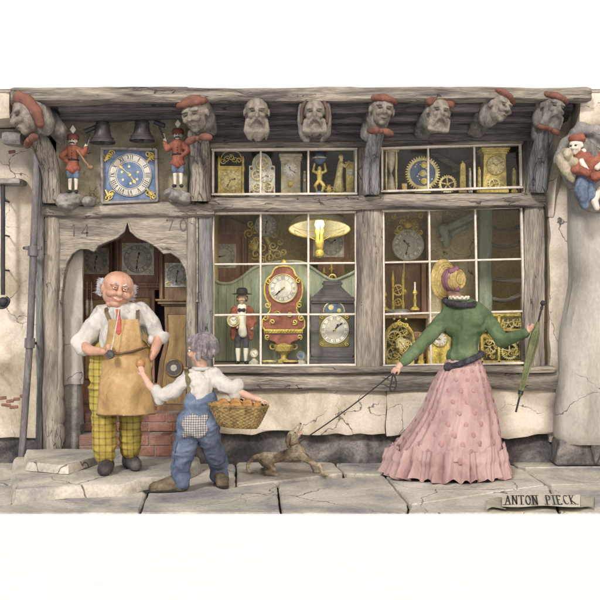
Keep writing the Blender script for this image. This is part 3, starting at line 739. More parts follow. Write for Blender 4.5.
m = MB(); beam(m, Fr(-.2).p(-60, 181, .1), Fr(-.2).p(20, 181, .1), .05, .22, 71); tag(m.build('stone_ledge', M['stone_grey']), 'narrow grey stone ledge on the wall above the iron bar', 'ledge')
# ================================================================ heads (used by carvings, puppets and people)
def head_prims(mb, c, h, rot, kind='plain'):
    """h = half height of the head; local face looks to -y"""
    def P(x, y, z): return V(c) + rot @ (V((x, y, z)) * h)
    def E(x, y, z, a, b, d, r2=None): mb.ell(P(x, y, z), (a * h, b * h, d * h), rot if r2 is None else rot @ r2, 14, 10)
    E(0, .1, .25, .70, .78, .74); E(0, -.12, -.35, .54, .6, .55); E(0, -.42, -.74, .24, .26, .2)
    for s in (-1, 1):
        E(s * .30, -.62, -.2, .23, .2, .19); E(s * .27, -.60, .27, .27, .17, .09, Matrix.Rotation(s * .15, 3, 'Y'))
        E(s * .72, .02, -.02, .09, .17, .24); E(s * .14, -.78, -.2, .09, .1, .08)
    mb.chain([P(0, -.66, .2), P(0, -.86, -.08), P(0, -.92, -.18)], [.09 * h, .12 * h, .14 * h], 10)
    E(0, -.66, -.47, .24, .14, .06); E(0, -.64, -.57, .2, .14, .06)
    return P
def eyes(parent, P, h, rot, mw, mi, spread=.26, z=.08, y=-.66, r=.12):
    e = MB(); p = MB()
    for s in (-1, 1):
        e.ell(P(s * spread, y, z), (r * h * 1.25, r * h * .8, r * h * .85), rot, 12, 8)
        p.ell(P(s * spread, y - r * .62, z), (r * h * .5, r * h * .35, r * h * .5), rot, 10, 8)
    a = e.build('eye', mw, parent); p.build('pupil', mi, a); return a
def RT(yaw=0, tilt=0, roll=0): return Matrix.Rotation(R(yaw), 3, 'Z') @ Matrix.Rotation(R(tilt), 3, 'X') @ Matrix.Rotation(R(roll), 3, 'Y')

# ================================================================ carved heads under the eaves
GRP = 'carved heads under the eaves'
def carved(u, v, hpx, rot, label, tail=None, tw=10, post=None, pw=None, cap=None, beard=0, collar=False, hood=False, seed=1, yf=-.52, robe=None, face='carve_face'):
    F = Fr(yf); h = hpx * 1.16 * F.s; c = F.p(u, v + 1.0, .02)
    t = thing('carved_head', c, label, 'carving', GRP)
    b = MB(); P = head_prims(b, c, h, rot)
    if beard:
        q = random.Random(seed)
        for i in range(9):
            x = (i - 4) / 4 * .55; b.chain([P(x, -.5, -.5), P(x * 1.1 + q.uniform(-.08, .08), -.45, -1.1), P(x * .9 + q.uniform(-.1, .1), -.25, -1.1 - beard * (1 - .35 * abs(x)))], [.15 * h, .16 * h, .06 * h], 8)
        for s in (-1, 1): b.chain([P(s * .1, -.85, -.38), P(s * .35, -.75, -.6), P(s * .42, -.6, -.95)], [.09 * h, .11 * h, .05 * h], 8)
    hd = blob('face', b, M[face], t, vox=h * .055, smooth=3, seed=seed)
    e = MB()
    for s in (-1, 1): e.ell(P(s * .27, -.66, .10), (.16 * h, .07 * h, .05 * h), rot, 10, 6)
    e.build('eye', M['ink_soft'], hd)  # dark slits: drawn eye line together with painted eye-socket shadow
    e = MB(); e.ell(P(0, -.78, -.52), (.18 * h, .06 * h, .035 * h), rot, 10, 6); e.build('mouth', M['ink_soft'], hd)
    b = MB()   # body going back into the wall
    if hood:
        for s in (-1, 1): b.chain([P(s * .1, .0, 1.0), P(s * .75, .0, .5), P(s * .85, .05, -.3), P(s * .75, .1, -1.2), P(s * .5, .15, -1.6)], [.2 * h, .22 * h, .2 * h, .25 * h, .2 * h], 10)
    b.chain([P(0, .5, .3), P(0, .6, -.6)] + ([V(x) for x in tail] if tail else []), [.75 * h, .62 * h] + (lerp_list([.7 * h, tw * F.s], len(tail)) if tail and len(tail) > 1 else [tw * F.s] * (1 if tail else 0)), 14)
    if robe:
        for r_ in robe: b.chain([V(x) for x in r_], [.28 * h, .34 * h, .3 * h, .2 * h][:len(r_)], 10)
    blob('corbel_body', b, M['carve'], t, vox=h * .08, smooth=3, folds=(.006, 22, (1, 1, .35)), seed=seed)
    if cap:
        b = MB()
        if cap == 'band': 
            for i in range(15):
                a = math.pi * (i / 14) * 1.0; b.ell(P(-math.cos(a) * .76, -.02 - math.sin(a) * .62, .60 + .05 * (i % 2)), (.19 * h, .17 * h, .17 * h), rot, 10, 6)
            b.ell(P(0, .12, .66), (.78 * h, .76 * h, .42 * h), rot)
        elif cap == 'curls':
            for s in (-1, 1): b.ell(P(s * .6, -.15, .62), (.36 * h, .34 * h, .34 * h), rot)
            b.ell(P(0, .2, .75), (.7 * h, .7 * h, .35 * h), rot)
        elif cap == 'beret': b.ell(P(.1, .05, .72), (.98 * h, .9 * h, .3 * h), rot @ RT(0, 0, 12)); b.ell(P(.6, .1, .5), (.4 * h, .45 * h, .3 * h), rot)
        elif cap == 'hair':
            for s in (-1, 1): b.chain([P(s * .2, -.15, .9), P(s * .5, .05, .55), P(s * .66, .2, -.1), P(s * .6, .2, -.7)], [.36 * h, .36 * h, .32 * h, .24 * h], 10)
        elif cap == 'hoodrim':
            b.chain([P(-.78, -.2, -.6), P(-.8, -.25, .2), P(-.5, -.3, .85), P(0, -.32, 1.12), P(.5, -.3, .85), P(.8, -.25, .2), P(.78, -.2, -.6)], [.1 * h, .12 * h, .13 * h, .15 * h, .13 * h, .12 * h, .1 * h], 10)
        blob('cap' if cap not in ('hair', 'curls') else 'hair', b, M['cap_red'] if cap != 'hoodrim' else M['carve_rust'], t, vox=h * .07, smooth=2, label='faded red paint')
    if collar:
        b = MB()
        for s in (-1, 1): b.ell(P(s * .42, -.35, -1.28), (.42 * h, .22 * h, .22 * h), rot @ RT(0, 0, s * 12), 12, 8)
        b.ell(P(0, -.42, -1.26), (.14 * h, .2 * h, .16 * h), rot, 10, 6); b.build('bow_collar', M['cap_red'], t)
    if post:
        m = MB(); beam(m, [V(x) for x in post], None, [x * F.s for x in pw], .15, seed, wob=.004, fur=.007, step=.025, e=4)
        m.build('bracket_post', M[postmat], t)
    return t
M['carve_rust'] = paint('rust_stained_wood', (.12, .08, .06), .85, var=.35)
postmat = 'wood_palez'
A = Fr(-.30)
carved(27, 114, 17, RT(-52, 18, -12), 'carved head with red hair looking out left, above the leftmost curved post', cap='hair', collar=True, seed=1,
       tail=[A.p(40, 112), A.p(58, 130)], tw=9, post=[Fr(-.34).p(34, 134), Fr(-.28).p(44, 150), Fr(-.18).p(51, 170), Fr(-.14).p(52, 203)], pw=[20, 20, 17, 20],
       robe=[[Fr(-.5).p(38, 103), Fr(-.4).p(48, 118), Fr(-.3).p(57, 134), Fr(-.25).p(61, 142)]])
postmat = 'wood_z'
carved(195, 113, 16, RT(-18, 16, -8), 'round carved head in flat red cap at top of the post right of the clock', cap='band', collar=True, seed=2, tail=[A.p(205, 112), A.p(208, 128)], tw=9,
       post=[Fr(-.34).p(197, 130), Fr(-.28).p(200, 148), Fr(-.18).p(200, 170), Fr(-.14).p(200, 201)], pw=[20, 20, 19, 23], robe=[[Fr(-.5).p(203, 100), Fr(-.42).p(209, 115), Fr(-.36).p(212, 130)]])
carved(256.5, 111, 14.5, RT(4, 8), 'bare headed carved old man with long beard above the left upper window', beard=.6, seed=3, tail=[A.p(257, 118), A.p(257, 130)], tw=7)
carved(314.5, 112, 14, RT(0, 4), 'carved bearded head inside a brown rimmed hood', cap='hoodrim', hood=True, beard=.3, seed=4, tail=[A.p(315, 118), A.p(315, 130)], tw=8)
postmat = 'wood_blue'
carved(382, 109, 14.5, RT(8, 4, 6), 'carved head in red crown over the post between the two windows', cap='band', collar=True, seed=5, tail=[A.p(374, 112), A.p(368, 134)], tw=8,
       post=[Fr(-.34).p(378, 127), Fr(-.28).p(374, 145), Fr(-.18).p(371, 165), Fr(-.14).p(371, 194)], pw=[15, 17, 18, 19])
B = Fr(-.18)
carved(438.5, 111, 14, RT(10, 4, 6), 'carved face with two red hair curls, bearded, third head from the right', cap='curls', beard=.15, seed=6, tail=[B.p(430, 118), B.p(423, 132)], tw=8, robe=[[Fr(-.45).p(428, 112), Fr(-.3).p(421, 125), B.p(418, 134)]])
carved(499, 106, 14, RT(34, 8, 14), 'hook nosed carved head in red beret leaning right above the right upper window', cap='beret', seed=7, tail=[B.p(488, 114), B.p(477, 130)], tw=8, robe=[[Fr(-.45).p(484, 106), Fr(-.3).p(477, 119), B.p(471, 131)]])
carved(552, 107, 14.5, RT(20, 6, 14), 'bearded carved head in flat red cap at top of the rightmost post', cap='band', collar=True, beard=.15, seed=8, tail=[A.p(544, 110), A.p(540, 134)], tw=9, face='carve',
       post=[Fr(-.36).p(546, 124), Fr(-.3).p(543, 145), Fr(-.2).p(540, 165), Fr(-.15).p(538, 192)], pw=[16, 19, 20, 18])

# ================================================================ bells, clock, hammer men
def bell(u, v, k=1.0, label=''):
    F = Fr(-.24); t = thing('bell', F.p(u, v), label, 'bell', 'bells above the outside clock')
    P = lambda r, vv: (r * F.s * k, F.p(0, v + vv * k).z)
    c = V((F.p(u, v).x, F.y, 0))
    MB().lathe(c, [P(r, q) for r, q in ((12.6, 0), (12.8, -1.2), (11.6, -3), (9.6, -6), (8.0, -10), (7.2, -15), (6.8, -19), (5.6, -21.4), (3, -22.4), (.05, -22.6), (.05, -21.8), (5, -20.6), (6, -18), (7, -8), (11.4, -.6), (12.2, .4))], 32, cap=False).build('bell_body', M['bronze'], t)
    m = MB()
    for vv, r in ((-4.6, 10.8), (-17.5, 7.2)): m.torus(F.p(u, v + vv * k), r * F.s * k, .6 * F.s, 'Z')
    m.build('moulded_ring', M['bronze'], t)
    m = MB(); m.tube([F.p(u, v - 18 * k), F.p(u, v - 2 * k)], .9 * F.s); m.ell(F.p(u, v - .5), 2.2 * F.s); m.build('clapper', M['iron'], t)
    m = MB(); m.torus(F.p(u, v - 24.5 * k), 2.3 * F.s, .9 * F.s, 'Y'); m.box(F.p(u, v - 28.5 * k), (6 * F.s, .05, 4 * F.s)); m.build('crown_loop', M['iron'], t)
    m = MB()
    for s in (-1, 1): m.tube([F.p(u + s * 2, v - 28), F.p(u + s * 9, v - 27, -.02), F.p(u + s * 19, v - 22, .0)], [1.3 * F.s, 1.2 * F.s, .8 * F.s], 8)
    m.tube([F.p(u, v - 30), F.p(u, v - 38)], 2 * F.s); m.build('hanging_strap', M['iron'], t)
bell(102.5, 143, 1, 'left of the two dark bronze bells hanging above the blue clock'); bell(142, 141, 1, 'right of the two dark bronze bells hanging above the blue clock')
F = Fr(-.10); t = thing('wall_clock', F.p(130, 202), 'square blue outdoor clock with white numeral ring and gold corner scrolls', 'clock')
m = MB(); cs = [(102.5, 148.5), (156.5, 150), (158, 201), (103, 203)]
for i in range(4): beam(m, F.p(*cs[i]), F.p(*cs[(i + 1) % 4]), 3.2 * F.s, .08, i, wob=.001, fur=.0015, n=16)
m.build('frame', M['stone_grey'], t)
m = MB(); m.out(F, cs, .0, .06); m.build('backboard', M['blue'], t, smooth=False)
cc = F.p(130.3, 175.3, -.012)
d = dial(t, cc, 21.5 * F.s, 'enamel_grey', 'ink', 'gold', (4, 52), hub='gold', chap=.82, nh=.22, center=None)
MB().lathe(cc + V((0, -.003, 0)), [(13.2 * F.s, 0), (13 * F.s, .004), (.001, .004)], 32, 'Y').build('dial_center', M['blue'], d)
m = MB()
for a in (20, 95, 160, 215, 275, 330):
    p = cc + V((math.cos(R(a)), 0, math.sin(R(a)))) * 8.4 * F.s + V((0, -.009, 0))
    m.prism([(p.x + math.cos(R(36 * j + 90)) * (1.9 if j % 2 == 0 else .8) * F.s, p.z + math.sin(R(36 * j + 90)) * (1.9 if j % 2 == 0 else .8) * F.s) for j in range(10)], p.y - .002, p.y + .003)
m.build('gilt_star', M['gold_pale'], d, smooth=False)
m = MB()
for u, v, s in ((109, 155.5, 1), (151, 156, -1), (109.5, 196, 1), (151, 195, -1)):
    for j in range(3): scroll(m, F.p(u + (j - 1) * 2.6, v + (j - 1) * s * -2.2, -.008), 3.4 * F.s, 1.2, j * 2 + u, s, .006)
    m.tube([F.p(u - 4, v + (5 if v < 170 else -5) * 1.2, -.008), F.p(u - s * 1, v, -.014), F.p(u + 4, v + (5 if v < 170 else -5) * .4, -.008)], [.008, .014, .005], 8)
m.build('corner_scroll', M['gold'], t)

JK = {}
def jack(u0, v0, sg, label, stone):
    """small painted wooden figure with hammer; sg=1 raises the arm towards +x"""
    F = Fr(-.2); k = F.s * 1.1; q = lambda x, y, dy=0: F.p(u0 + sg * x * 1.1, v0 - 4.5 + y * 1.1, dy)
    t = thing('hammer_figure', F.p(u0, v0 + 47), label, 'puppet', 'painted wooden hammer men beside the clock')
    b = MB(); P = head_prims(b, q(0, 1), 5.2 * k, RT(0)); b.caps(q(0, 4), q(0, 8), 1.9 * k, 2 * k, 8)
    hb = MB(); hb.chain([q(11.5, 6.5), q(13, 2), q(13.4, .2)], [1.6 * k, 1.4 * k, 1.7 * k], 8); blob('hand', hb, M['pale_skin'], t, vox=.005, smooth=1)
    for s in (-1, 1): b.chain([q(s * 2.6, 28), q(s * 2.8, 38), q(s * 2.7, 46)], [2.3 * k, 1.8 * k, 1.3 * k], 10)
    hd = blob('head', b, M['pale_skin'], t, vox=.005, smooth=1)
    m = MB(); m.ell(P(-.26, -.8, .12), .6 * k, nu=8, nv=6); m.ell(P(.26, -.8, .12), .6 * k, nu=8, nv=6); m.tube([P(-.5, -.7, -.52), P(-.2, -.92, -.36), P(0, -.95, -.42), P(.2, -.92, -.36), P(.5, -.7, -.52)], [.25 * k, .7 * k, .6 * k, .7 * k, .25 * k], 8); m.build('moustache', M['ink'], hd)
    b = MB(); b.chain([q(0, 9), q(0, 17), q(0, 26)], [5.4 * k, 4.6 * k, 5.6 * k]); b.ell(q(0, 26), (7 * k, 5 * k, 3.4 * k))
    b.chain([q(4.5, 9), q(9.5, 13.5, -.01), q(12, 7)], [2.9 * k, 2.6 * k, 2 * k], 10); b.chain([q(-4.5, 9), q(-10, 15, -.01), q(-5.5, 19, -.03)], [2.9 * k, 2.5 * k, 1.9 * k], 10)
    blob('coat', b, M['red_coat'], t, vox=.006, smooth=2, folds=(.002, 30, (1, 1, .5)))
    m = MB(); m.torus(q(0, 18.3), 4.9 * k, .8 * k, 'Z'); m.torus(q(0, 7.6), 2.8 * k, .8 * k, 'Z')
    for i in range(4): m.ell(q(0, 10 + i * 2.4, -5 * k), .55 * k, nu=8, nv=6)
    m.build('belt', M['ink'], t)
    b = MB()
    for s in (-1, 1): b.chain([q(s * 2.4, 27), q(s * 3, 33)], [3.6 * k, 3 * k], 12)
    blob('breeches', b, M['jack_blue'], t, vox=.006, smooth=2)
    m = MB()
    for s in (-1, 1):
        m.chain([q(s * 2.7, 46.6), q(s * 3.6, 47, -.022)], [1.6 * k, 1.7 * k], 10)
    m.build('shoe', M['ink'], t)
    m = MB(); m.lathe(q(0, -.2) , [(5.2 * k, 0), (5.5 * k, .012), (5.3 * k, .03), (3.8 * k, .045), (.001, .05)], 18); m.build('cap', M['dark_red'], t)
    m = MB(); c = q(0, -9.5); m.prism([(c.x, c.z - 4.2 * k), (c.x + 2.8 * k, c.z), (c.x, c.z + 4.4 * k), (c.x - 2.8 * k, c.z)], F.y - .008, F.y + .008); m.build('plume', M['enamel'], t, bevel=.003)
    h = MB(); hx = (14, -9, 'h'); h.tube([q(12.6, 4, -.02), q(16 if sg > 0 else 17, -8.5, -.03)], .9 * k, 8); a = q(11.5, -7, -.03); b2 = q(21, -11, -.03); h.cyl(a, b2, 2.1 * k, n=10); h.build('hammer', M['iron'], t)
    if stone:  # slung mallet
        m = MB(); m.tube([q(5, 10, -6 * k), q(12, 20, -6 * k), q(16, 25, -5 * k)], [.9 * k, 1 * k, 1.1 * k], 8); m.ell(q(17, 25.5, -5 * k), (3 * k, 2 * k, 2.2 * k)); m.build('slung_mallet', M['walnut'], t)
    return t
M['pale_skin'] = paint('pale_painted_face', (.62, .56, .48), .7, var=.15)
M['red_coat'] = mott('brick_red_coat', [(.12, .045, .03), (.25, .085, .055), (.34, .135, .085)], 10, .75, .2)
M['dark_red'] = paint('dark_red_felt', (.15, .05, .04), .8)
M['jack_blue'] = mott('faded_blue_cloth', [(.06, .085, .13), (.13, .17, .24), (.21, .26, .33)], 10, .85, .2)
jack(73, 144.5, 1, 'painted wooden man in red coat left of the blue clock, mallet slung behind', True)
jack(178, 139, -1, 'painted wooden man in red coat right of the blue clock, hammer raised', False)
for (u, v, lab, sd) in ((72, 198, 'pair of rough grey stones carrying the left hammer man', 1), (178, 192.5, 'rough round grey stone carrying the right hammer man', 2)):
    Fs = Fr(-.16); b = MB(); q = random.Random(sd)
    for i in range(6): b.ell(Fs.p(u + q.uniform(-8, 8), v + q.uniform(.5, 8)), (q.uniform(5, 8) * Fs.s, .09, q.uniform(3.5, 5) * Fs.s))
    b.ell(Fs.p(u, v + 3.2), (11 * Fs.s, .10, 4.2 * Fs.s))
    if sd == 1: b.ell(Fs.p(u + 17, v + 4), (6 * Fs.s, .08, 4 * Fs.s))
    tag(blob('corbel_stone', b, M['stone_grey'], None, vox=.009, smooth=1, folds=(.013, 17, (1, 1, 1.3)), seed=sd), lab, 'stone')

# ================================================================ painted dwarfs carved on the buttress
F = Fr(-.62); k = F.s; t = thing('dwarf_carving', F.p(585, 205), 'painted carving of huddled dwarfs in red jacket and blue breeches high on the grey buttress', 'carving')
b = MB(); P = P2 = head_prims(b, F.p(576, 146), 9.5 * k, RT(-40, 10)); blob('dwarf_head', b, M['pale_skin'], t, vox=.007, smooth=2)
b = MB(); b.ell(P(.1, .1, .75), (9 * k, 8 * k, 5 * k)); b.chain([P(.2, 0, .8), P(.6, .3, 1.1)], [5 * k, 2.5 * k]); blob('red_cap', b, M['red_coat'], t, vox=.008)
b = MB(); b.ell(F.p(586, 147, .05), (9 * k, .08, 10 * k)); b.chain([F.p(590, 150), F.p(596, 165)], [7 * k, 7 * k]); blob('hooded_dwarf', b, M['carve'], t, vox=.009, folds=(.004, 16, (1, 1, 1)))
b = MB(); b.chain([F.p(583, 160), F.p(592, 172)], [10 * k, 11 * k]); b.chain([F.p(580, 158), F.p(574, 170, -.05), F.p(583, 174, -.1)], [6 * k, 5 * k, 4 * k]); b.chain([F.p(596, 158), F.p(603, 172, -.06), F.p(592, 178, -.1)], [7 * k, 6 * k, 5 * k])
blob('red_jacket', b, M['red_coat'], t, vox=.009, folds=(.006, 18, (1, 1, 1)))
b = MB(); b.chain([F.p(583, 152, -.02), F.p(579, 163, -.06), F.p(583, 172, -.1)], [3.4 * k, 3 * k, 2.5 * k]); blob('white_ruff', b, M['pale_skin'], t, vox=.007)
b = MB(); b.chain([F.p(583, 178), F.p(579, 192, -.05), F.p(585, 205)], [6.5 * k, 6 * k, 4 * k]); b.chain([F.p(590, 180), F.p(590, 196)], [6 * k, 5 * k]); blob('blue_breeches', b, M['jack_blue'], t, vox=.009, folds=(.006, 18, (1, 1, .6)))
b = MB(); b.ell(F.p(566, 156), (7 * k, .07, 8 * k)); b.chain([F.p(562, 160), F.p(568, 172), F.p(572, 180)], [7 * k, 6 * k, 3 * k]); b.ell(F.p(572, 163, -.04), (5 * k, .05, 5 * k)); b.chain([F.p(575, 166), F.p(572, 180)], [3.5 * k, 3 * k]); P = head_prims(b, F.p(565, 155, -.06), 6 * k, RT(-30, 20)); blob('small_dwarf', b, M['carve_olive'] if 'carve_olive' in M else M['carve_face'], t, vox=.008, folds=(.003, 18, (1, 1, 1)))
b = MB(); b.chain([F.p(600, 190), F.p(594, 200), F.p(597, 208)], [4 * k, 4 * k, 3 * k]); b3 = MB(); b3.chain([F.p(600, 165, -.06), F.p(592, 170, -.13)], [3.4 * k, 3 * k]); blob('dwarf_hand', b3, M['pale_skin'], t, vox=.008); blob('dwarf_hand', b, M['pale_skin'], t, vox=.008)
m = MB(); [m.ell(P2(s * .27, -.68, .08), (.15 * 8.5 * k, .1 * 8.5 * k, .09 * 8.5 * k)) for s in (-1, 1)]; m.build('eye', M['ink'], t)
b = MB(); G = Fr(-.5); b.chain([G.p(557, 160), G.p(566, 142), G.p(582, 128), G.p(600, 134), G.p(620, 150), G.p(625, 180)], [4 * k, 5 * k, 6 * k, 7 * k, 8 * k, 8 * k]); b.ell(G.p(592, 160, .1), (30 * k, .12, 34 * k)); b.ell(G.p(600, 190, .1), (22 * k, .12, 22 * k))
blob('niche_hood', b, M['stone_grey'], t, vox=.014, folds=(.012, 8, (1, 1, 1)))

# ================================================================ clocks in the doorway
LG = 'longcase clocks inside the doorway'
def longcase(F, cu, top, label, mat, hw=20, hood='flat', foot=410, dface='enamel_grey', yaw=0, mid=None, oval=False):
    t = thing('longcase_clock', V((F.p(cu, 0).x, F.y, .38)), label, 'clock', LG)
    v1 = top + 60                                  # hood bottom
    m = MB(); m.out(F, [(cu - hw, top + 8), (cu + hw, top + 8), (cu + hw, v1), (cu - hw, v1)], 0, .26)
    m.build('hood', M[mat], t, bevel=.004)
    m = MB()
    if hood == 'arch':
        pts = [(cu + x, v) for x, v in arc(0, top + 12, hw + 2, 16, 180, 360, 16)]
        m.out(F, pts, -.02, .28)
    else: mouldings(m, F, cu, top + 10, hw, ((3, 1), (3, 3.5), (2, 5)), -.03, .28)
    mouldings(m, F, cu, v1 + 6, hw, ((2, -2), (3, 1), (2, 3)), -.02, .28)
    m.build('cornice', M[mat], t, bevel=.003)
    m = MB()
    for s in (-1, 1): m.lathe(V((F.p(cu + s * (hw - 3), 0).x, F.y - .02, 0)), [(1.6 * F.s, F.p(0, v1).z), (2.2 * F.s, F.p(0, v1 - 3).z), (1.5 * F.s, F.p(0, v1 - 6).z), (1.7 * F.s, F.p(0, top + 16).z), (2.4 * F.s, F.p(0, top + 12).z), (1.6 * F.s, F.p(0, top + 10).z)], 14)
    m.build('hood_column', M[mat], t)
    dc = F.p(cu, top + 35, -.006); h = min(hw - 6, 16)
    m = MB(); a = F.p(cu - h, top + 35 + h); b2 = F.p(cu + h, top + 35 - h); m.bx(a.x, b2.x, F.y - .008, F.y + .01, a.z, b2.z); dp_ = m.build('dial_plate', M['silver'], t)
    m = MB()
    for su in (-1, 1):
        for sv in (-1, 1): scroll(m, F.p(cu + su * (h - 3), top + 35 + sv * (h - 3), -.012), 2.4 * F.s, 1.2, su, sv, .004)
    m.build('corner_scroll', M['gold'], dp_)
    dial(t, dc + V((0, -.004, 0)), (h - 1.5) * F.s, dface, 'ink_soft', 'ink', (12, 31), hub='gold')
    w2 = hw * .72
    m = MB(); out = [(cu - w2, v1 + 5), (cu + w2, v1 + 5)]
    if oval: out = [(cu - w2, v1 + 5), (cu + w2, v1 + 5), (cu + w2 - 1, v1 + 40), (cu + w2 + 5, v1 + 62), (cu + w2 + 8, v1 + 90), (cu + w2 + 2, v1 + 112), (cu - w2 - 2, v1 + 112), (cu - w2 - 8, v1 + 90), (cu - w2 - 5, v1 + 62), (cu - w2 + 1, v1 + 40)]
    else: out += [(cu + w2, 385), (cu - w2, 385)]
    m.out(F, out, .01, .22); m.build('trunk_case', M[mat], t, bevel=.004)
    m = MB(); o2 = [(cu + (x - cu) * .74, (v1 + 60) + (y - v1 - 60) * .84) for x, y in out]; m.out(F, o2, -.004, .02); dr = m.build('door', M['oak_gold'], t, bevel=.004)
    m = MB(); mp = [F.p(x, y, -.006) for x, y in o2 + o2[:1]]; m.tube(mp, .006, 8); m.build('door_moulding', M[mat], dr)
    if oval:
        c = F.p(cu - 3, v1 + 68, -.008); m = MB(); m.lathe(c, [(8 * F.s, 0), (7.6 * F.s, .003), (.001, .003)], 28, 'Y'); g = m.build('round_glass', M['ink_soft'], dr); g.scale = (1, 1, 1)
        MB().torus(c, 8.2 * F.s, 1.1 * F.s).build('round_glass_rim', M['walnut'], dr)
        m = MB(); m.lathe(c + V((0, -.003, 0)), [(3.4 * F.s, 0), (3 * F.s, .004), (.001, .005)], 20, 'Y'); m.build('pendulum_bob', M['silver'], dr)
    bf = (foot - 384) if not oval else foot - (v1 + 110)
    m = MB(); vb = foot; zt = (v1 + 110) if oval else 383
    a = F.p(cu - hw, 0); b2 = F.p(cu + hw, zt); m.bx(a.x, b2.x, F.y - .01, F.y + .25, .38, b2.z); m.bx(a.x - .012, b2.x + .012, F.y - .022, F.y + .26, .381, .43); m.build('base', M[mat], t, bevel=.004)
    return t
G = Fr(.95); longcase(G, 96, 226, 'narrow dark longcase clock at the left of the doorway, silver dial half hidden', 'walnut_red', hw=19)
G = Fr(.72); longcase(G, 138, 224, 'middle longcase clock with carved flat hood behind the shopkeeper', 'walnut_red', hw=23)
G = Fr(.46); longcase(G, 177, 240, 'right longcase clock with arched hood and waisted golden oak door with round glass', 'walnut', hw=18, hood='arch', oval=True)
G = Fr(.7); t = thing('clock_weights', G.p(90, 318), 'pair of small silver clock weights hanging in the dark doorway beside the left longcase clock', 'clock weights')
for u in (87, 91.5):
    m = MB(); m.tube([G.p(u, 282), G.p(u, 300)], .003, 6); m.lathe(V((G.p(u, 0).x, G.y, 0)), [(.003, G.p(0, 299).z), (.012, G.p(0, 301).z), (.015, G.p(0, 306).z), (.013, G.p(0, 313).z), (.003, G.p(0, 316).z)], 14); m.build('clock_weight', M['silver'], t)
G = Fr(.5)
# ================================================================ goods in the windows
def T(name, F, u, z, label, cat, grp=None): return thing(name, V((F.p(u, 0).x, F.y, z)), label, cat, grp)
ZS, ZF = 2.221, .801
UPG, LWG = 'goods on the upper window shelf', None
def vb(F, z): return 300 + (CAMH - z) / F.s        # the row at which a shelf is met
# -- gold lantern clock
F = Fr(.11); b = vb(F, ZS); t = T('lantern_clock', F, 231, ZS, 'gold lantern clock with crown of scrolls and top handle, leftmost on the upper shelf', 'clock')
m = MB(); m.out(F, [(219, b), (243, b), (243, 167), (219, 167)], 0, .16); m.out(F, [(217.5, b), (244.5, b), (244.5, b - 3), (217.5, b - 3)], -.01, .17); m.out(F, [(217.5, 170), (244.5, 170), (244.5, 166), (217.5, 166)], -.01, .17); m.build('case', M['gold'], t, bevel=.003)
m = MB()
for u in (219, 243):
    m.lathe(V((F.p(u, 0).x, F.y - .01, 0)), [(.010, F.p(0, b).z), (.014, F.p(0, b - 4).z), (.009, F.p(0, b - 8).z), (.010, F.p(0, 172).z), (.015, F.p(0, 168).z), (.009, F.p(0, 164).z), (.013, F.p(0, 160).z), (.002, F.p(0, 156).z)], 12)
m.build('corner_pillar', M['gold'], t)
m = MB()
for i in range(5): scroll(m, F.p(223 + i * 4, 161 - (2 - abs(i - 2)) * 1.6, -.01), 3.3 * F.s, 1.2, i, 1 if i % 2 else -1, .005)
m.tube(smooth_path([F.p(220, 160), F.p(224, 153), F.p(231, 151), F.p(239, 153), F.p(242, 160)]), .005, 8); m.ell(F.p(231, 156), .012); m.build('crown_and_handle', M['gold'], t)
dial(t, F.p(231, 180, -.004), 10.5 * F.s, 'gold_pale', 'walnut', 'ink', (2, 35), hub='gold')
m = MB(); scrolls(m, F, 222, 188, 240, 193, 6, 2.4, 3, .003); m.build('engraving', M['gold_pale'], t)
# -- silver arched skeleton clock
t = T('arched_clock', F, 262, ZS, 'silvered arch topped clock with open gears behind the bar of the left upper window', 'clock')
m = MB(); m.out(F, [(249, b), (275, b), (275, 166), (271, 165)] + [(262 + x, y) for x, y in arc(0, 165, 10, 12, 0, -180, 12)] + [(253, 165), (249, 166)], 0, .12); m.build('case', M['silver'], t, bevel=.003)
m = MB(); gear(m, F.p(257, 175, -.022), 5.5 * F.s, 16, .008); gear(m, F.p(257, 187, -.022), 4.5 * F.s, 14, .008); gear(m, F.p(268, 187, -.022), 5 * F.s, 16, .008); gear(m, F.p(262, 164, -.022), 6.5 * F.s, 18, .008); m.build('gear', M['gold_pale'], t)
dial(t, F.p(266, 176, -.012), 6.5 * F.s, 'enamel', 'ink_soft', 'ink', (3, 40))
m = MB()
for u, v in ((251.5, 168.5), (272.5, 168.5), (251.5, 192), (272.5, 192)): m.ell(F.p(u, v, -.004), 1.3 * F.s)
m.build('corner_stud', M['cap_red'], t)
# -- cream column clock
t = T('mantel_clock', F, 290.5, ZS, 'cream square mantel clock with broad cornice and small white dial', 'clock')
m = MB(); m.out(F, [(281, b), (300.5, b), (300.5, 160), (281, 160)], 0, .13); mouldings(m, F, 290.7, b, 10, ((3, 1.3),), -.01, .14); mouldings(m, F, 290.7, 161, 10, ((4, .6), (3, 1.6)), -.01, .14); m.build('case', M['case_cream'] if 'case_cream' in M else M['cream_case'] if 'cream_case' in M else M['gold_pale'], t, bevel=.003)
dial(t, F.p(290.5, 170, -.004), 7 * F.s, 'enamel', 'ink_soft', 'ink', (11, 20)); m = MB(); m.ell(F.p(290.5, 184, -.004), (2.6 * F.s, .008, 3.4 * F.s)); m.build('pendulum_bob', M['gold'], t)
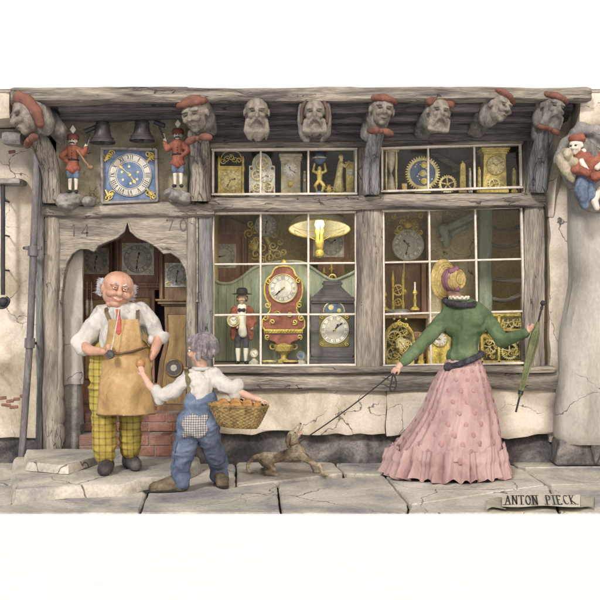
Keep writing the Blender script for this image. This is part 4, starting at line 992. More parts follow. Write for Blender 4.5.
# -- small boxes and books
def slim(u, w_, top, mat, name, label, cat, grp=None):
    t = T(name, F, u, ZS, label, cat, grp); m = MB(); m.out(F, [(u - w_, b), (u + w_, b), (u + w_ * .8, top + 2), (u, top), (u - w_ * .8, top + 2)], 0, .05); m.out(F, [(u - w_ - 1, b), (u + w_ + 1, b), (u + w_ + 1, b - 3), (u - w_ - 1, b - 3)], -.01, .06); m.build('shaft', M[mat], t, bevel=.003)
    m = MB(); m.ell(F.p(u, top + 8, 0), (w_ * .5 * F.s, .006, w_ * .7 * F.s)); m.ell(F.p(u, top - .5, .025), 1.2 * F.s); m.build('ornament', M['gold'], t); return t
slim(304.5, 1.8, 172, 'case_dark' if 'case_dark' in M else 'silver', 'thermometer', 'narrow grey upright instrument between the cream clock and the window bar', 'instrument')
# -- atlas with blue globe
t = T('atlas_statuette', F, 319, ZS, 'golden kneeling figure holding up a blue globe on its shoulders', 'statuette')
MB().ell(F.p(319.5, 158, .0), 6.3 * F.s, nu=24, nv=16).build('globe', M['blue'], t)
m = MB(); m.torus(F.p(319.5, 158), 6.5 * F.s, .7 * F.s, 'Z'); m.build('globe_ring', M['gold_pale'], t)
mb_ = MB(); P = head_prims(mb_, F.p(319.5, 169), 2.9 * F.s, RT(0, 10)); mb_.chain([F.p(319.5, 172), F.p(319.5, 177), F.p(319.5, 181)], [2.6 * F.s, 2.9 * F.s, 2.3 * F.s], 10)
for s in (-1, 1):
    mb_.chain([F.p(319.5 + s * 2.5, 173), F.p(319.5 + s * 6.5, 171), F.p(319.5 + s * 5, 164)], [1.5 * F.s, 1.3 * F.s, 1.1 * F.s], 8)
    mb_.chain([F.p(319.5 + s * 1.5, 182), F.p(319.5 + s * 4.5, 186, -.02), F.p(319.5 + s * 2.5, b - 5)], [2 * F.s, 1.8 * F.s, 1.3 * F.s], 8)
blob('figure', mb_, M['gold'], t, vox=.005, smooth=1)
m = MB(); m.lathe(V((F.p(319.5, 0).x, F.y, 0)), [(7 * F.s, ZS), (7 * F.s, ZS + .012), (5 * F.s, ZS + .02), (4.4 * F.s, ZS + .045), (.001, ZS + .045)]); m.build('pedestal', M['blue'], t)
t = T('gilt_vase', F, 329, ZS, 'tiny gilt vase between the globe bearer and the robed figure', 'vase'); c0 = F.p(329, 0); m = MB(); m.lathe(V((c0.x, F.y, ZS)), [(.02, 0), (.02, .008), (.008, .02), (.022, .05), (.024, .065), (.012, .09), (.018, .1), (.012, .1)], 16); m.build('vase_body', M['gold'], t)
m = MB()
for s in (-1, 1): m.torus(V((c0.x + s * .022, F.y, ZS + .07)), .014, .003)
m.build('handle', M['gold'], t)
# -- robed figure with clock
t = T('figure_clock', F, 343, ZS, 'gilt mantel clock with a robed standing figure leaning on its case', 'clock')
m = MB(); m.out(F, [(331, b), (355, b), (355, b - 5), (331, b - 5)], -.02, .12); m.out(F, [(346, b - 4), (354.5, b - 4), (354.5, 163), (346, 163)], 0, .09); mouldings(m, F, 350.2, 164, 4.4, ((2, 1),), -.01, .1); m.build('case', M['gold'], t, bevel=.003)
dial(t, F.p(350.2, 172, -.004), 3.4 * F.s, 'enamel', 'ink_soft', 'ink', (9, 15))
mb_ = MB(); P = head_prims(mb_, F.p(341, 157.5), 3.4 * F.s, RT(35)); mb_.chain([F.p(341, 161), F.p(340, 168), F.p(339, 176), F.p(338.5, b - 7)], [2.2 * F.s, 3.2 * F.s, 3.4 * F.s, 5.6 * F.s], 12); mb_.chain([F.p(341, 164, -.02), F.p(345.5, 167, -.03), F.p(349, 162, -.02)], [1.7 * F.s, 1.4 * F.s, 1.1 * F.s], 8)
blob('robed_figure', mb_, M['gold_pale'], t, vox=.005, smooth=1, folds=(.002, 40, (1, 1, .3)))
# -- right upper window
ZS = 2.252
t = T('hourglass', F, 391, ZS, 'sand hourglass in a pale turned frame, leftmost in the right upper window', 'hourglass'); b = vb(F, ZS); c0 = V((F.p(391, 0).x, F.y, 0)); zz = lambda v: F.p(0, v).z
m = MB()
for a, b2 in ((b, b - 3), (152, 149)): m.lathe(c0, [(7.6 * F.s, zz(a)), (8 * F.s, zz((a + b2) / 2)), (7.4 * F.s, zz(b2))], 24)
m.build('end_plate', M['gold_pale'], t)
m = MB()
for a in (40, 140, 220, 320): q_ = c0 + V((math.cos(R(a)), math.sin(R(a)), 0)) * 6.6 * F.s; m.lathe(q_, [(.005, zz(b - 3)), (.009, zz(185)), (.005, zz(173)), (.009, zz(160)), (.005, zz(152))], 10)
m.build('frame_post', M['gold_pale'], t)
m = MB(); m.lathe(c0, [(4.8 * F.s, zz(b - 3)), (5.2 * F.s, zz(188)), (3 * F.s, zz(179)), (.8 * F.s, zz(173)), (3 * F.s, zz(167)), (5.2 * F.s, zz(159)), (4.8 * F.s, zz(152))], 24); m.build('sand_bulb', M['sand'] if 'sand' in M else M['silver'], t)
t = T('gilt_box', F, 404.5, ZS, 'tiny gilt casket between the hourglass and the round blue dial', 'casket'); m = MB(); m.out(F, [(402, b), (407, b), (407, b - 8), (402, b - 8)], 0, .04); m.build('casket_body', M['gold'], t, bevel=.003); m = MB(); m.cyl(F.p(402, b - 8, .02), F.p(407, b - 8, .02), .02); m.build('lid', M['gold_pale'], t)
t = T('astronomical_dial', F, 423, ZS, 'round blue astronomical dial with toothed gilt rim straddling the window bar', 'clock'); cc = F.p(423, 173, .02)
m = MB(); gear(m, cc, 17.5 * F.s, 40, .02, 0, .2); m.build('toothed_rim', M['gold_pale'], t)
m = MB(); m.lathe(cc + V((0, .01, 0)), [(14.2 * F.s, -.01), (14.2 * F.s, .004), (.001, .004)], 36, 'Y'); dd = m.build('dial', M['blue'], t)
m = MB(); q = random.Random(3)
for i in range(16):
    a = i * 2.4; r_ = (3 + (i * 7 % 9)) * F.s; m.ell(cc + V((math.cos(a) * r_, 0, math.sin(a) * r_)), (.9 * F.s, .004, .9 * F.s), nu=8, nv=6)
m.build('star', M['enamel'], dd)
m = MB()
for v in (-8, 8.5): m.lathe(cc + V((1.2 * F.s, 0, v * F.s)), [(3.4 * F.s, 0), (3.2 * F.s, .008), (1.6 * F.s, .012), (.001, .01)], 18, 'Y')
m.build('small_dial', M['gold'], dd)
m = MB(); m.out(F, [(414, b), (432, b), (428, b - 5), (418, b - 5)], 0, .07); m.build('stand', M['gold'], t, bevel=.003)
t = T('gear_wheel', F, 448, ZS, 'brass gear wheel with curved spokes standing on the upper shelf', 'gear'); m = MB(); gear(m, F.p(448, b - 9.3, .02), 9.3 * F.s, 24, .02, 5, .25); m.build('wheel', M['gold_pale'], t); m = MB(); m.cyl(F.p(448, b - 9.3, .0), F.p(448, b - 9.3, .06), .012); m.build('axle', M['gold'], t)
slim(463, 3.2, 162, 'gold', 'brass_obelisk', 'tall brass obelisk beside the gear wheel', 'obelisk'); slim(470.3, 1.3, 169, 'silver', 'steel_pin', 'thin grey pin standing right of the tall brass obelisk', 'instrument')
slim(479.5, 1.8, 168, 'gold', 'brass_candle', 'short brass candle left of the big gilt tower clock', 'candle'); slim(514.5, 2.2, 169, 'gold', 'brass_candle', 'short brass candle right of the big gilt tower clock', 'candle')
t = T('tower_clock', F, 494, ZS, 'large square gilt clock with projecting cornice and round dial in the right upper window', 'clock')
m = MB(); m.out(F, [(483, b), (507, b), (506, 154), (484, 154)], 0, .16); mouldings(m, F, 495, b, 12, ((4, 1.5),), -.01, .17); mouldings(m, F, 495, 154, 11, ((2, 1), (2, 2.4), (2, 3.4)), -.01, .17); m.build('case', M['gold'], t, bevel=.003)
dial(t, F.p(496, 165.5, -.004), 9 * F.s, 'gold_pale', 'walnut', 'walnut', (10, 10), ring='gold'); m = MB(); gear(m, F.p(494, 184, -.02), 6 * F.s, 18, .01); m.build('gear', M['gold_pale'], t)
m = MB(); scrolls(m, F, 486, 178, 504, 190, 8, 2.6, 9, .003); m.build('engraving', M['gold_pale'], t)
G = Fr(.5); t = T('roof_brace', G, 450, ZS, 'crossed grey timber braces behind the right upper window', 'timber brace')
for (a, b2) in (((432, 153), (475, 178)), ((452, 172), (482, 152)), ((520, 150), (500, 172))):
    m = MB(); beam(m, G.p(*a), G.p(*b2), 5.5 * G.s, .05, a[0], wob=.002); m.build('brace', M['wood_x'], t)

# ---------------------------------------------------------------- left display window
G = Fr(.95); t = T('gabled_clock', G, 226, 1.95, 'brown wooden gabled wall clock in the top left of the left window', 'clock')
zz = lambda v: G.p(0, v).z
m = MB(); m.out(G, [(205, 283), (247, 283), (247, 232), (205, 232)], 0, .16); m.out(G, [(202, 283), (250, 283), (248, 277), (204, 277)], -.03, .16); m.out(G, [(202, 235), (251, 235), (251, 231), (202, 231)], -.03, .16); m.build('case', M['walnut_red'], t, bevel=.004)
m = MB(); m.out(G, [(201, 231), (252, 231), (253, 228), (227, 217), (200, 228)], -.03, .16); m.build('gable', M['walnut'], t, bevel=.003)
m = MB()
for u in (212 - 5, 243): m.lathe(V((G.p(u, 0).x, G.y - .01, 0)), [(.017, zz(275)), (.02, zz(270)), (.012, zz(262)), (.017, zz(255)), (.012, zz(246)), (.02, zz(240)), (.017, zz(236))], 14)
m.build('turned_column', M['walnut_red'], t)
m = MB(); m.out(G, [(212, 268), (236, 268), (236, 244), (212, 244)], -.006, .02); m.build('dial_plate', M['silver'], t); dial(t, G.p(224, 256, -.01), 11.5 * G.s, 'enamel_grey', 'ink_soft', 'ink', (8, 43)); dial(t, G.p(224, 276, -.01), 0.1 * G.s) if False else None
G = Fr(.9); t = T('cartel_clock', G, 266, 1.8, 'round silver wall clock above gilt scrollwork in the left display window', 'clock')
dial(t, G.p(266, 226, -.03), 10.5 * G.s, 'silver', 'ink_soft', 'ink', (12, 30), ring='silver'); m = MB(); m.lathe(G.p(266, 226, 0), [(9.5 * G.s, -.15), (10 * G.s, .02)], 24, 'Y'); m.build('case_drum', M['silver'], t)
m = MB(); m.tube(smooth_path([G.p(266, 236), G.p(270, 248), G.p(268, 262)]), lerp_list([.03, .012], 13), 10)
for i, (u, v, r_) in enumerate(((273, 246, 5), (262, 247, 6), (277, 255, 5), (256, 254, 6), (270, 258, 6), (262, 260, 4), (280, 242, 3.4), (283, 252, 4), (255, 243, 4), (274, 236, 3))): scroll(m, G.p(u, v, -.02), r_ * G.s, 1.4, i * 1.3, 1 if i % 2 else -1, .009)
m.build('gilt_scrollwork', M['gold_pale'], t)
t = T('wall_sconce', G, 251, 1.8, 'brass leaf wall sconce between the gabled clock and the round silver clock', 'sconce'); m = MB()
for i, (u, v, r_) in enumerate(((251, 224, 4), (255, 230, 4), (249, 234, 5), (256, 240, 3), (252, 246, 5))): scroll(m, G.p(u, v, -.02), r_ * G.s, 1.3, i * 2.1, 1 if i % 2 else -1, .010)
m.build('leaf_scroll', M['gold'], t); m = MB(); m.lathe(G.p(254, 247, -.02), [(.03, 0), (.03, .008), (.01, .014), (.001, .014)], 18, 'Y'); m.build('wall_rose', M['gold'], t)
G = Fr(.9); t = T('framed_clock', G, 330, 1.8, 'square framed clock on the wall half hidden by the hanging lamp', 'clock')
m = MB(); m.out(G, [(309, 261), (349, 261), (349, 226), (309, 226)], 0, .12); m.out(G, [(305, 264), (351, 264), (351, 259), (305, 259)], -.03, .12); m.build('case', M['walnut_red'], t, bevel=.004); m = MB(); m.out(G, [(313, 257), (344, 257), (344, 229), (313, 229)], -.008, .02); m.build('dial_plate', M['silver'], t); dial(t, G.p(331, 243, -.012), 12.5 * G.s, 'enamel_grey', 'ink_soft', 'ink', (1, 50))
# hanging lamp
G = Fr(.40); k = G.s; t = T('hanging_lamp', G, 319, 1.72, 'hanging brass oil lamp with wide cream shade, lit, in the left display window', 'lamp'); c0 = V((G.p(319.5, 0).x, G.y, 0)); zz = lambda v: G.p(0, v).z
def xform_(mb):
    pc = c0 + V((0, 0, zz(226))); rt = Matrix.Rotation(R(-13), 3, 'X')
    mb.v = [pc + rt @ (v - pc) for v in mb.v]
m = MB(); m.lathe(c0, [(31 * k, zz(229)), (30 * k, zz(224.5)), (25 * k, zz(218)), (15 * k, zz(213.5)), (6 * k, zz(212)), (6 * k, zz(212.6)), (15 * k, zz(214.2)), (24.6 * k, zz(218.6)), (29.4 * k, zz(225)), (30.4 * k, zz(229))], 40, cap=False); xform_(m); m.build('lamp_shade', M['shade'], t)
m = MB(); m.torus(c0 + V((0, 0, zz(229))), 31 * k, .9 * k, 'Z', 40); m.torus(c0 + V((0, 0, zz(223))), 28.6 * k, .7 * k, 'Z', 40); xform_(m); m.build('shade_trim', M['gold'], t)
m = MB(); m.lathe(c0 + V((-.0, 0, 0)), [(2 * k, zz(258)), (4.4 * k, zz(256)), (4.8 * k, zz(253)), (3.2 * k, zz(250)), (4.2 * k, zz(245)), (4.6 * k, zz(240)), (3.8 * k, zz(235)), (5 * k, zz(232)), (4.6 * k, zz(229)), (.01, zz(228))], 24); m.build('brass_font', M['gold'], t)
m = MB(); m.lathe(c0, [(3.6 * k, zz(229)), (5.4 * k, zz(225)), (4 * k, zz(220)), (3 * k, zz(214)), (2.8 * k, zz(214)), (5 * k, zz(225)), (3.2 * k, zz(229))], 20, cap=False); m.build('glass_chimney', M['lamp_glow'], t)
m = MB()
for a in (30, 150, 270): m.tube([c0 + V((math.cos(R(a)) * 29 * k, math.sin(R(a)) * 29 * k, zz(229))), c0 + V((math.cos(R(a)) * 4 * k, math.sin(R(a)) * 4 * k, zz(240)))], .004, 6)
m.build('bracket_arm', M['gold'], t)
m = MB(); m.tube([c0 + V((0, 0, zz(212))), c0 + V((0, 0, 2.17))], .008, 8); m.build('hanging_rod', M['gold'], t)
lp = bpy.data.lights.new('lamp_flame', 'POINT'); lp.energy = 4.5; lp.color = (1, .92, .76); lp.shadow_soft_size = .06; lo = bpy.data.objects.new('lamp_flame', lp); COL.objects.link(lo); lo.location = c0 + V((0, -.15, zz(224)))
# green display back
G = Fr(.55); t = T('display_panelling', G, 285, ZF, 'sage green boarded display back with swooping top edge in the left window', 'panelling')
top = [(204, 280), (212, 279), (220, 283), (231, 283), (242, 277), (252, 269), (262, 265), (276, 262), (300, 262), (312, 268), (324, 276), (334, 280), (346, 276), (358, 270), (366, 268)]
m = MB(); m.out(G, [(366, 361), (204, 361)] + top, 0, .03); m.build('board', M['green_panel'], t, smooth=False)
m = MB(); m.tube([G.p(u, v, -.006) for u, v in smooth_path([V((a, b2, 0)) for a, b2 in top], 4) for _ in [0]] if False else [G.p(p.x, p.y, -.006) for p in smooth_path([V((a, b2, 0)) for a, b2 in top], 4)], .013, 8); m.build('top_moulding', M['green_wood'], t)
for i, u in enumerate((211, 219, 227, 235, 243, 251, 259, 300, 308, 340, 350)):
    m = MB(); m.tube([G.p(u, 361, -.002), G.p(u + .5, 287 if u < 240 else 278, -.002)], .006, 6); m.build('batten', M['green_wood'], t)
# puppet doll
G = Fr(.25); k = G.s; b = vb(G, ZF); q = lambda u, v, dy=0: G.p(u, v, dy); t = T('gentleman_doll', G, 241, ZF, 'doll of a gentleman in black hat, red coat and breeches holding a small round clock', 'doll')
mb_ = MB(); P = head_prims(mb_, q(242, 298.5), 6.6 * k, RT(0, 0)); mb_.caps(q(242, 302), q(242, 308), 2.2 * k, 2.4 * k)
blob('head', mb_, M['doll_skin'], t, vox=.005, smooth=1)
m = MB(); m.lathe(q(242, 294.5), [(9.6 * k, 0), (10 * k, .006), (5.8 * k, .012), (5.2 * k, .045), (3.5 * k, .058), (.001, .06)], 26); m.build('hat', M['ink'], t)
m = MB(); 
for s in (-1, 1): m.ell(P(s * .72, .3, .0), (1.2 * k, 2.6 * k, 3 * k))
m.ell(P(0, .45, .1), (5 * k, 4.4 * k, 5.6 * k)); m.build('hair', M['walnut'], t)
mb_ = MB(); mb_.chain([q(242, 308), q(242, 320), q(242, 328)], [5 * k, 5 * k, 4.6 * k]); mb_.chain([q(241, 318, -.04), q(243, 333, -.03)], [4 * k, 4.6 * k], 10); blob('waistcoat', mb_, M['enamel'], t, vox=.006, smooth=2)
mb_ = MB()
for s in (-1, 1):
    mb_.chain([q(242 + s * 6, 309), q(242 + s * 7, 322), q(242 + s * 8.5, 334), q(242 + s * 9, 338)], [3.4 * k, 3.4 * k, 3.6 * k, 2.6 * k], 12)
    mb_.chain([q(242 + s * 8, 310), q(242 + s * 12.5, 321), q(242 + s * (4 if s < 0 else 9.5), 327, -.05)], [3.2 * k, 2.8 * k, 2.4 * k], 12)
mb_.ell(q(242, 318, .03), (8 * k, .03, 13 * k)); blob('coat', mb_, M['red_coat'], t, vox=.006, smooth=2, folds=(.002, 25, (1, 1, .5)))
m = MB(); m.ell(q(242, 310, -.045), (2.2 * k, .01, 1.4 * k)); 
for s in (-1, 1): m.ell(q(242 + s * 2.2, 310, -.045), (1.8 * k, .01, 2 * k))
m.build('bow_tie', M['ink'], t)
mb_ = MB()
for s in (-1, 1): mb_.chain([q(242 + s * 3, 329), q(242 + s * 4, 338), q(242 + s * 4, 346.5)], [4 * k, 3.8 * k, 3 * k], 12)
blob('breeches', mb_, M['dark_cloth'], t, vox=.006, smooth=2)
for s in (-1, 1):
    m = MB(); m.chain([q(242 + s * 4, 345), q(242 + s * 4, 352), q(242 + s * 3.8, b - 3)], [2.4 * k, 2.5 * k, 1.5 * k], 12); m.build('stocking', M['enamel'], t)
    m = MB(); m.chain([q(242 + s * 3.8, b - 1.6), q(242 + s * 5.2, b - 1.3, -.035)], [1.8 * k, 1.5 * k], 10); m.build('shoe', M['ink'], t)
    m = MB(); m.ell(q(242 + (s * 10 if s > 0 else s * 4), 328 if s > 0 else 327, -.055), (1.9 * k, .014, 1.9 * k)); m.build('hand', M['doll_skin'], t)
dt = thing('pocket_clock', q(234, 320, -.09), 'small round clock with gilt case held by the gentleman doll', 'clock'); dial(dt, q(234, 320, -.085), 4.2 * k, 'enamel', 'ink', 'ink', (10, 10), ring='gold_pale'); m = MB(); m.lathe(q(234, 320, -.07), [(6.5 * k, 0), (6.5 * k, .008), (.001, .009)], 22, 'Y'); m.build('gilt_case', M['gold_pale'], dt)
# pocket watches on the display floor
for (u, r_, lab, mat) in ((254, 4.5, 'small pink faced watch on end beside the doll', 'enamel'), (301, 4.6, 'dark blue round watch below the red clock', 'blue')):
    G = Fr(.17); b = vb(G, ZF); lift = 7 if mat == 'enamel' else 4.5; t = T('desk_watch', G, u, ZF, lab, 'watch', 'watches on the display floor'); c = G.p(u, b - r_ - lift)
    dial(t, c, (r_ - .6) * G.s, mat, 'cap_red' if mat == 'enamel' else 'silver', 'cap_red' if mat == 'enamel' else 'gold', (10, 22), ring='gold_pale'); m = MB(); m.lathe(V((c.x, c.y + .02, ZF)), [(5 * G.s, 0), (5.4 * G.s, .02), (3 * G.s, .035), (1.2 * G.s, .05), (1.0 * G.s, lift * G.s)], 20); m.build('stand', M['silver'], t)
for i, (u, lab) in enumerate(((269, 'shallow grey dish on the display floor under the red clock'), (290, 'shallow red dish on the display floor left of the dark pagoda clock'))):
    G = Fr(.16); t = T('shallow_dish', G, u, ZF, lab, 'dish', 'dishes on the display floor'); m = MB(); m.lathe(V((G.p(u, 0).x, G.y, ZF)), [(.03, 0), (.05, .008), (.068, .028), (.064, .03), (.045, .014), (.001, .012)], 26); m.build('dish_body', M['silver' if i == 0 else 'cap_red'], t); m = MB(); m.torus(V((G.p(u, 0).x, G.y, ZF + .029)), .066, .004, 'Z'); m.build('rim', M['gold'], t)
# red boulle clock
G = Fr(.36); b = vb(G, ZF); k = G.s; t = T('red_bracket_clock', G, 284, ZF, 'waisted red clock with gilt mounts and large white dial in the left window', 'clock')
half = [(0, 266), (6, 267), (10, 270), (12, 275), (17, 280), (19, 288), (18, 297), (14, 305), (13.5, 311), (18, 316), (21, 321), (21, 327), (19, 329)]
m = MB(); m.out(G, [(283.5 + x, v) for x, v in half] + [(283.5 - x, v) for x, v in half[:0:-1]], 0, .16); m.build('case', M['boulle'], t, bevel=.006)
m = MB(); h2 = [(19, 331), (20, 335), (15, 340), (9, 342), (6, 345)]; m.out(G, [(283.5 + x, v) for x, v in h2] + [(283.5 - x, v) for x, v in h2[::-1]], .0, .14); m.build('bracket_shelf', M['boulle'], t, bevel=.006)
m = MB()
for s in (-1, 1):
    m.tube([G.p(283.5 + s * p.x, p.y, -.004) for p in smooth_path([V((x, v, 0)) for x, v in half], 4)], .008, 8)
    for j, (x, v, r_) in enumerate(((15, 281, 3), (16, 305, 3.4), (18, 318, 3.2), (6, 314, 3), (11, 322, 2.8), (16, 337, 2.8))): scroll(m, G.p(283.5 + s * x, v, -.012), r_ * k, 1.2, j, s, .007)
m.ell(G.p(283.5, 263, .06), (3 * k, .03, 4 * k)); m.build('gilt_mount', M['gold'], t)
m = MB(); a = G.p(264, 333); b2 = G.p(303, 329); m.bx(a.x, b2.x, G.y - .02, G.y + .16, a.z, b2.z)
for i in range(13): m.ell(G.p(265.5 + i * 3, 331, -.02), 1.5 * k, nu=8, nv=6)
m.build('gilt_band', M['gold'], t)
dial(t, G.p(283, 288.5, -.012), 13.4 * k, 'enamel', 'ink_soft', 'ink', (7, 38), ring='gold_pale', center=None)
m = MB(); c0 = G.p(283.5, 0, .07); m.lathe(V((c0.x, c0.y, 0)), [(6 * k, ZF), (6 * k, ZF + .02), (2.5 * k, ZF + .035), (3 * k, G.p(0, 355).z), (9 * k, G.p(0, 351).z), (10.5 * k, G.p(0, 346).z), (8 * k, G.p(0, 343).z)], 24)
for s in (-1, 1): m.torus(G.p(283.5 + s * 11, 347, .07), 2.6 * k, .8 * k)
m.build('gilt_urn_foot', M['gold'], t)
# dark pagoda clock
G = Fr(.22); b = vb(G, ZF); k = G.s; t = T('pagoda_clock', G, 331, ZF, 'dark ebonised bracket clock with stepped pagoda top, moon arch and big cream dial', 'clock')
m = MB(); m.out(G, [(311, b - 8), (354, b - 8), (354, 302), (311, 302)], 0, .22); mouldings(m, G, 332.5, b, 21.5, ((4, 1.5), (3, .4), (2, -1)), -.02, .23); mouldings(m, G, 332.5, 303, 21, ((2, .3), (3, 1.5), (1.5, .5)), -.02, .23); m.build('case', M['dark_case'], t, bevel=.004)
m = MB(); m.out(G, [(313, 296.5), (352, 296.5), (347, 292), (342, 287), (341, 284), (324, 284), (323, 287), (318, 292)], .02, .2); mouldings(m, G, 332.5, 284.5, 9, ((2, 1.2), (2, 0)), .04, .18); m.build('pagoda_top', M['dark_case'], t, bevel=.004)
m = MB(); m.torus(G.p(332.5, 278), 3.4 * k, .8 * k, a0=0, a1=math.pi); m.build('carrying_handle', M['gold'], t)
m = MB(); m.out(G, [(319, 347), (349, 347), (349, 314), (346, 313)] + [(335 - 1 + x, y) for x, y in arc(0, 312, 11, 10.5, 0, -180, 12)] + [(322, 313), (319, 314)], -.006, .01); dpl = m.build('dial_plate', M['olive_gilt'], t)
m = MB(); m.out(G, [(334 + x, y) for x, y in arc(0, 312, 9, 8.6, 0, -180, 14)], -.010, .0); m.build('moon_arch', M['blue'], dpl); m = MB(); m.lathe(G.p(331, 307.5, -.01), [(2.8 * k, 0), (2.6 * k, .004), (.001, .005)], 18, 'Y'); m.lathe(G.p(339, 310.5, -.01), [(2.2 * k, 0), (2 * k, .004), (.001, .005)], 18, 'Y'); m.build('moon', M['gold_pale'], dpl)
m = MB(); m.torus(G.p(334, 312, -.008), 10.6 * k, .7 * k, a0=0, a1=math.pi); m.build('arch_moulding', M['silver'], dpl)
dial(t, G.p(334.5, 329.5, -.01), 14.2 * k, 'enamel', 'ink_soft', 'ink', (1, 8), center='enamel_grey')
m = MB()
for su, sv in ((322, 344), (347, 344), (322, 317), (347, 317)): scroll(m, G.p(su, sv, -.01), 2.2 * k, 1.2, su, 1, .004)
m.build('corner_scroll', M['gold'], dpl)
G = Fr(.75)
for u, v, lab in ((324, 276, 'small gilt candlestick left of the other behind the pagoda clock'), (331.5, 272, 'gilt cross shaped finial candlestick right of the other behind the pagoda clock')):
    t = T('gilt_candlestick', G, u, 1.5, lab, 'candlestick', 'gilt candlesticks behind the pagoda clock'); c0 = V((G.p(u, 0).x, G.y, 0)); zz = lambda v_: G.p(0, v_).z
    m = MB(); m.lathe(c0, [(.025, zz(283)), (.025, zz(282)), (.008, zz(280)), (.012, zz(276)), (.007, zz(272)), (.016, zz(v - 3)), (.01, zz(v - 7)), (.002, zz(v - 9))], 14); m.build('stem', M['gold'], t)
    m = MB(); m.cyl(c0 + V((-.025, 0, zz(v - 3))), c0 + V((.025, 0, zz(v - 3))), .005); m.build('cross_arm', M['gold'], t)
t = T('wall_shelf', G, 328, 1.5, 'small dark wall shelf under the two gilt candlesticks', 'shelf'); m = MB(); m.out(G, [(312, 286), (350, 286), (350, 283), (312, 283)], -.06, .35); m.build('board', M['walnut'], t)
m = MB(); m.out(G, [(318, 283), (345, 283), (345, 264), (318, 264)], .08, .12); m.build('back_board', M['walnut_red'], t)

# ---------------------------------------------------------------- right display window
G = Fr(.8); k = G.s; t = T('crowned_wall_clock', G, 408, 1.8, 'round grey wall clock with gilt crown crest in the top left of the right window', 'clock'); c = G.p(408, 245)
dial(t, c, 14.5 * k, 'silver', 'ink_soft', 'ink', (10, 32), ring='enamel_grey', center='enamel_grey', hub='walnut'); m = MB(); m.lathe(c + V((0, .01, 0)), [(13 * k, -.25), (14 * k, 0)], 28, 'Y'); m.build('case_drum', M['walnut'], t)
m = MB(); m.ell(G.p(408, 224), (5 * k, .03, 4.5 * k)); m.ell(G.p(408, 216), (2 * k, .015, 3 * k))
for i, (u, v, r_) in enumerate(((400, 228, 4), (416, 228, 4), (396, 232, 3), (420, 232, 3), (403, 222, 3.4), (413, 222, 3.4), (394, 216, 3), (421, 216, 3))): scroll(m, G.p(u, v, -.01), r_ * k, 1.3, i, 1 if u > 408 else -1, .009)
m.build('gilt_crest', M['gold'], t)
m = MB(); m.tube([G.p(404, 259), G.p(404, 290)], .006, 6); m.ell(G.p(404, 292), (.03, .01, .03)); m.build('pendulum', M['gold'], t)
G = Fr(.55); t = T('domed_clock', G, 397, 1.28, 'tall brass mechanism under a clear dome standing on a shelf in the right window', 'clock'); c0 = V((G.p(398, 0).x, G.y, 0)); zz = lambda v_: G.p(0, v_).z
m = MB(); m.lathe(c0, [(12 * G.s, zz(315)), (12 * G.s, zz(311)), (9 * G.s, zz(309)), (.001, zz(309))], 26); m.build('base', M['silver'], t)
for u in (-5, 5):
    m = MB(); m.lathe(c0 + V((u * G.s, 0, 0)), [(.012, zz(309)), (.016, zz(305)), (.008, zz(300)), (.010, zz(285)), (.014, zz(280)), (.008, zz(276)), (.001, zz(270))], 12); m.build('pillar', M['gold'], t)
m = MB(); gear(m, G.p(398, 290), 6 * G.s, 20, .012); gear(m, G.p(398, 302, -.01), 4 * G.s, 16, .012); m.build('gear', M['gold'], t)
t = T('window_shelf', G, 405, 1.25, 'brown wooden shelf across the left of the right window', 'shelf'); m = MB(); m.out(G, [(376, 318), (428, 318), (428, 315), (376, 315)], -.12, .5); m.build('board', M['walnut'], t)
m = MB(); m.out(G, [(376, 315), (384, 315), (384, 262), (376, 262)], .1, .5); m.build('end_board', M['walnut'], t)
# skeleton clock
def skeleton(F, cu, w_, top, z, label, seed, dialv=None, fm='gold'):
    b = vb(F, z); k = F.s; t = T('skeleton_clock', F, cu, z, label, 'clock')
    m = MB(); m.out(F, [(cu - w_, b), (cu + w_, b), (cu + w_, b - 4), (cu - w_, b - 4)], -.03, .14); m.build('base', M['gold'], t, bevel=.003)
    m = MB(); pts = [(cu - w_ + 1, b - 3), (cu - w_ - .5, b - 16), (cu - w_ + 2, top + 14), (cu - 4, top + 6), (cu + 4, top + 6), (cu + w_ - 2, top + 14), (cu + w_ + .5, b - 16), (cu + w_ - 1, b - 3)]
    for dy in (0, .1): m.tube([F.p(p.x, p.y, dy) for p in smooth_path([V((a, b2, 0)) for a, b2 in pts], 5)], 1.1 * k, 8)
    m.build('open_frame', M['gold'], t)
    m = MB(); gear(m, F.p(cu - 5, b - 26, .02), 8 * k, 24, .01, 5); gear(m, F.p(cu + 5.5, b - 17, .035), 8.5 * k, 26, .01, 4); gear(m, F.p(cu - 6, b - 11, .05), 7 * k, 20, .01, 4); gear(m, F.p(cu + 3, b - 33, .05), 5.5 * k, 16, .01, 4); m.build('gear', M['gold_pale'], t)
    m = MB()
    for s in (-1, 0, 1): scroll(m, F.p(cu + s * 6, top + 5 + abs(s) * 2, -.005), 3 * k, 1.2, s + 1.5, s or 1, .007); m.ell(F.p(cu + s * 6, top - 1 + abs(s) * 2), 1.3 * k, nu=8, nv=6)
    scrolls(m, F, cu - w_ + 3, top + 12, cu + w_ - 3, b - 6, 16, 3.2, seed, .005); m.build('filigree', M['gold'], t)
    m = MB(); m.out(F, [(p[0] * .86 + cu * .14, p[1]) for p in pts], .08, .1); m.build('back_plate', M['olive_gilt'], t)
    if dialv: dial(t, F.p(cu + 1, dialv, -.012), 5.6 * k, 'gold_pale', 'walnut', 'ink', (10, 24))
    return t
skeleton(Fr(.25), 400, 14, 318, ZF, 'openwork gold skeleton clock behind the lady\'s outstretched arm', 5, 343)
G = Fr(.24); b = vb(G, ZF); k = G.s; t = T('carriage_clock', G, 440, ZF, 'small gold clock with white dial seen under the lady\'s left arm', 'clock')
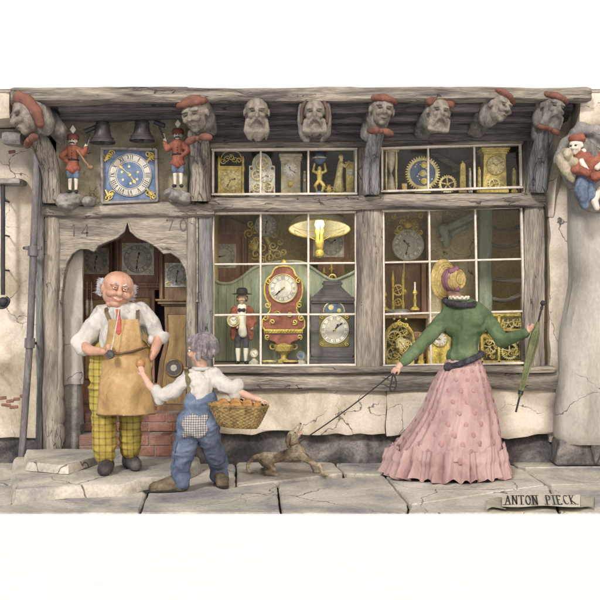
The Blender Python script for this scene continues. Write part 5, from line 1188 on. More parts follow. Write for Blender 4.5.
m = MB(); m.out(G, [(431, b), (450, b), (450, 352), (447, 332)] + [(439.5 + x, y) for x, y in arc(0, 334, 8, 6, 0, -180, 8)] + [(432, 332), (431, 352)], 0, .14); m.out(G, [(428, b), (452, b), (452, 351), (428, 351)], -.02, .15); m.build('case', M['gold'], t, bevel=.004); dial(t, G.p(439.5, 339, -.012), 7 * k, 'enamel', 'ink', 'ink', (8, 52), ring='gold'); m = MB(); m.torus(G.p(439.5, 328, .07), 4 * k, .8 * k, a0=0, a1=math.pi); m.build('carrying_handle', M['gold'], t)
# big brass movement
G = Fr(.26); b = vb(G, ZF); k = G.s; t = T('brass_movement', G, 502, ZF, 'large square brass frame of gears in the lower right of the right window', 'clockwork')
m = MB()
for dy in (0, .16):
    for a, c_ in (((481, b - 2), (524, b - 2)), ((481, 315), (524, 315)), ((482, b), (482, 313)), ((523, b), (523, 313)), ((481, 330), (524, 330)), ((499, b), (499, 315))): m.seg(G.p(*a, dy), G.p(*c_, dy), 2.6 * k, .016)
for u in (482, 523):
    for v in (315, b - 2, 330): m.cyl(G.p(u, v, 0), G.p(u, v, .16), .9 * k)
m.build('frame', M['gold'], t, bevel=.003)
m = MB()
for (u, v, r_, dy, n) in ((490, 347, 8, .03, 26), (510, 351, 9, .01, 28), (515, 339, 7, .06, 22), (492, 323, 6, .05, 20), (509, 323, 7, .03, 24), (500, 337, 7, .08, 22), (518, 322, 5, .02, 16)): gear(m, G.p(u, v, dy), r_ * k, n, .014, 5)
m.build('gear', M['gold_pale'], t)
m = MB(); m.cyl(G.p(484, 337, .05), G.p(520, 337, .05), 3.4 * k, n=20); scrolls(m, G, 484, 318, 521, 358, 20, 3.4, 8, .006, .01); m.build('winding_drum', M['gold'], t)
m = MB(); m.out(G, [(482, b), (523, b), (523, 315), (482, 315)], .15, .16); m.build('back_plate', M['olive_gilt'], t)
for (u, lab, w_, tp) in ((470, 'short brass weight behind the lady, left of the brass movement', 4, 348), (421, 'small brass column half hidden behind the lady\'s sleeve', 3.5, 340)):
    t = T('brass_weight', G, u, ZF, lab, 'brass weight'); c0 = V((G.p(u, 0).x, G.y, 0)); zz = lambda v_: G.p(0, v_).z; m = MB(); m.lathe(c0, [(w_ * k, ZF), (w_ * k, ZF + .02), (w_ * .7 * k, ZF + .03), (w_ * .7 * k, zz(tp + 4)), (w_ * k, zz(tp + 2)), (w_ * .5 * k, zz(tp)), (.001, zz(tp - 2))], 18); m.build('weight_body', M['gold'], t); m = MB(); m.torus(c0 + V((0, 0, zz(tp - 4))), .014, .004); m.build('hook', M['gold'], t)
# timbers and ladder at the back
G = Fr(.75); t = T('wooden_ladder', G, 500, ZF, 'grey green timber ladder with curved rungs behind the right display window', 'ladder')
for u, w_, y0 in ((486, 13, 0), (524, 5, .01)):
    m = MB(); beam(m, G.p(u, 204, y0), G.p(u - 1, 360, y0), w_ * G.s, .08, u, wob=.004); m.build('rail', M['green_wood'], t)
for i, (v, dv) in enumerate(((228, -3), (244, -3), (278, 2), (298, -5), (318, -3), (338, -3))):
    m = MB(); beam(m, [G.p(490, v), G.p(506, v + 2.5), G.p(524, v + dv)], None, 4.2 * G.s, .04, i, wob=.002); m.build('rung', M['wood_x'], t)
t = T('inner_brace', G, 455, 1.9, 'grey green slanting brace with draped cloth at the top of the right window', 'timber brace'); G = Fr(.85)
m = MB(); beam(m, G.p(441, 231), G.p(482, 212), 7 * G.s, .08, 3); m.build('brace', M['green_wood'], t); m = MB(); beam(m, G.p(440, 240), G.p(470, 224), 4 * G.s, .05, 6); m.build('brace', M['green_wood'], t)
b_ = MB(); b_.chain([G.p(443, 228), G.p(447, 238), G.p(446, 245)], [5 * G.s, 6 * G.s, 3 * G.s]); blob('draped_cloth', b_, M['green_wood'], t, vox=.014, folds=(.01, 12, (1, 1, .4)))
m = MB(); patch(m, Fr(1.02), 428, 204, 482, 300, .06, .03, .04, 31); tag(m.build('chimney_breast', M['interior_stone']), 'pale brown stone chimney breast at the back of the right window', 'chimney')

# more goods crowding the right display window
G = Fr(.5); t = T('wall_cabinet', G, 412, 1.3, 'dark brown glazed cabinet with pale arch at the left of the right window', 'cabinet'); G = Fr(.92)
m = MB(); m.out(G, [(378, 318), (424, 318), (424, 262), (378, 262)], 0, .1); m.build('cabinet_back', M['walnut'], t, bevel=.004)
m = MB(); m.out(G, [(378, 264), (427, 264), (427, 260), (378, 260)], -.05, .1); m.out(G, [(421, 318), (426, 318), (426, 264), (421, 264)], -.03, .1); m.build('cabinet_frame', M['walnut_red'], t, bevel=.004)
def stick(F, u, top, z, label):
    b = vb(F, z); k = F.s; t = T('brass_candlestick', F, u, z, label, 'candlestick', 'brass candlesticks in the right window'); c0 = V((F.p(u, 0).x, F.y, 0)); zz = lambda v_: F.p(0, v_).z
    m = MB(); m.lathe(c0, [(4.5 * k, z), (4.6 * k, z + .012), (1.6 * k, z + .03), (1.1 * k, z + .06), (1.9 * k, z + .08), (1.0 * k, z + .11), (1.1 * k, zz(top + 9)), (2.6 * k, zz(top + 7)), (1.5 * k, zz(top + 4)), (.001, zz(top + 4))], 18); m.build('stem', M['gold'], t)
    m = MB(); m.cyl(c0 + V((0, 0, zz(top + 6))), c0 + V((0, 0, zz(top - 4))), .9 * k); m.build('candle', M['enamel'], t)
stick(Fr(.45), 384.5, 288, 1.262, 'left brass candlestick on the shelf in the right window'); stick(Fr(.45), 415, 286, 1.262, 'right brass candlestick on the shelf in the right window')
G = Fr(.34); b = vb(G, ZF); k = G.s; t = T('round_plate', G, 414, ZF, 'round brown wooden plate standing behind the openwork gold clock', 'plate')
m = MB(); m.lathe(G.p(417, b - 17), [(14 * k, -.012), (14.5 * k, 0), (13.5 * k, .006), (10 * k, -.002), (.001, -.004)], 30, 'Y'); m.build('plate_body', M['walnut_red'], t)
G = Fr(.3); b = vb(G, ZF); k = G.s; t = T('striking_clock', G, 461, ZF, 'plain gold clock with round dial hidden behind the lady\'s waist', 'clock')
m = MB(); m.out(G, [(452, b), (474, b), (473, 334), (453, 334)], 0, .12); m.build('case', M['gold'], t, bevel=.004); dial(t, G.p(463, 345, -.01), 7 * k, 'gold_pale', 'walnut', 'ink', (2, 20))
G = Fr(1.0); t = T('wall_niche', G, 434, 1.4, 'pale stone pillar between the crowned clock and the back of the right window', 'pillar')
m = MB(); beam(m, G.p(434, 204), G.p(434, 362), 15 * G.s, .1, 77, wob=.006, fur=.008); m.build('pillar_shaft', M['interior_stone'], t)
# ================================================================ people
M['skin'] = mott('warm_skin', [(.36, .185, .125), (.48, .28, .195), (.58, .37, .275)], 9, .55, .06, fine=.06, spec=.35)
M['skin_pink'] = mott('rosy_skin', [(.40, .22, .16), (.50, .31, .23), (.58, .39, .30)], 9, .55, .06, fine=.06, spec=.35)
M['shirt'] = mott('white_linen', [(.34, .33, .31), (.47, .455, .42), (.56, .54, .50)], 7, .9, .25, fine=.08)
M['apron'] = mott('tan_leather', [(.17, .10, .04), (.34, .215, .09), (.44, .30, .14), (.50, .37, .20)], 5, .7, .25, fine=.1)
M['leather'] = mott('brown_leather', [(.06, .035, .02), (.14, .085, .05), (.2, .13, .08)], 8, .6, .2)
M['plaidm'] = mott('ochre_plaid', [(.22, .165, .03), (.36, .285, .06), (.46, .38, .11)], 8, .9, .2, fine=.1, extra=plaid(22, 20, .26, (.15, .10, .03)))
M['denim'] = mott('blue_denim', [(.055, .075, .12), (.115, .15, .22), (.19, .23, .31)], 7, .9, .3, fine=.15)
M['gingham'] = mott('checked_patch', [(.38, .38, .35), (.5, .49, .46)], 8, .9, .2, extra=plaid(62, 62, .5, (.10, .10, .11), 1.2))
M['shoe'] = mott('worn_dark_shoes', [(.025, .023, .025), (.06, .055, .056), (.12, .11, .105)], 9, .55, .2)
M['shoe_brown'] = mott('worn_brown_boots', [(.05, .04, .025), (.12, .095, .06), (.20, .16, .11)], 9, .6, .2)
M['hair_white'] = mott('white_hair', [(.33, .31, .34), (.50, .48, .50), (.64, .62, .62)], 8, .8, .5, (4, 4, 1), fine=.2)
M['hair_grey'] = mott('ash_grey_hair', [(.10, .09, .095), (.24, .215, .22), (.38, .35, .35)], 7, .75, .6, (5, 5, 1), fine=.3)
M['hair_brown'] = mott('brown_hair', [(.05, .03, .02), (.10, .06, .04)], 8, .7, .4, (4, 4, 1))
M['green_jacket'] = mott('green_wool_jacket', [(.04, .065, .03), (.085, .125, .06), (.14, .185, .10)], 6, .9, .2, fine=.12)
M['fur'] = mott('dark_fur_trim', [(.018, .018, .022), (.045, .043, .05), (.09, .085, .095)], 18, .95, .8, fine=.3)
M['skirt'] = mott('dusty_pink_skirt', [(.25, .145, .145), (.40, .265, .255), (.50, .36, .34)], 5, .9, .2, (1, 1, .5), fine=.08)
M['skirt_dot'] = paint('raised_rose_dots', (.36, .215, .205), .9, var=.25)
M['straw'] = mott('plaited_straw', [(.22, .15, .05), (.42, .32, .12), (.54, .43, .19)], 14, .8, .5, fine=.3)
M['mauve'] = paint('mauve_ribbon', (.19, .085, .115), .7, var=.35)
M['tie'] = paint('red_tie', (.42, .10, .07), .7)
M['eyewhite'] = paint('eye_white', (.75, .73, .68), .3, var=.03, bump=0)
M['lips'] = paint('lips', (.48, .17, .13), .5, var=.1)
M['dogm'] = mott('brindle_coat', [(.06, .047, .03), (.20, .16, .11), (.38, .325, .235), (.50, .44, .34)], 7, .8, .3, fine=.25, pos=[.3, .45, .55, .68])
M['crust'] = mott('golden_bread', [(.20, .10, .03), (.42, .22, .07), (.54, .33, .12)], 9, .6, .15, fine=.1)
M['apple'] = mott('russet_apple', [(.24, .09, .04), (.38, .19, .08), (.46, .30, .14)], 6, .4, .05, fine=.05, spec=.5)
M['wicker'] = mott('brown_wicker', [(.09, .06, .02), (.22, .155, .06), (.34, .25, .11)], 14, .75, .3, fine=.25)

def hand(mb, w, d, n, th, L, curl=(20, 30, 25), thumb=(.5, .6), spread=.05):
    w = V(w); d = V(d).normalized(); n = V(n); n = (n - d * n.dot(d)).normalized(); th = V(th); th = (th - d * th.dot(d) - n * th.dot(n)).normalized()
    for i, (o, ln) in enumerate(((.15, .92), (.05, 1.0), (-.05, .94), (-.14, .78))):
        k0 = w + th * o * L * .55 + d * .04 * L; k1 = w + th * o * L * 1.0 + d * (.46 - abs(o - .03) * .22) * L
        mb.chain([k0, k1], [.085 * L, .075 * L], 10)
        p = k1; dd = (d + th * (o * spread * 8)).normalized(); pts = [p]; a = 0
        for j, (sl, c) in enumerate(zip((.24, .16, .12), curl)):
            a += c; v = dd * math.cos(R(a)) + n * math.sin(R(a)); p = p + v * sl * ln * L; pts.append(p)
        mb.chain(pts, [.068 * L, .062 * L, .056 * L, .048 * L], 10)
    b = w + th * .10 * L + d * .08 * L; t1 = b + (th * .75 + d * .6).normalized() * .22 * L + n * .06 * L
    t2 = t1 + (th * (.5 - thumb[0]) + d * .8 + n * thumb[1]).normalized() * .17 * L; t3 = t2 + (th * (.1 - thumb[0]) + d * .8 + n * thumb[1] * 1.2).normalized() * .12 * L
    mb.chain([b, t1, t2, t3], [.085 * L, .075 * L, .065 * L, .052 * L], 10)
def ears(mb, P, h, rot):
    for s in (-1, 1): mb.ell(P(s * .78, .05, -.02), (.1 * h, .2 * h, .27 * h), rot @ RT(s * 18), 12, 8)
def xform(mb, c, rot, n0=0):
    for i in range(n0, len(mb.v)): mb.v[i] = c + rot @ (mb.v[i] - c)

# ---------------------------------------------------------------- shopkeeper
F = Fr(-.92); k = F.s; q = lambda u, v, dy=0: F.p(u, v, dy)
t = thing('person', q(114, 471), 'stout bald old man in tan apron, white shirt and yellow checked trousers on the doorstep', 'person'); man = t
rot = RT(20, 2, 11); h = 18.5 * k
b = MB(); P = head_prims(b, q(118, 290, -.02), h, rot); ears(b, P, h, rot)
b.ell(P(0, -.88, -.16), (.19 * h, .19 * h, .17 * h), rot)
for s in (-1, 1): b.ell(P(s * .42, -.54, -.22), (.27 * h, .22 * h, .22 * h), rot)
b.ell(P(0, -.35, -.78), (.36 * h, .3 * h, .2 * h), rot); b.ell(P(0, -.05, -.36), (.76 * h, .62 * h, .54 * h), rot); b.ell(P(0, .12, .26), (.85 * h, .82 * h, .76 * h), rot); b.ell(P(0, -.12, -.80), (.5 * h, .42 * h, .26 * h), rot)
b.chain([q(118, 300, .02), q(120, 312, .02)], [8.5 * k, 10 * k]); b.chain([q(121, 312, .03), q(122, 335), q(120, 356)], [13 * k, 17 * k, 17 * k])
b.chain([q(104, 314), q(84, 343, -.03)], [6.5 * k, 6 * k]); b.chain([q(81, 344, -.04), q(95, 350, -.13), q(109, 350, -.2)], [6 * k, 5 * k, 3.6 * k])
b.chain([q(140, 313), q(159, 337)], [6.5 * k, 5.5 * k]); b.chain([q(159, 338, -.02), q(156, 350, -.05), q(152, 358, -.06)], [5.6 * k, 4.6 * k, 3.6 * k])
b.chain([q(110, 356, .02), q(106, 415, -.03), q(106, 462, -.03)], [9 * k, 6 * k, 5 * k]); b.chain([q(131, 356, .03), q(129, 415, .06), q(128, 457, .09)], [9 * k, 6 * k, 5 * k])
hand(b, q(109, 350, -.2), q(120, 347, -.21) - q(109, 350, -.2), (.1, -.75, .55), (0, -.4, 1), 17 * k, (62, 70, 45), (.5, .7))
hand(b, q(152, 358, -.06), V((-.22, -.1, -1)), V((-.6, .8, 0)), V((-.7, -.7, 0)), 17 * k, (15, 25, 20))
body = blob('body', b, M['skin'], t, vox=.0048, smooth=2)
a = eyes(body, P, h, rot, M['eyewhite'], M['ink'], .27, .09, -.665, .085)
m = MB()
for s in (-1, 1): m.ell(P(s * .27, -.68, .155), (.17 * h, .11 * h, .06 * h), rot, 12, 8); m.ell(P(s * .27, -.685, .025), (.14 * h, .09 * h, .035 * h), rot, 12, 8)
m.build('eyelid', M['skin'], body)
m = MB(); m.tube([P(-.28, -.66, -.40), P(-.15, -.72, -.46), P(0, -.75, -.48), P(.15, -.72, -.46), P(.28, -.66, -.40)], [.015 * h, .032 * h, .04 * h, .032 * h, .015 * h], 8); m.build('mouth', M['eyewhite'], body)
m = MB(); m.tube([P(-.34, -.67, -.36), P(-.17, -.76, -.52), P(0, -.79, -.57), P(.17, -.76, -.52), P(.34, -.67, -.36)], .028 * h, 8); m.build('lip', M['lips'], body)
m = MB()
for s in (-1, 1): m.tube([P(s * .12, -.76, .26), P(s * .28, -.79, .36), P(s * .46, -.66, .28)], [.03 * h, .055 * h, .02 * h], 8)
m.build('eyebrow', M['hair_white'], body)
b = MB()
for s in (-1, 1):
    for (x, y, z, r) in ((.84, .22, .26, .17), (.88, .34, .06, .19), (.84, .38, -.16, .19), (.76, .55, .1, .24), (.88, .12, .38, .10), (.80, .35, -.34, .16)): b.ell(P(s * x, y, z), (r * h, r * h, r * h * 1.1), rot, 10, 8)
b.ell(P(0, .75, .0), (.6 * h, .25 * h, .45 * h), rot); hr = blob('hair', b, M['hair_white'], t, vox=.006, smooth=1, folds=(.003, 40, (1, 1, .6)))
m = MB(); q2 = random.Random(9)
for i in range(420):
    s = q2.choice((-1, 1)); x, y, z = s * q2.uniform(.74, .92), q2.uniform(.12, .6), q2.uniform(-.42, .42); d0 = V((s * q2.uniform(.5, 1), q2.uniform(-.3, .5), q2.uniform(-.3, .7))).normalized(); d1 = V((q2.uniform(-.6, .6), q2.uniform(-.4, .4), q2.uniform(-.9, .3)))
    L_ = q2.uniform(.14, .26); m.tube([P(x, y, z), P(*(V((x, y, z)) + d0 * L_ * .6)), P(*(V((x, y, z)) + d0 * L_ + d1 * L_ * .5))], [.016 * h, .013 * h, .003 * h], 4)
m.build('hair_strands', M['hair_white'], hr)
b = MB(); b.chain([q(104, 314, .01), q(139, 312, .01)], [10 * k, 9.5 * k]); b.chain([q(121, 318), q(121, 334), q(121, 352)], [16.5 * k, 20.5 * k, 21 * k]); b.chain([q(110, 320, -.03), q(133, 320, -.03)], [10 * k, 10 * k])
b.chain([q(104, 315), q(92, 330, -.01), q(84, 341, -.03)], [9.5 * k, 9.2 * k, 8 * k]); b.chain([q(79, 341, -.04), q(85, 348, -.06)], [6.6 * k, 6.8 * k])
b.chain([q(140, 313), q(151, 325), q(158, 336)], [9.4 * k, 8.6 * k, 7.4 * k]); b.chain([q(154, 339), q(162, 337)], [6.6 * k, 6.4 * k])
blob('shirt', b, M['shirt'], t, vox=.0085, smooth=3, folds=(.013, 12, (1.2, 1, .6)), seed=3)
b = MB(); pts = [q(119 + 10 * math.cos(a_), 307 - 1.5 * math.cos(a_), -.0) + V((0, math.sin(a_) * .07, 0)) for a_ in [2 * math.pi * i / 20 for i in range(20)]]; b.chain(pts + pts[:1], [2.4 * k] * 21, 8)
for s in (-1, 1): b.chain([q(121, 310, -.085), q(121 + s * 8, 312, -.075)], [2.5 * k, 3 * k], 8)
blob('collar', b, M['shirt'], t, vox=.006, smooth=1)
m = MB(); m.prism([(q(x, y).x, q(x, y).z) for x, y in ((120.5, 309), (125, 309), (124.6, 313), (126.6, 331), (123.5, 334), (120.8, 331), (121.2, 313))], F.y - .195, F.y - .172); m.build('tie', M['tie'], t, bevel=.004)
def shell(rows, thick, name, mat, parent, seed=1, amp=.006, nu=26, smooth_k=3):
    """cloth sheet: rows of (v, uL, uR, dy_edge, dy_mid)"""
    rs = []
    pts = [V((r[1], r[0], r[3])) for r in rows]; pr = [V((r[2], r[0], r[4])) for r in rows]
    A_, B_ = smooth_path(pts, smooth_k), smooth_path(pr, smooth_k); vs = []; n = len(A_)
    for off in (0, thick):
        for i in range(n):
            for j in range(nu + 1):
                s = j / nu; u = A_[i].x * (1 - s) + B_[i].x * s; w_ = (2 * s - 1) ** 2; dy = A_[i].z * w_ + B_[i].z * (1 - w_)
                p = q(u, A_[i].y, dy); f = noise.noise(V((p.x * 14, p.z * 4, seed))) * amp * (.3 + 1.6 * i / n) + noise.noise(V((p.x * 25, p.z * 20, seed))) * amp * .4
                vs.append(p + V((0, f + off, 0)))
    W = nu + 1; fs = []; N2 = n * W
    for i in range(n - 1):
        for j in range(nu):
            a_ = i * W + j; fs.append((a_, a_ + 1, a_ + W + 1, a_ + W)); fs.append((N2 + a_, N2 + a_ + W, N2 + a_ + W + 1, N2 + a_ + 1))
    ring = list(range(W)) + [i * W + nu for i in range(1, n)] + [(n - 1) * W + j for j in range(nu - 1, -1, -1)] + [i * W for i in range(n - 2, 0, -1)]
    for i in range(len(ring)):
        a_, b2 = ring[i], ring[(i + 1) % len(ring)]; fs.append((a_, N2 + a_, N2 + b2, b2))
    mb = MB(); mb.add(vs, fs); return mb.build(name, M[mat], parent, ang=60)
ap = shell([(319, 112, 142, -.135, -.18), (328, 112, 143, -.145, -.19), (340, 110, 145, -.145, -.195), (349, 106, 148, -.135, -.20), (360, 105, 152, -.11, -.20), (380, 103, 154, -.12, -.215), (400, 101, 156, -.13, -.22), (412, 100, 158, -.13, -.225)], .012, 'apron', 'apron', t, 4, .016)
m = MB()
for x0, x1, x2 in ((113, 109, 106), (141, 140, 138)): 
    for p0, p1 in (((x0, 320, -.135), (x1, 312, -.10)), ((x1, 312, -.10), (x2, 305, -.0))): m.seg(q(*p0), q(*p1), 3.4 * k, .012)
m.build('apron_strap', M['leather'], ap)
m = MB(); m.tube([q(104, 349, -.10), q(112, 351, -.182), q(125, 352, -.212), (q(138, 350, -.200)), q(149, 346, -.12)], [2.2 * k, 2.6 * k, 2.4 * k, 2.8 * k, 2.4 * k], 10, flat=.5); m.build('waist_belt', M['leather'], ap)
m = MB()
for pts in ([(100, 412), (158, 412)],): m.tube([q(100 + 58 * i / 12, 412 + .5 * math.sin(i), -.13 - .105 * (1 - (i / 6 - 1) ** 2)) for i in range(13)], .005, 6)
m.build('apron_hem', M['leather'], ap)
b = MB(); b.chain([q(109, 356, .02), q(134, 356, .02)], [17 * k, 17 * k]); 
for pts, rs in (([q(107, 358), q(103, 385, -.01), q(105, 415, -.03), q(106, 452, -.03)], [16, 13.5, 12, 10.8]), ([q(137, 358), q(138, 385, .03), q(129, 415, .06), q(128, 449, .09)], [15, 13, 11, 10.5])): b.chain(pts, [r * k for r in rs])
blob('trousers', b, M['plaidm'], t, vox=.009, smooth=3, folds=(.012, 9, (.8, .8, 1.6)), seed=8)
for (x, v, y, dx) in ((106, 471.5, -.97, 1), (129, 467.5, -.78, 6)):
    FF = Fr(y); kk = FF.s; z0 = .09; b = MB(); c0 = FF.p(x, 0); c0 = V((c0.x, y, z0 + .045))
    b.chain([c0 + V((0, .06, 0)), c0 + V((dx * .006, -.04, 0)), c0 + V((dx * .012, -.13, -.005))], [.052, .058, .05]); b.chain([c0, c0 + V((0, .02, .09))], [.055, .05])
    for i in range(len(b.v)): b.v[i].z = max(b.v[i].z, z0 + .002)
    blob('shoe', b, M['shoe'], t, vox=.008, smooth=2)
sd = thing('screwdriver', q(117, 352, -.26), 'long thin screwdriver with dark round handle in the old man\'s hand', 'screwdriver')
m = MB(); m.tube([q(118.5, 348, -.27), q(122, 330, -.262), q(125.5, 309, -.25)], .0042, 8); m.build('blade', M['silver'], sd)
m = MB(); m.ell(q(117.4, 352.5, -.275), (4.4 * k, 4.4 * k, 4.4 * k)); m.torus(q(117.4, 352.5, -.295), 3 * k, .8 * k); m.build('handle', M['shoe'], sd)

# ---------------------------------------------------------------- boy
F = Fr(-1.36); k = F.s; q = lambda u, v, dy=0: F.p(u, v, dy)
t = thing('person', gp(192, 496), 'small boy seen from behind in patched blue dungarees, basket on his arm', 'person'); boy = t
rot = RT(-112, 6, 6); h = 15 * k
b = MB(); P = head_prims(b, q(201, 350), h, rot); ears(b, P, h, rot); b.chain([q(201, 358), q(202, 370)], [6 * k, 6 * k])
b.chain([q(201, 382, .01), q(201, 398, .02), q(199, 424, .01)], [7 * k, 6 * k, 7 * k]); b.chain([q(188, 376), q(172, 390, -.03), q(158, 394, -.04)], [4.6 * k, 4.2 * k, 4 * k]); b.chain([q(158, 393, -.04), q(150, 385, -.03), q(144, 375, -.02)], [4.2 * k, 3.8 * k, 2.8 * k])
b.chain([q(214, 376), q(228, 386, -.03), q(238, 391, -.04)], [4.6 * k, 4.2 * k, 4 * k]); b.chain([q(238, 391, -.04), q(250, 396, -.06), q(260, 398.5, -.08)], [4.2 * k, 3.7 * k, 2.9 * k])
fl, fr = gp(179, 492), gp(219, 485)
b.chain([q(192, 428), fl + V((0, 0, .1))], [8 * k, 5 * k]); b.chain([q(208, 428), fr + V((0, 0, .1))], [8 * k, 5 * k])
hand(b, q(144, 375, -.02), V((-.35, -.1, 1)), V((-.2, .95, 0)), V((-.9, -.2, 0)), 13.5 * k, (35, 45, 30), (.4, .7))
hand(b, q(260, 398.5, -.08), V((1, -.05, -.12)), V((.1, .1, -1)), V((.0, -1, 0)), 13.5 * k, (25, 55, 40), (.3, .8))
body = blob('body', b, M['skin_pink'], t, vox=.0046, smooth=2); eyes(body, P, h, rot, M['eyewhite'], M['ink'], .27, .06, -.68, .11)
b = MB(); b.ell(P(0, .22, .34), (.86 * h, .88 * h, .78 * h), rot); b.ell(P(0, .45, -.1), (.76 * h, .6 * h, .62 * h), rot); b.ell(P(0, -.4, .68), (.62 * h, .45 * h, .32 * h), rot)
q2 = random.Random(5)
for i in range(46):
    a_ = q2.uniform(0, 6.28); e_ = q2.uniform(-.5, 1.0); x, y, z = math.cos(a_) * math.cos(e_), math.sin(a_) * math.cos(e_), math.sin(e_)
    if y < -.35 and z < .45: continue
    p0 = P(x * .74, .2 + y * .74, .25 + z * .74); p1 = P(x * .92, .2 + y * .9, .02 + z * .80); p2 = P(x * .93, .2 + y * .92, -.28 + z * .78)
    b.chain([p0, p1, p2], [.16 * h, .13 * h, .04 * h], 8)
hr = blob('hair', b, M['hair_grey'], t, vox=.0055, smooth=1, folds=(.0025, 38, (1, 1, .35)))
m = MB()
for i in range(900):
    a_ = q2.uniform(0, 2 * math.pi); fx, fy = math.cos(a_), math.sin(a_); mx_ = 1.95 if fy > -.3 else 1.15; s0 = q2.uniform(.05, .7) * mx_; s1 = min(s0 + q2.uniform(.5, .95), mx_ + q2.uniform(-.1, .15)); pts = []; wob = q2.uniform(-.25, .25); lift = q2.uniform(.0, .05)
    for j in range(6):
        e_ = s0 + (s1 - s0) * j / 5; aa = a_ + wob * (j / 5) ** 1.5; rr = 1.0 + lift * (1 + j / 5)
        pts.append(P(math.cos(aa) * math.sin(e_) * .90 * rr, .26 + math.sin(aa) * math.sin(e_) * .88 * rr, .26 + math.cos(e_) * (.86 if e_ < 1.57 else .95) * rr))
    m.tube(pts, [.012 * h, .020 * h, .022 * h, .020 * h, .015 * h, .003 * h], 4)
m.build('hair_strands', M['hair_grey'], hr)
b = MB(); b.chain([q(190, 377, .0), q(213, 376)], [8.5 * k, 8.5 * k]); b.chain([q(201, 382), q(201, 397)], [13 * k, 11.4 * k])
b.chain([q(189, 378), q(175, 390, -.03), q(163, 395, -.04)], [7.4 * k, 7 * k, 6.4 * k]); b.chain([q(158, 390, -.04), q(160, 399, -.04)], [5 * k, 5 * k])
b.chain([q(214, 378), q(226, 386, -.03), q(234, 389, -.04)], [7.4 * k, 7 * k, 6.4 * k]); b.chain([q(238, 384, -.04), q(236, 395, -.04)], [5.4 * k, 5.2 * k])
blob('shirt', b, M['shirt'], t, vox=.0075, smooth=3, folds=(.010, 15, (1.2, 1, .6)), seed=2)
b = MB(); pts = [q(201 + 7.5 * math.cos(a_), 368.5, 0) + V((0, math.sin(a_) * .055, 0)) for a_ in [2 * math.pi * i / 18 for i in range(18)]]; b.chain(pts + pts[:1], [2.2 * k] * 19, 8); blob('collar', b, M['shirt'], t, vox=.006, smooth=1)
b = MB(); b.chain([q(197, 406), q(206, 406)], [12.5 * k, 12.5 * k]); b.chain([q(200, 401), q(204, 401)], [13.2 * k, 13 * k]); b.chain([q(193, 397, -.03), q(192, 408, -.03)], [6 * k, 8 * k]); b.chain([q(192, 422, -.01), q(206, 423, -.01)], [14.5 * k, 14 * k]); b.ell(q(196, 425, -.05), (13 * k, 10 * k, 13 * k))
b.chain([q(189, 430), (q(189, 430) + fl + V((0, 0, .1))) / 2 + V((-.005, 0, .0)), fl + V((0.005, 0, .16)), fl + V((.015, .0, .085))], [12 * k, 10.4 * k, 9 * k, 9.6 * k]); b.chain([q(206, 430), (q(210, 432) + fr + V((0, 0, .1))) / 2, fr + V((0, 0, .15)), fr + V((.0, .0, .085))], [11.5 * k, 10 * k, 8.8 * k, 9.4 * k])
pants = blob('dungarees', b, M['denim'], t, vox=.0085, smooth=3, folds=(.012, 11, (.8, .8, 1.3)), seed=6)
bt = MB(); st = MB()
# shirt-back straps and the checked patch follow the surface by ray
def on_surface(o, u, v, off=.004):
    p = q(u, v, -.6) ; base = wpos(o.parent) if o.parent else V((0, 0, 0)); ok, loc, nrm, _ = o.ray_cast(p - base, V((0, 1, 0)))
    return (loc + base + nrm * off, nrm) if ok else (q(u, v, -.1), V((0, -1, 0)))
bpy.context.view_layer.update()
shirt_o = [c for c in t.children if c.name.startswith('shirt')][0]
strap = [(187.5, 367), (188, 372), (189, 378), (190, 385), (191, 391), (192, 396)]
prev = None; pts = []
for u, v in strap:
    p, n = on_surface(shirt_o, u, v, .004); pts.append(p)
m = MB(); m.tube(smooth_path(pts, 3), 2.5 * k, 10, flat=.35) ; m.build('shoulder_strap', M['strap'] if 'strap' in M else M['leather'], t)
nx, nz = 14, 13; vs = []; fs = []
for j in range(nz + 1):
    for i in range(nx + 1):
        u = 184.5 + 24 * i / nx + 1.5 * math.sin(j * .9); v = 413.5 + 21.5 * j / nz + 1.2 * math.sin(i * .8); p, n = on_surface(pants, u, v, .005); vs.append(p)
for j in range(nz):
    for i in range(nx): a_ = j * (nx + 1) + i; fs.append((a_, a_ + 1, a_ + nx + 2, a_ + nx + 1))
m = MB(); m.add(vs, fs); pa = m.build('seat_patch', M['gingham'], pants); sm = pa.modifiers.new('thick', 'SOLIDIFY'); sm.thickness = .004
def seam(uv, name='seam', r=.0028, mat='denim_seam'):
    pts = [on_surface(pants, u, v, .001)[0] for u, v in uv]; m = MB(); m.tube(smooth_path(pts, 3), r, 6); m.build(name, M[mat], pants)
seam([(197.5, 436), (198, 440), (198.5, 444)])
seam([(178, 441), (176, 450), (174, 460), (172.5, 470), (171.5, 478)])
for (g, dx, dy) in ((fl, -.20, -.03), (fr, .045, -.14)):
    b = MB(); c0 = g + V((.0, 0, .045)); b.chain([c0 + V((.03, .02, -.004)), c0 + V((dx * .5, dy * .5, .0)), c0 + V((dx * .82, dy * .82, -.012))], [.042, .043, .044]); b.chain([c0 + V((.01, 0, 0)), c0 + V((0.01, 0, .09))], [.048, .05]); b.chain([c0 + V((.0, 0, .04)), c0 + V((dx * .55, dy * .55, .012))], [.046, .036])
    for i in range(len(b.v)): b.v[i].z = max(b.v[i].z, .012)
    bo = blob('boot', b, M['shoe_brown'], t, vox=.007, smooth=2, folds=(.003, 30, (1, 1, 1)))
    m = MB(); tp = c0 + V((dx, dy, 0)); mid = (c0 + tp) / 2; L_ = V((tp.x - c0.x, tp.y - c0.y, 0)); an = math.atan2(L_.y, L_.x); m.ell(V((mid.x, mid.y, .013)), (L_.length / 2 + .058, .05, .011), Matrix.Rotation(an, 3, 'Z'), 24, 8); m.build('sole', M['ink'], bo)
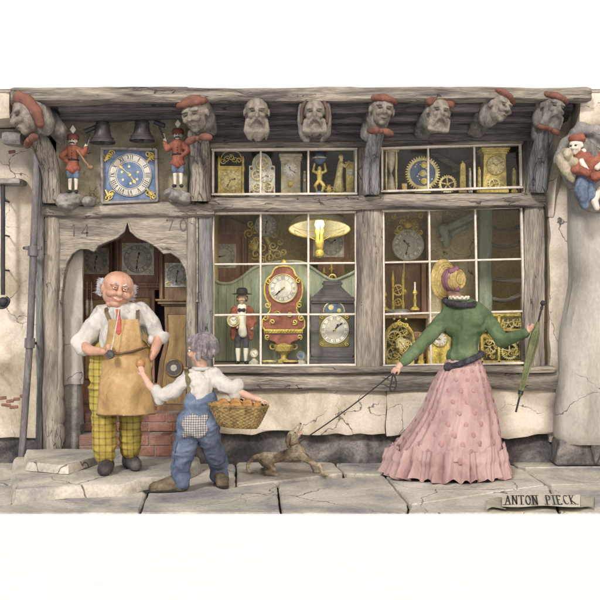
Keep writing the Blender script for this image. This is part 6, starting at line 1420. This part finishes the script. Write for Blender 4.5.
ft = thing('apple', q(141, 366, .0), 'round russet apple held up in the boy\'s left hand', 'apple'); m = MB(); c0 = q(140, 364, .02); m.ell(c0, 5 * k, nu=20, nv=14); m.build('fruit', M['apple'], ft); m = MB(); m.tube([c0 + V((0, 0, 4.6 * k)), c0 + V((.004, 0, 6.2 * k))], .003, 6); m.build('stalk', M['leather'], ft)
# basket
bc = q(239.5, 406.5, -.10); bk = thing('wicker_basket', bc + V((0, 0, -18 * k)), 'brown wicker basket of round loaves hanging on the boy\'s right arm', 'basket')
m = MB(); rings = [(18, 18), (21, 12.5), (24, 7), (26.5, 2), (28.5, -2.5)]; NA = 44
def brim(a_, rx, v, w_=0): return bc + V((math.cos(a_) * (rx + w_) * k, math.sin(a_) * (rx * .62 + w_) * k, -v * k - math.cos(a_) * 1.2 * k))
for j in range(13):
    s = j / 12; rx = 17.5 + 11 * s ** .8; v = 18 - 20.5 * s
    m.tube([brim(2 * math.pi * i / NA, rx, v, .7 * (-1) ** (i + j)) for i in range(NA + 1)], 1.05 * k, 6, cap=False)
for i in range(NA // 2): m.tube([brim(4 * math.pi * i / NA, 17.5 + 11 * (s / 6) ** .8, 18 - 20.5 * s / 6) for s in range(7)], .8 * k, 6)
m.build('woven_side', M['wicker'], bk)
m = MB()
for o_ in (0, 1): m.tube([brim(2 * math.pi * i / 48, 28.6, -2.8 - .8 * math.sin(i * 2 + o_ * 3), math.cos(i * 2 + o_ * 3) * .8) for i in range(49)], 1.2 * k, 8, cap=False)
m.build('braided_rim', M['wicker'], bk); m = MB(); m.lathe(bc + V((0, 0, -17.6 * k)), [(16 * k, 0), (16 * k, .01), (.001, .01)], 24); bs = m.build('base', M['wicker'], bk)
for v_ in bs.data.vertices: v_.co.y = (v_.co.y - 0) * .62 + 0
m = MB(); m.tube([brim(math.pi * .5 , 28, 0) + V((-.06 + .12 * i / 8, 0, .05 * math.sin(i / 8 * math.pi))) for i in range(9)], 1.1 * k, 8); m.build('handle', M['wicker'], bk)
LB = ['loaf at the left end of the basket, half under the sleeve', 'round loaf at the front left of the basket', 'largest loaf in the middle front of the basket', 'loaf at the front right of the basket', 'small loaf at the right end of the basket by the boy\'s hand', 'round loaf at the back left of the basket', 'loaf at the back middle of the basket', 'loaf at the back right of the basket']
for i, (u, v, dy, r_) in enumerate(((218, 404, -.11, 5.6), (227, 404.5, -.17, 6.6), (238, 404, -.18, 7), (249, 404.5, -.16, 6), (258, 404, -.10, 5), (224, 402, -.07, 6), (236, 401.5, -.06, 6.4), (248, 402.5, -.06, 6))):
    l_ = thing('bread_roll', q(u, v + r_ * .7, dy), LB[i], 'bread roll', 'round loaves in the basket'); m = MB(); m.ell(q(u, v, dy), (r_ * k, r_ * k * .85, r_ * k * .8), RT(i * 20), 18, 12); m.build('crust', M['crust'], l_); m = MB(); m.tube([q(u - r_ * .4, v - r_ * .62, dy - r_ * k * .42), q(u, v - r_ * .72, dy - r_ * k * .4), q(u + r_ * .4, v - r_ * .62, dy - r_ * k * .42)], .0025, 6); m.build('score_line', M['leather'], l_)

# ---------------------------------------------------------------- lady
F = Fr(-.66); k = F.s; q = lambda u, v, dy=0: F.p(u, v, dy)
t = thing('person', q(446, 476), 'lady seen from behind in green jacket, dotted pink skirt and straw bonnet', 'person'); lady = t
b = MB(); rot = RT(160, 0, -6); h = 12.5 * k; P = head_prims(b, q(447, 283, .05), h, rot); ears(b, P, h, rot)
b.chain([q(450, 290, .03), q(461, 304)], [5 * k, 6.5 * k]); b.chain([q(463, 314), q(465, 335), q(464, 362)], [9 * k, 9 * k, 10 * k]); b.chain([q(464, 362), q(456, 400), q(455, 470, -.06)], [12 * k, 9 * k, 5 * k]); b.chain([q(464, 362), q(470, 400), q(470, 470)], [12 * k, 9 * k, 5 * k])
b.chain([q(450, 314), q(431, 333, -.05), q(417, 347, -.1), q(400, 361, -.16)], [4 * k, 3.6 * k, 3.2 * k, 3 * k]); b.chain([q(400, 361, -.16), q(396, 366, -.17)], [3.2 * k, 3 * k]); b.chain([q(482, 310), q(500, 342, -.03), q(521, 331, -.2)], [5 * k, 4.5 * k, 3 * k])
hand(b, q(397, 365, -.17), V((-.75, -.1, -.55)), V((-.2, .5, -.85)), V((-.3, -1, 0)), 14.5 * k, (30, 45, 35), (.4, .7))
hand(b, q(521.5, 331, -.2), V((.62, -.25, .62)), V((-.1, 1, .1)), V((-.6, 0, .7)), 14 * k, (45, 65, 45), (.3, .8))
blob('body', b, M['skin_pink'], t, vox=.0048, smooth=2)
b = MB(); b.ell(P(0, .3, .1), (.8 * h, .8 * h, .85 * h), rot); blob('hair', b, M['hair_brown'], t, vox=.008, smooth=1)
ax = V((.70, -.71, -.02)).normalized(); hc = q(446.5, 279.5, -.01); zr = V((0, 0, 1)).rotation_difference(ax).to_matrix()
def hat(prof, name, mat, cap=False, dd=0):
    m = MB(); m.lathe(hc, [(r * k, z * k) for r, z in prof], 40, 'Z', cap=cap); xform(m, hc, zr); return m.build(name, M[mat], t)
br = hat([(8, 0), (13, -1.0), (18, -3), (20, -4.6), (20.4, -4.2), (18.2, -2.2), (13, .1), (10, 1.2), (8, 2)], 'bonnet_brim', 'straw')
cr = hat([(9.6, -2), (10, 1), (10.2, 6), (10, 13), (9.4, 15.6), (7.9, 16.4), (6.8, 15.8), (4.5, 15.6), (4.2, 16.2), (.01, 16.2)], 'bonnet_crown', 'straw')
m = MB()
for r_, z_ in ((19.8, -3.9), (17.4, -1.7), (15, -.8), (12.6, .3)): m.torus(hc + V((0, 0, z_ * k)), r_ * k, .55 * k, 'Z', 40, 6)
xform(m, hc, zr); m.build('plaited_row', M['straw'], br)
m = MB()
for r_, z_ in ((9.8, 15), (8.6, 16.3), (4.4, 16.2), (10.1, 12), (10.2, 9.5)): m.torus(hc + V((0, 0, z_ * k)), r_ * k, .5 * k, 'Z', 40, 6)
xform(m, hc, zr); m.build('plaited_row', M['straw'], cr)
rb = hat([(10.3, 1), (11.4, 2.5), (11.2, 5), (11.6, 7), (10.4, 8.4)], 'ribbon', 'mauve')
b = MB(); 
for (u, v, r_) in ((450, 272, 3.6), (448.5, 278, 3.4), (451, 284, 3.4), (455, 289, 3.2), (454, 269.5, 3)): b.ell(q(u, v, -.10), r_ * k)
blob('ribbon_bow', b, M['mauve'], t, vox=.006, folds=(.003, 30, (1, 1, 1)))
# jacket
b = MB(); b.chain([q(450, 313), q(479, 312)], [8 * k, 8 * k]); b.chain([q(456, 306), q(448, 313)], [7 * k, 7.5 * k]); b.chain([q(468, 305), q(481, 312)], [7 * k, 7.5 * k]); b.chain([q(464, 315), q(465, 330), q(465, 345), q(464, 358)], [14.5 * k, 14.5 * k, 12.5 * k, 14 * k]); b.ell(q(456, 322), (14 * k, 13 * k, 16 * k)); b.ell(q(475, 322), (12 * k, 13 * k, 15 * k)); b.ell(q(463, 356), (17 * k, 15 * k, 10 * k)); b.chain([q(461, 307.5), q(463, 313)], [9.5 * k, 12.5 * k])
b.chain([q(449, 314), q(432, 332, -.05), q(417, 347, -.10), q(402, 360, -.155)], [8 * k, 7.2 * k, 6.2 * k, 4.8 * k]); b.chain([q(482, 314), q(493, 327, -.01), q(501, 341, -.04)], [8 * k, 7 * k, 6.2 * k]); b.chain([q(501, 341, -.04), q(512, 336, -.13), q(519, 332.5, -.19)], [6.6 * k, 5.2 * k, 4.4 * k])
blob('jacket', b, M['green_jacket'], t, vox=.008, smooth=4, folds=(.007, 12, (1.2, 1, .6)), seed=4)
b = MB(); pts = [q(464 + 17.5 * math.cos(a_), 360.5 - 7 * math.cos(a_), 0) + V((0, math.sin(a_) * .125, 0)) for a_ in [2 * math.pi * i / 26 for i in range(26)]]; b.chain(pts + pts[:1], [3.0 * k] * 27, 10); b.ell(q(447, 366.5, -.08), (5 * k, 4 * k, 4.6 * k)); blob('fur_hem', b, M['fur'], t, vox=.007, smooth=1, folds=(.004, 40, (1, 1, 1)))
b = MB(); pts = [q(459.5 + 14.5 * math.cos(a_), 302.0 + 1.2 * math.cos(a_) - 3.0 * math.sin(a_), 0) + V((0, math.sin(a_) * .115, 0)) for a_ in [2 * math.pi * i / 26 for i in range(26)]]; b.chain(pts + pts[:1], [2.7 * k] * 27, 10); blob('fur_collar', b, M['fur'], t, vox=.007, smooth=1, folds=(.004, 40, (1, 1, 1)))
b = MB(); q2 = random.Random(2)
for i in range(26):
    a_ = 2 * math.pi * i / 26; p = q(459 + 9.5 * math.cos(a_), 298.5 + (i % 2) * 1.6 - 1.5, 0) + V((0, math.sin(a_) * .085, 0)); b.chain([q(459 + 6.5 * math.cos(a_), 300, 0) + V((0, math.sin(a_) * .06, 0)), p], [1.3 * k, 1.5 * k], 8)
blob('lace_ruffle', b, M['parch'], t, vox=.005, smooth=1)
# skirt
prof = [(356, 449, 479), (364, 444.5, 482), (376, 436, 486.5), (394, 428, 491.5), (412, 420, 496), (430, 408, 499), (444, 398, 501), (455, 391, 502.5)]
pp = smooth_path([V((a_, b2, c_)) for a_, b2, c_ in prof], 6)
def S(th, r):
    """skirt surface: r in 0..1 from waist to hem"""
    x = r * (len(pp) - 1); i = min(int(x), len(pp) - 2); f = x - i; p = pp[i].lerp(pp[i + 1], f); cu = (p.y + p.z) / 2; rx = (p.z - p.y) / 2
    am = (.012 + .038 * r) * (.55 + .9 * abs(noise.noise(V((math.cos(th) * 3, math.sin(th) * 3, r * 2 + 5))))); pl = math.sin(th * 19 + 2.6 * math.sin(th * 3) + 1.3 * math.sin(th * 8 + 1) + 3 * r * noise.noise(V((math.cos(th) * 2, math.sin(th) * 2, 3)))) * am + noise.noise(V((math.cos(th) * 2.2, math.sin(th) * 2.2, r * 1.5))) * .07 * r
    ryf = .80 - .05 * r
    return q(cu + math.cos(th) * rx * (1 + pl), p.x + 1.0 * noise.noise(V((th * 3, 1, 2))) * r) + V((0, math.sin(th) * rx * ryf * k * (1 + pl), 0))
NA, NR = 230, 40; vs = []; fs = []
for j in range(NR + 1):
    for i in range(NA): vs.append(S(2 * math.pi * i / NA, j / NR))
for j in range(NR):
    for i in range(NA): fs.append((j * NA + i, j * NA + (i + 1) % NA, (j + 1) * NA + (i + 1) % NA, (j + 1) * NA + i))
m = MB(); m.add(vs, fs); nsk = len(m.f)
for r in range(11):
    rr = .14 + r * .083; cnt = 15
    for i in range(cnt):
        th = -math.pi + (i + .5 * (r % 2)) * 2 * math.pi / cnt * 1.0; p = S(th, rr); n = V((math.cos(th), math.sin(th), .12)).normalized(); mr = V((0, -1, 0)).rotation_difference(n).to_matrix(); sz = (1.5 + 1.15 * rr) * k
        m.ell(p + n * .001, (sz, .0045, sz * 1.25), mr, 10, 8)
sk = m.build('skirt', M['skirt'], t, ang=80); sk.data.materials.append(M['skirt_dot'])
for pl in sk.data.polygons:
    if pl.index >= nsk: pl.material_index = 1
sk.data.update()
vs = []; fs = []; NR2 = 12; NA = 300
for j in range(NR2 + 1):
    s = j / NR2
    for i in range(NA):
        th = 2 * math.pi * i / NA; p = S(th, .90 + .03 * math.sin(th * 9) + .015 * math.sin(th * 17)); c0 = q(446.5, 0); top = p.z
        zb = .022 + .016 * math.sin(25 * th + 2.2 * math.sin(th * 5)); d_ = V((math.cos(th) * .9 - .12, math.sin(th) * .55, 0))
        gth = 25 * th + 2.2 * math.sin(th * 5) + 1.4 * math.sin(th * 11 + 1) + .8 * s * math.sin(th * 7)
        w_ = math.sin(gth) * (.008 + .034 * s) + math.sin(th * 61 + 3 * s) * (.008 + .004 * s)
        off = .010 + .022 * math.sin(min(s * 7, math.pi)) + s * .06 + w_ + .02 * max(0, .12 - s) / .12
        vs.append(V((p.x, p.y, top + (zb - top) * s)) + d_ * off + V((0, 0, .022 * max(0, .12 - s) / .12 + .008 * math.sin(gth * 2) * (1 - s))))
for j in range(NR2):
    for i in range(NA): fs.append((j * NA + i, j * NA + (i + 1) % NA, (j + 1) * NA + (i + 1) % NA, (j + 1) * NA + i))
m = MB(); m.add(vs, fs); rf = m.build('hem_ruffle', M['skirt'], t, ang=80)
b = MB(); g = gp(467, 483); b.chain([g + V((-.04, .06, .03)), g + V((.0, .0, .028)), g + V((.05, -.015, .024))], [.032, .03, .022]); blob('boot', b, M['ink'], t, vox=.007)
# umbrella
um = thing('umbrella', q(510, 409, -.22), 'furled green umbrella with dark knob held upright in the lady\'s right hand', 'umbrella')
A_, B_ = q(535, 303, -.24), q(510, 409, -.20); L = lambda s: A_.lerp(B_, s)
m = MB(); m.tube([L(0), L(1)], 1.0 * k, 10); m.build('shaft', M['ink'], um); m = MB(); m.ell(L(0), 2.7 * k); m.cyl(L(.03), L(.06), 1.5 * k); m.build('knob', M['ink'], um)
m = MB(); n = 24; vs = []; NN = 30
prf = [(.17, 1.2), (.22, 2.2), (.27, 3.5), (.35, 4.2), (.5, 3.6), (.65, 2.8), (.78, 1.9), (.83, 2.3), (.86, 1.2)]
x_, y_, _ = frame_of(B_ - A_)
for s, r_ in prf:
    for i in range(NN): a_ = 2 * math.pi * i / NN; rr = r_ * k * (1 + .22 * math.sin(a_ * 5 + s * 5)); vs.append(L(s) + (x_ * math.cos(a_) + y_ * math.sin(a_)) * rr)
fs = [(j * NN + i, j * NN + (i + 1) % NN, (j + 1) * NN + (i + 1) % NN, (j + 1) * NN + i) for j in range(len(prf) - 1) for i in range(NN)]
m.add(vs, fs); cl = m.build('folded_cloth', M['umb_green'], um); m = MB(); m.cyl(L(.80), L(.835), 2.6 * k); m.build('tie_band', M['ink'], cl)

# ---------------------------------------------------------------- dog
F = Fr(-.62); k = F.s; q = lambda u, v, dy=0: F.p(u, v, dy)
t = thing('dog', q(285, 476), 'small thin brindled dog straining back on its lead with muzzle raised', 'dog')
gz = lambda p, z: V((p.x, p.y, z)); b = MB()
b.chain([q(268, 458.5), q(279, 457), q(288, 455), q(298, 452)], [6.2 * k, 5.0 * k, 5.8 * k, 7.4 * k]); b.ell(q(266, 459), (8 * k, 6 * k, 7 * k)); b.ell(q(297, 454), (9 * k, 5.6 * k, 8 * k))
b.chain([q(298, 450), q(294, 443), q(293, 437)], [6 * k, 4.4 * k, 4.2 * k]); b.ell(q(293, 435.5), (5.4 * k, 4.4 * k, 4.8 * k)); b.chain([q(294.5, 433), q(299, 425.5)], [3.2 * k, 1.9 * k]); b.ell(q(299.6, 424.4), (1.7 * k, 1.6 * k, 1.5 * k)); b.chain([q(296.5, 437.5), q(301, 433.5)], [2.0 * k, 1.2 * k])
for s in (-1, 1):
    dy = s * .035
    b.chain([q(301, 455, dy), q(309, 460.5, dy * 1.3), q(315 + s * -4, 463.5 + s * -1.5, dy * 1.6)], [4.2 * k, 2.6 * k, 1.9 * k]); f0 = q(317 + s * -4, 463.5, dy * 1.7); g0 = gz(f0, .022); b.chain([q(315 + s * -4, 463, dy * 1.6), gz(q(319 + s * -4, 466, dy * 1.7), .022), gz(q(323 + s * -4, 466, dy * 1.7), .018)], [1.9 * k, 1.9 * k, 1.7 * k])
    b.chain([q(266, 461, dy), q(272 + s * -2, 468, dy * 1.5)], [5.6 * k, 3 * k]); b.chain([q(272 + s * -2, 467.5, dy * 1.5), q(264 + s * -2, 472, dy * 1.7)], [2.8 * k, 1.9 * k]); b.chain([gz(q(264 + s * -2, 0, dy * 1.7), .035), gz(q(271 + s * -2, 0, dy * 1.9), .02), gz(q(276 + s * -2, 0, dy * 1.9), .018)], [1.9 * k, 1.8 * k, 1.7 * k]); b.chain([q(264 + s * -2, 472, dy * 1.7), gz(q(264 + s * -2, 0, dy * 1.7), .035)], [1.9 * k, 1.9 * k])
tl = smooth_path([q(261, 456), q(254, 458, .02), q(248, 465, .03), q(249, 472, .02), gz(q(256, 0, .0), .03)], 5); b.chain(tl, lerp_list([2.6 * k, 1.1 * k], len(tl)), 8)
body = blob('body', b, M['dogm'], t, vox=.0048, smooth=2)
me_ = body.data; base_ = wpos(t); m = MB(); q2 = random.Random(4); np_ = len(me_.polygons)
for i in range(5200):
    pl = me_.polygons[q2.randrange(np_)]; n_ = pl.normal; p_ = pl.center + base_; fl_ = V((-1, q2.uniform(-.2, .2), -.55)); fl_ = (fl_ - n_ * fl_.dot(n_)).normalized(); L_ = q2.uniform(.007, .014)
    m.tube([p_, p_ + fl_ * L_ * .6 + n_ * L_ * .22, p_ + fl_ * L_ + n_ * L_ * .15], [.0009, .0008, .0002], 3, cap=False)
m.build('coat_hair', M['dogm'], body)
b = MB()
for s in (-1, 1): b.chain([q(290, 434.5, s * .028), q(287.5, 440, s * .035), q(288, 446, s * .035)], [1.6 * k, 2.4 * k, 1.2 * k], 10)
blob('ear', b, M['shoe_brown'], t, vox=.0045, smooth=1)
m = MB(); m.ell(q(300.4, 423.8), (1.2 * k, 1.3 * k, 1.0 * k)); m.build('nose', M['ink'], t); m = MB(); m.ell(q(295.2, 431.8, -.030), .7 * k); m.ell(q(295.2, 431.8, .030), .7 * k); m.build('eye', M['ink'], t); m = MB(); m.chain([q(298, 436, 0), q(300.6, 432.6, 0)], [1.2 * k, .8 * k], 8); m.build('tongue', M['lips'], t)
m = MB(); pts = [q(294.6 + 4.9 * math.cos(a_), 443.2 - 1.6 * math.cos(a_), math.sin(a_) * 4.9 * k) for a_ in [2 * math.pi * i / 24 for i in range(25)]]; m.tube(pts, .9 * k, 8, cap=False); m.build('collar', M['leather'], t)
ls = thing('dog_lead', q(340, 470), 'thin dark dog lead stretched from the dog to the lady\'s hand with a hanging loop', 'lead')
G = Fr(-.66); h0 = G.p(390.5, 371, -.20); d0 = q(299, 442, -.02); m = MB(); pts = [d0.lerp(h0, i / 16) + V((0, 0, -.018 * math.sin(math.pi * i / 16))) for i in range(17)]; m.tube(pts, .0048, 8); m.build('strap', M['ink'], ls)
m = MB(); m.tube(smooth_path([h0, G.p(393, 377, -.20), G.p(393.5, 384, -.2), G.p(390, 389, -.2), G.p(387.5, 386, -.2), G.p(389, 379, -.2), h0], 5), .006, 8); m.build('hand_loop', M['ink'], ls)

# ---------------------------------------------------------------- ribbon scroll lying at the kerb
def sgp(u, v, z): return gp(u, v, z)
sc_ = thing('ribbon_scroll', gp(540, 500), 'cream ribbon scroll with curled forked ends and lettering at the pavement edge', 'scroll')
def ribbon(pts_top, pts_bot, zs, name, parent, mat):
    vs = []; n = len(pts_top)
    for off in (0, .006):
        for (a_, b2, z) in zip(pts_top, pts_bot, zs):
            for f in (0, .33, .66, 1): vs.append(gp(a_[0] + (b2[0] - a_[0]) * f, a_[1] + (b2[1] - a_[1]) * f, z + off))
    fs = []; N2 = n * 4
    for i in range(n - 1):
        for j in range(3): a2 = i * 4 + j; fs += [(a2, a2 + 1, a2 + 5, a2 + 4), (N2 + a2, N2 + a2 + 4, N2 + a2 + 5, N2 + a2 + 1)]
    ring = [0, 1, 2, 3] + [i * 4 + 3 for i in range(1, n)] + [(n - 1) * 4 + j for j in (2, 1, 0)] + [i * 4 for i in range(n - 2, 0, -1)]
    for i in range(len(ring)): a2, b3 = ring[i], ring[(i + 1) % len(ring)]; fs.append((a2, N2 + a2, N2 + b3, b3))
    m = MB(); m.add(vs, fs); return m.build(name, M[mat], parent, ang=50)
us = [502 + (580 - 502) * i / 16 for i in range(17)]; wv = [1.0 * math.sin(i * .55) for i in range(17)]
main = ribbon([(u, 494.2 + w_ * .5) for u, w_ in zip(us, wv)], [(u + .3, 506.4 + w_ * .7) for u, w_ in zip(us, wv)], [.030 + .006 * math.sin(i * .55) for i in range(17)], 'ribbon_band', sc_, 'parch')
ribbon([(488, 498), (493, 498.5), (499, 497), (505, 498)], [(486, 509.5), (492, 507), (499, 508), (506, 509.5)], [.02, .016, .018, .014], 'forked_end', sc_, 'parch_dark'); ribbon([(577, 497.5), (583, 496), (590, 498), (594, 494.5)], [(576, 508.5), (583, 507), (588, 506.5), (593.5, 507.5)], [.014, .018, .016, .022], 'forked_end', sc_, 'parch_dark')
g0 = gp(505.5, 504.6, .042); g1 = gp(505.5, 495.6, .042); hh = (g1 - g0).length; ge = gp(576, 504.2, .042); uu = (ge - g0).normalized(); vv = (g1 - g0).normalized(); txt = 'ANTON PIECK'
tw_ = text_width(txt, 1.0, .62, .24); hs = (ge - g0).length / tw_
m = MB(); glyphs(m, txt, g0, uu, vv, 1.0, 1, V((0, 0, 1))) if False else None
x = 0
for ch in txt:
    w_ = .3 if ch == 'I' else .62
    if ch in GL:
        for pl in GL[ch]:
            for i in range(len(pl) - 1):
                a_, b2 = pl[i], pl[i + 1]; fx = (lambda p: .15) if ch == 'I' else (lambda p: p * w_)
                p0 = g0 + uu * (x + fx(a_[0])) * hs + vv * a_[1] * hh; p1 = g0 + uu * (x + fx(b2[0])) * hs + vv * b2[1] * hh
                thin = (b2[1] - a_[1]) * (b2[0] - a_[0]) > 0; m.seg(p0, p1, .005 if thin else .009, .003, V((0, 0, 1)))
        for (a_, b2) in {'A': [(0, 0), (.95, 0)], 'N': [(.1, 0), (.1, 1), (.9, 1)], 'T': [(.5, 0)], 'I': [(.5, 0), (.5, 1)], 'P': [(.15, 0)], 'K': [(.12, 0), (.12, 1), (.9, 1), (.95, 0)]}.get(ch, []):
            xx = .15 if ch == 'I' else a_ * w_; p = g0 + uu * (x + xx) * hs + vv * b2 * hh; m.seg(p - uu * .016, p + uu * .016, .005, .003, V((0, 0, 1)))
    x += w_ + .24
m.build('lettering', M['ink'], main, smooth=False)
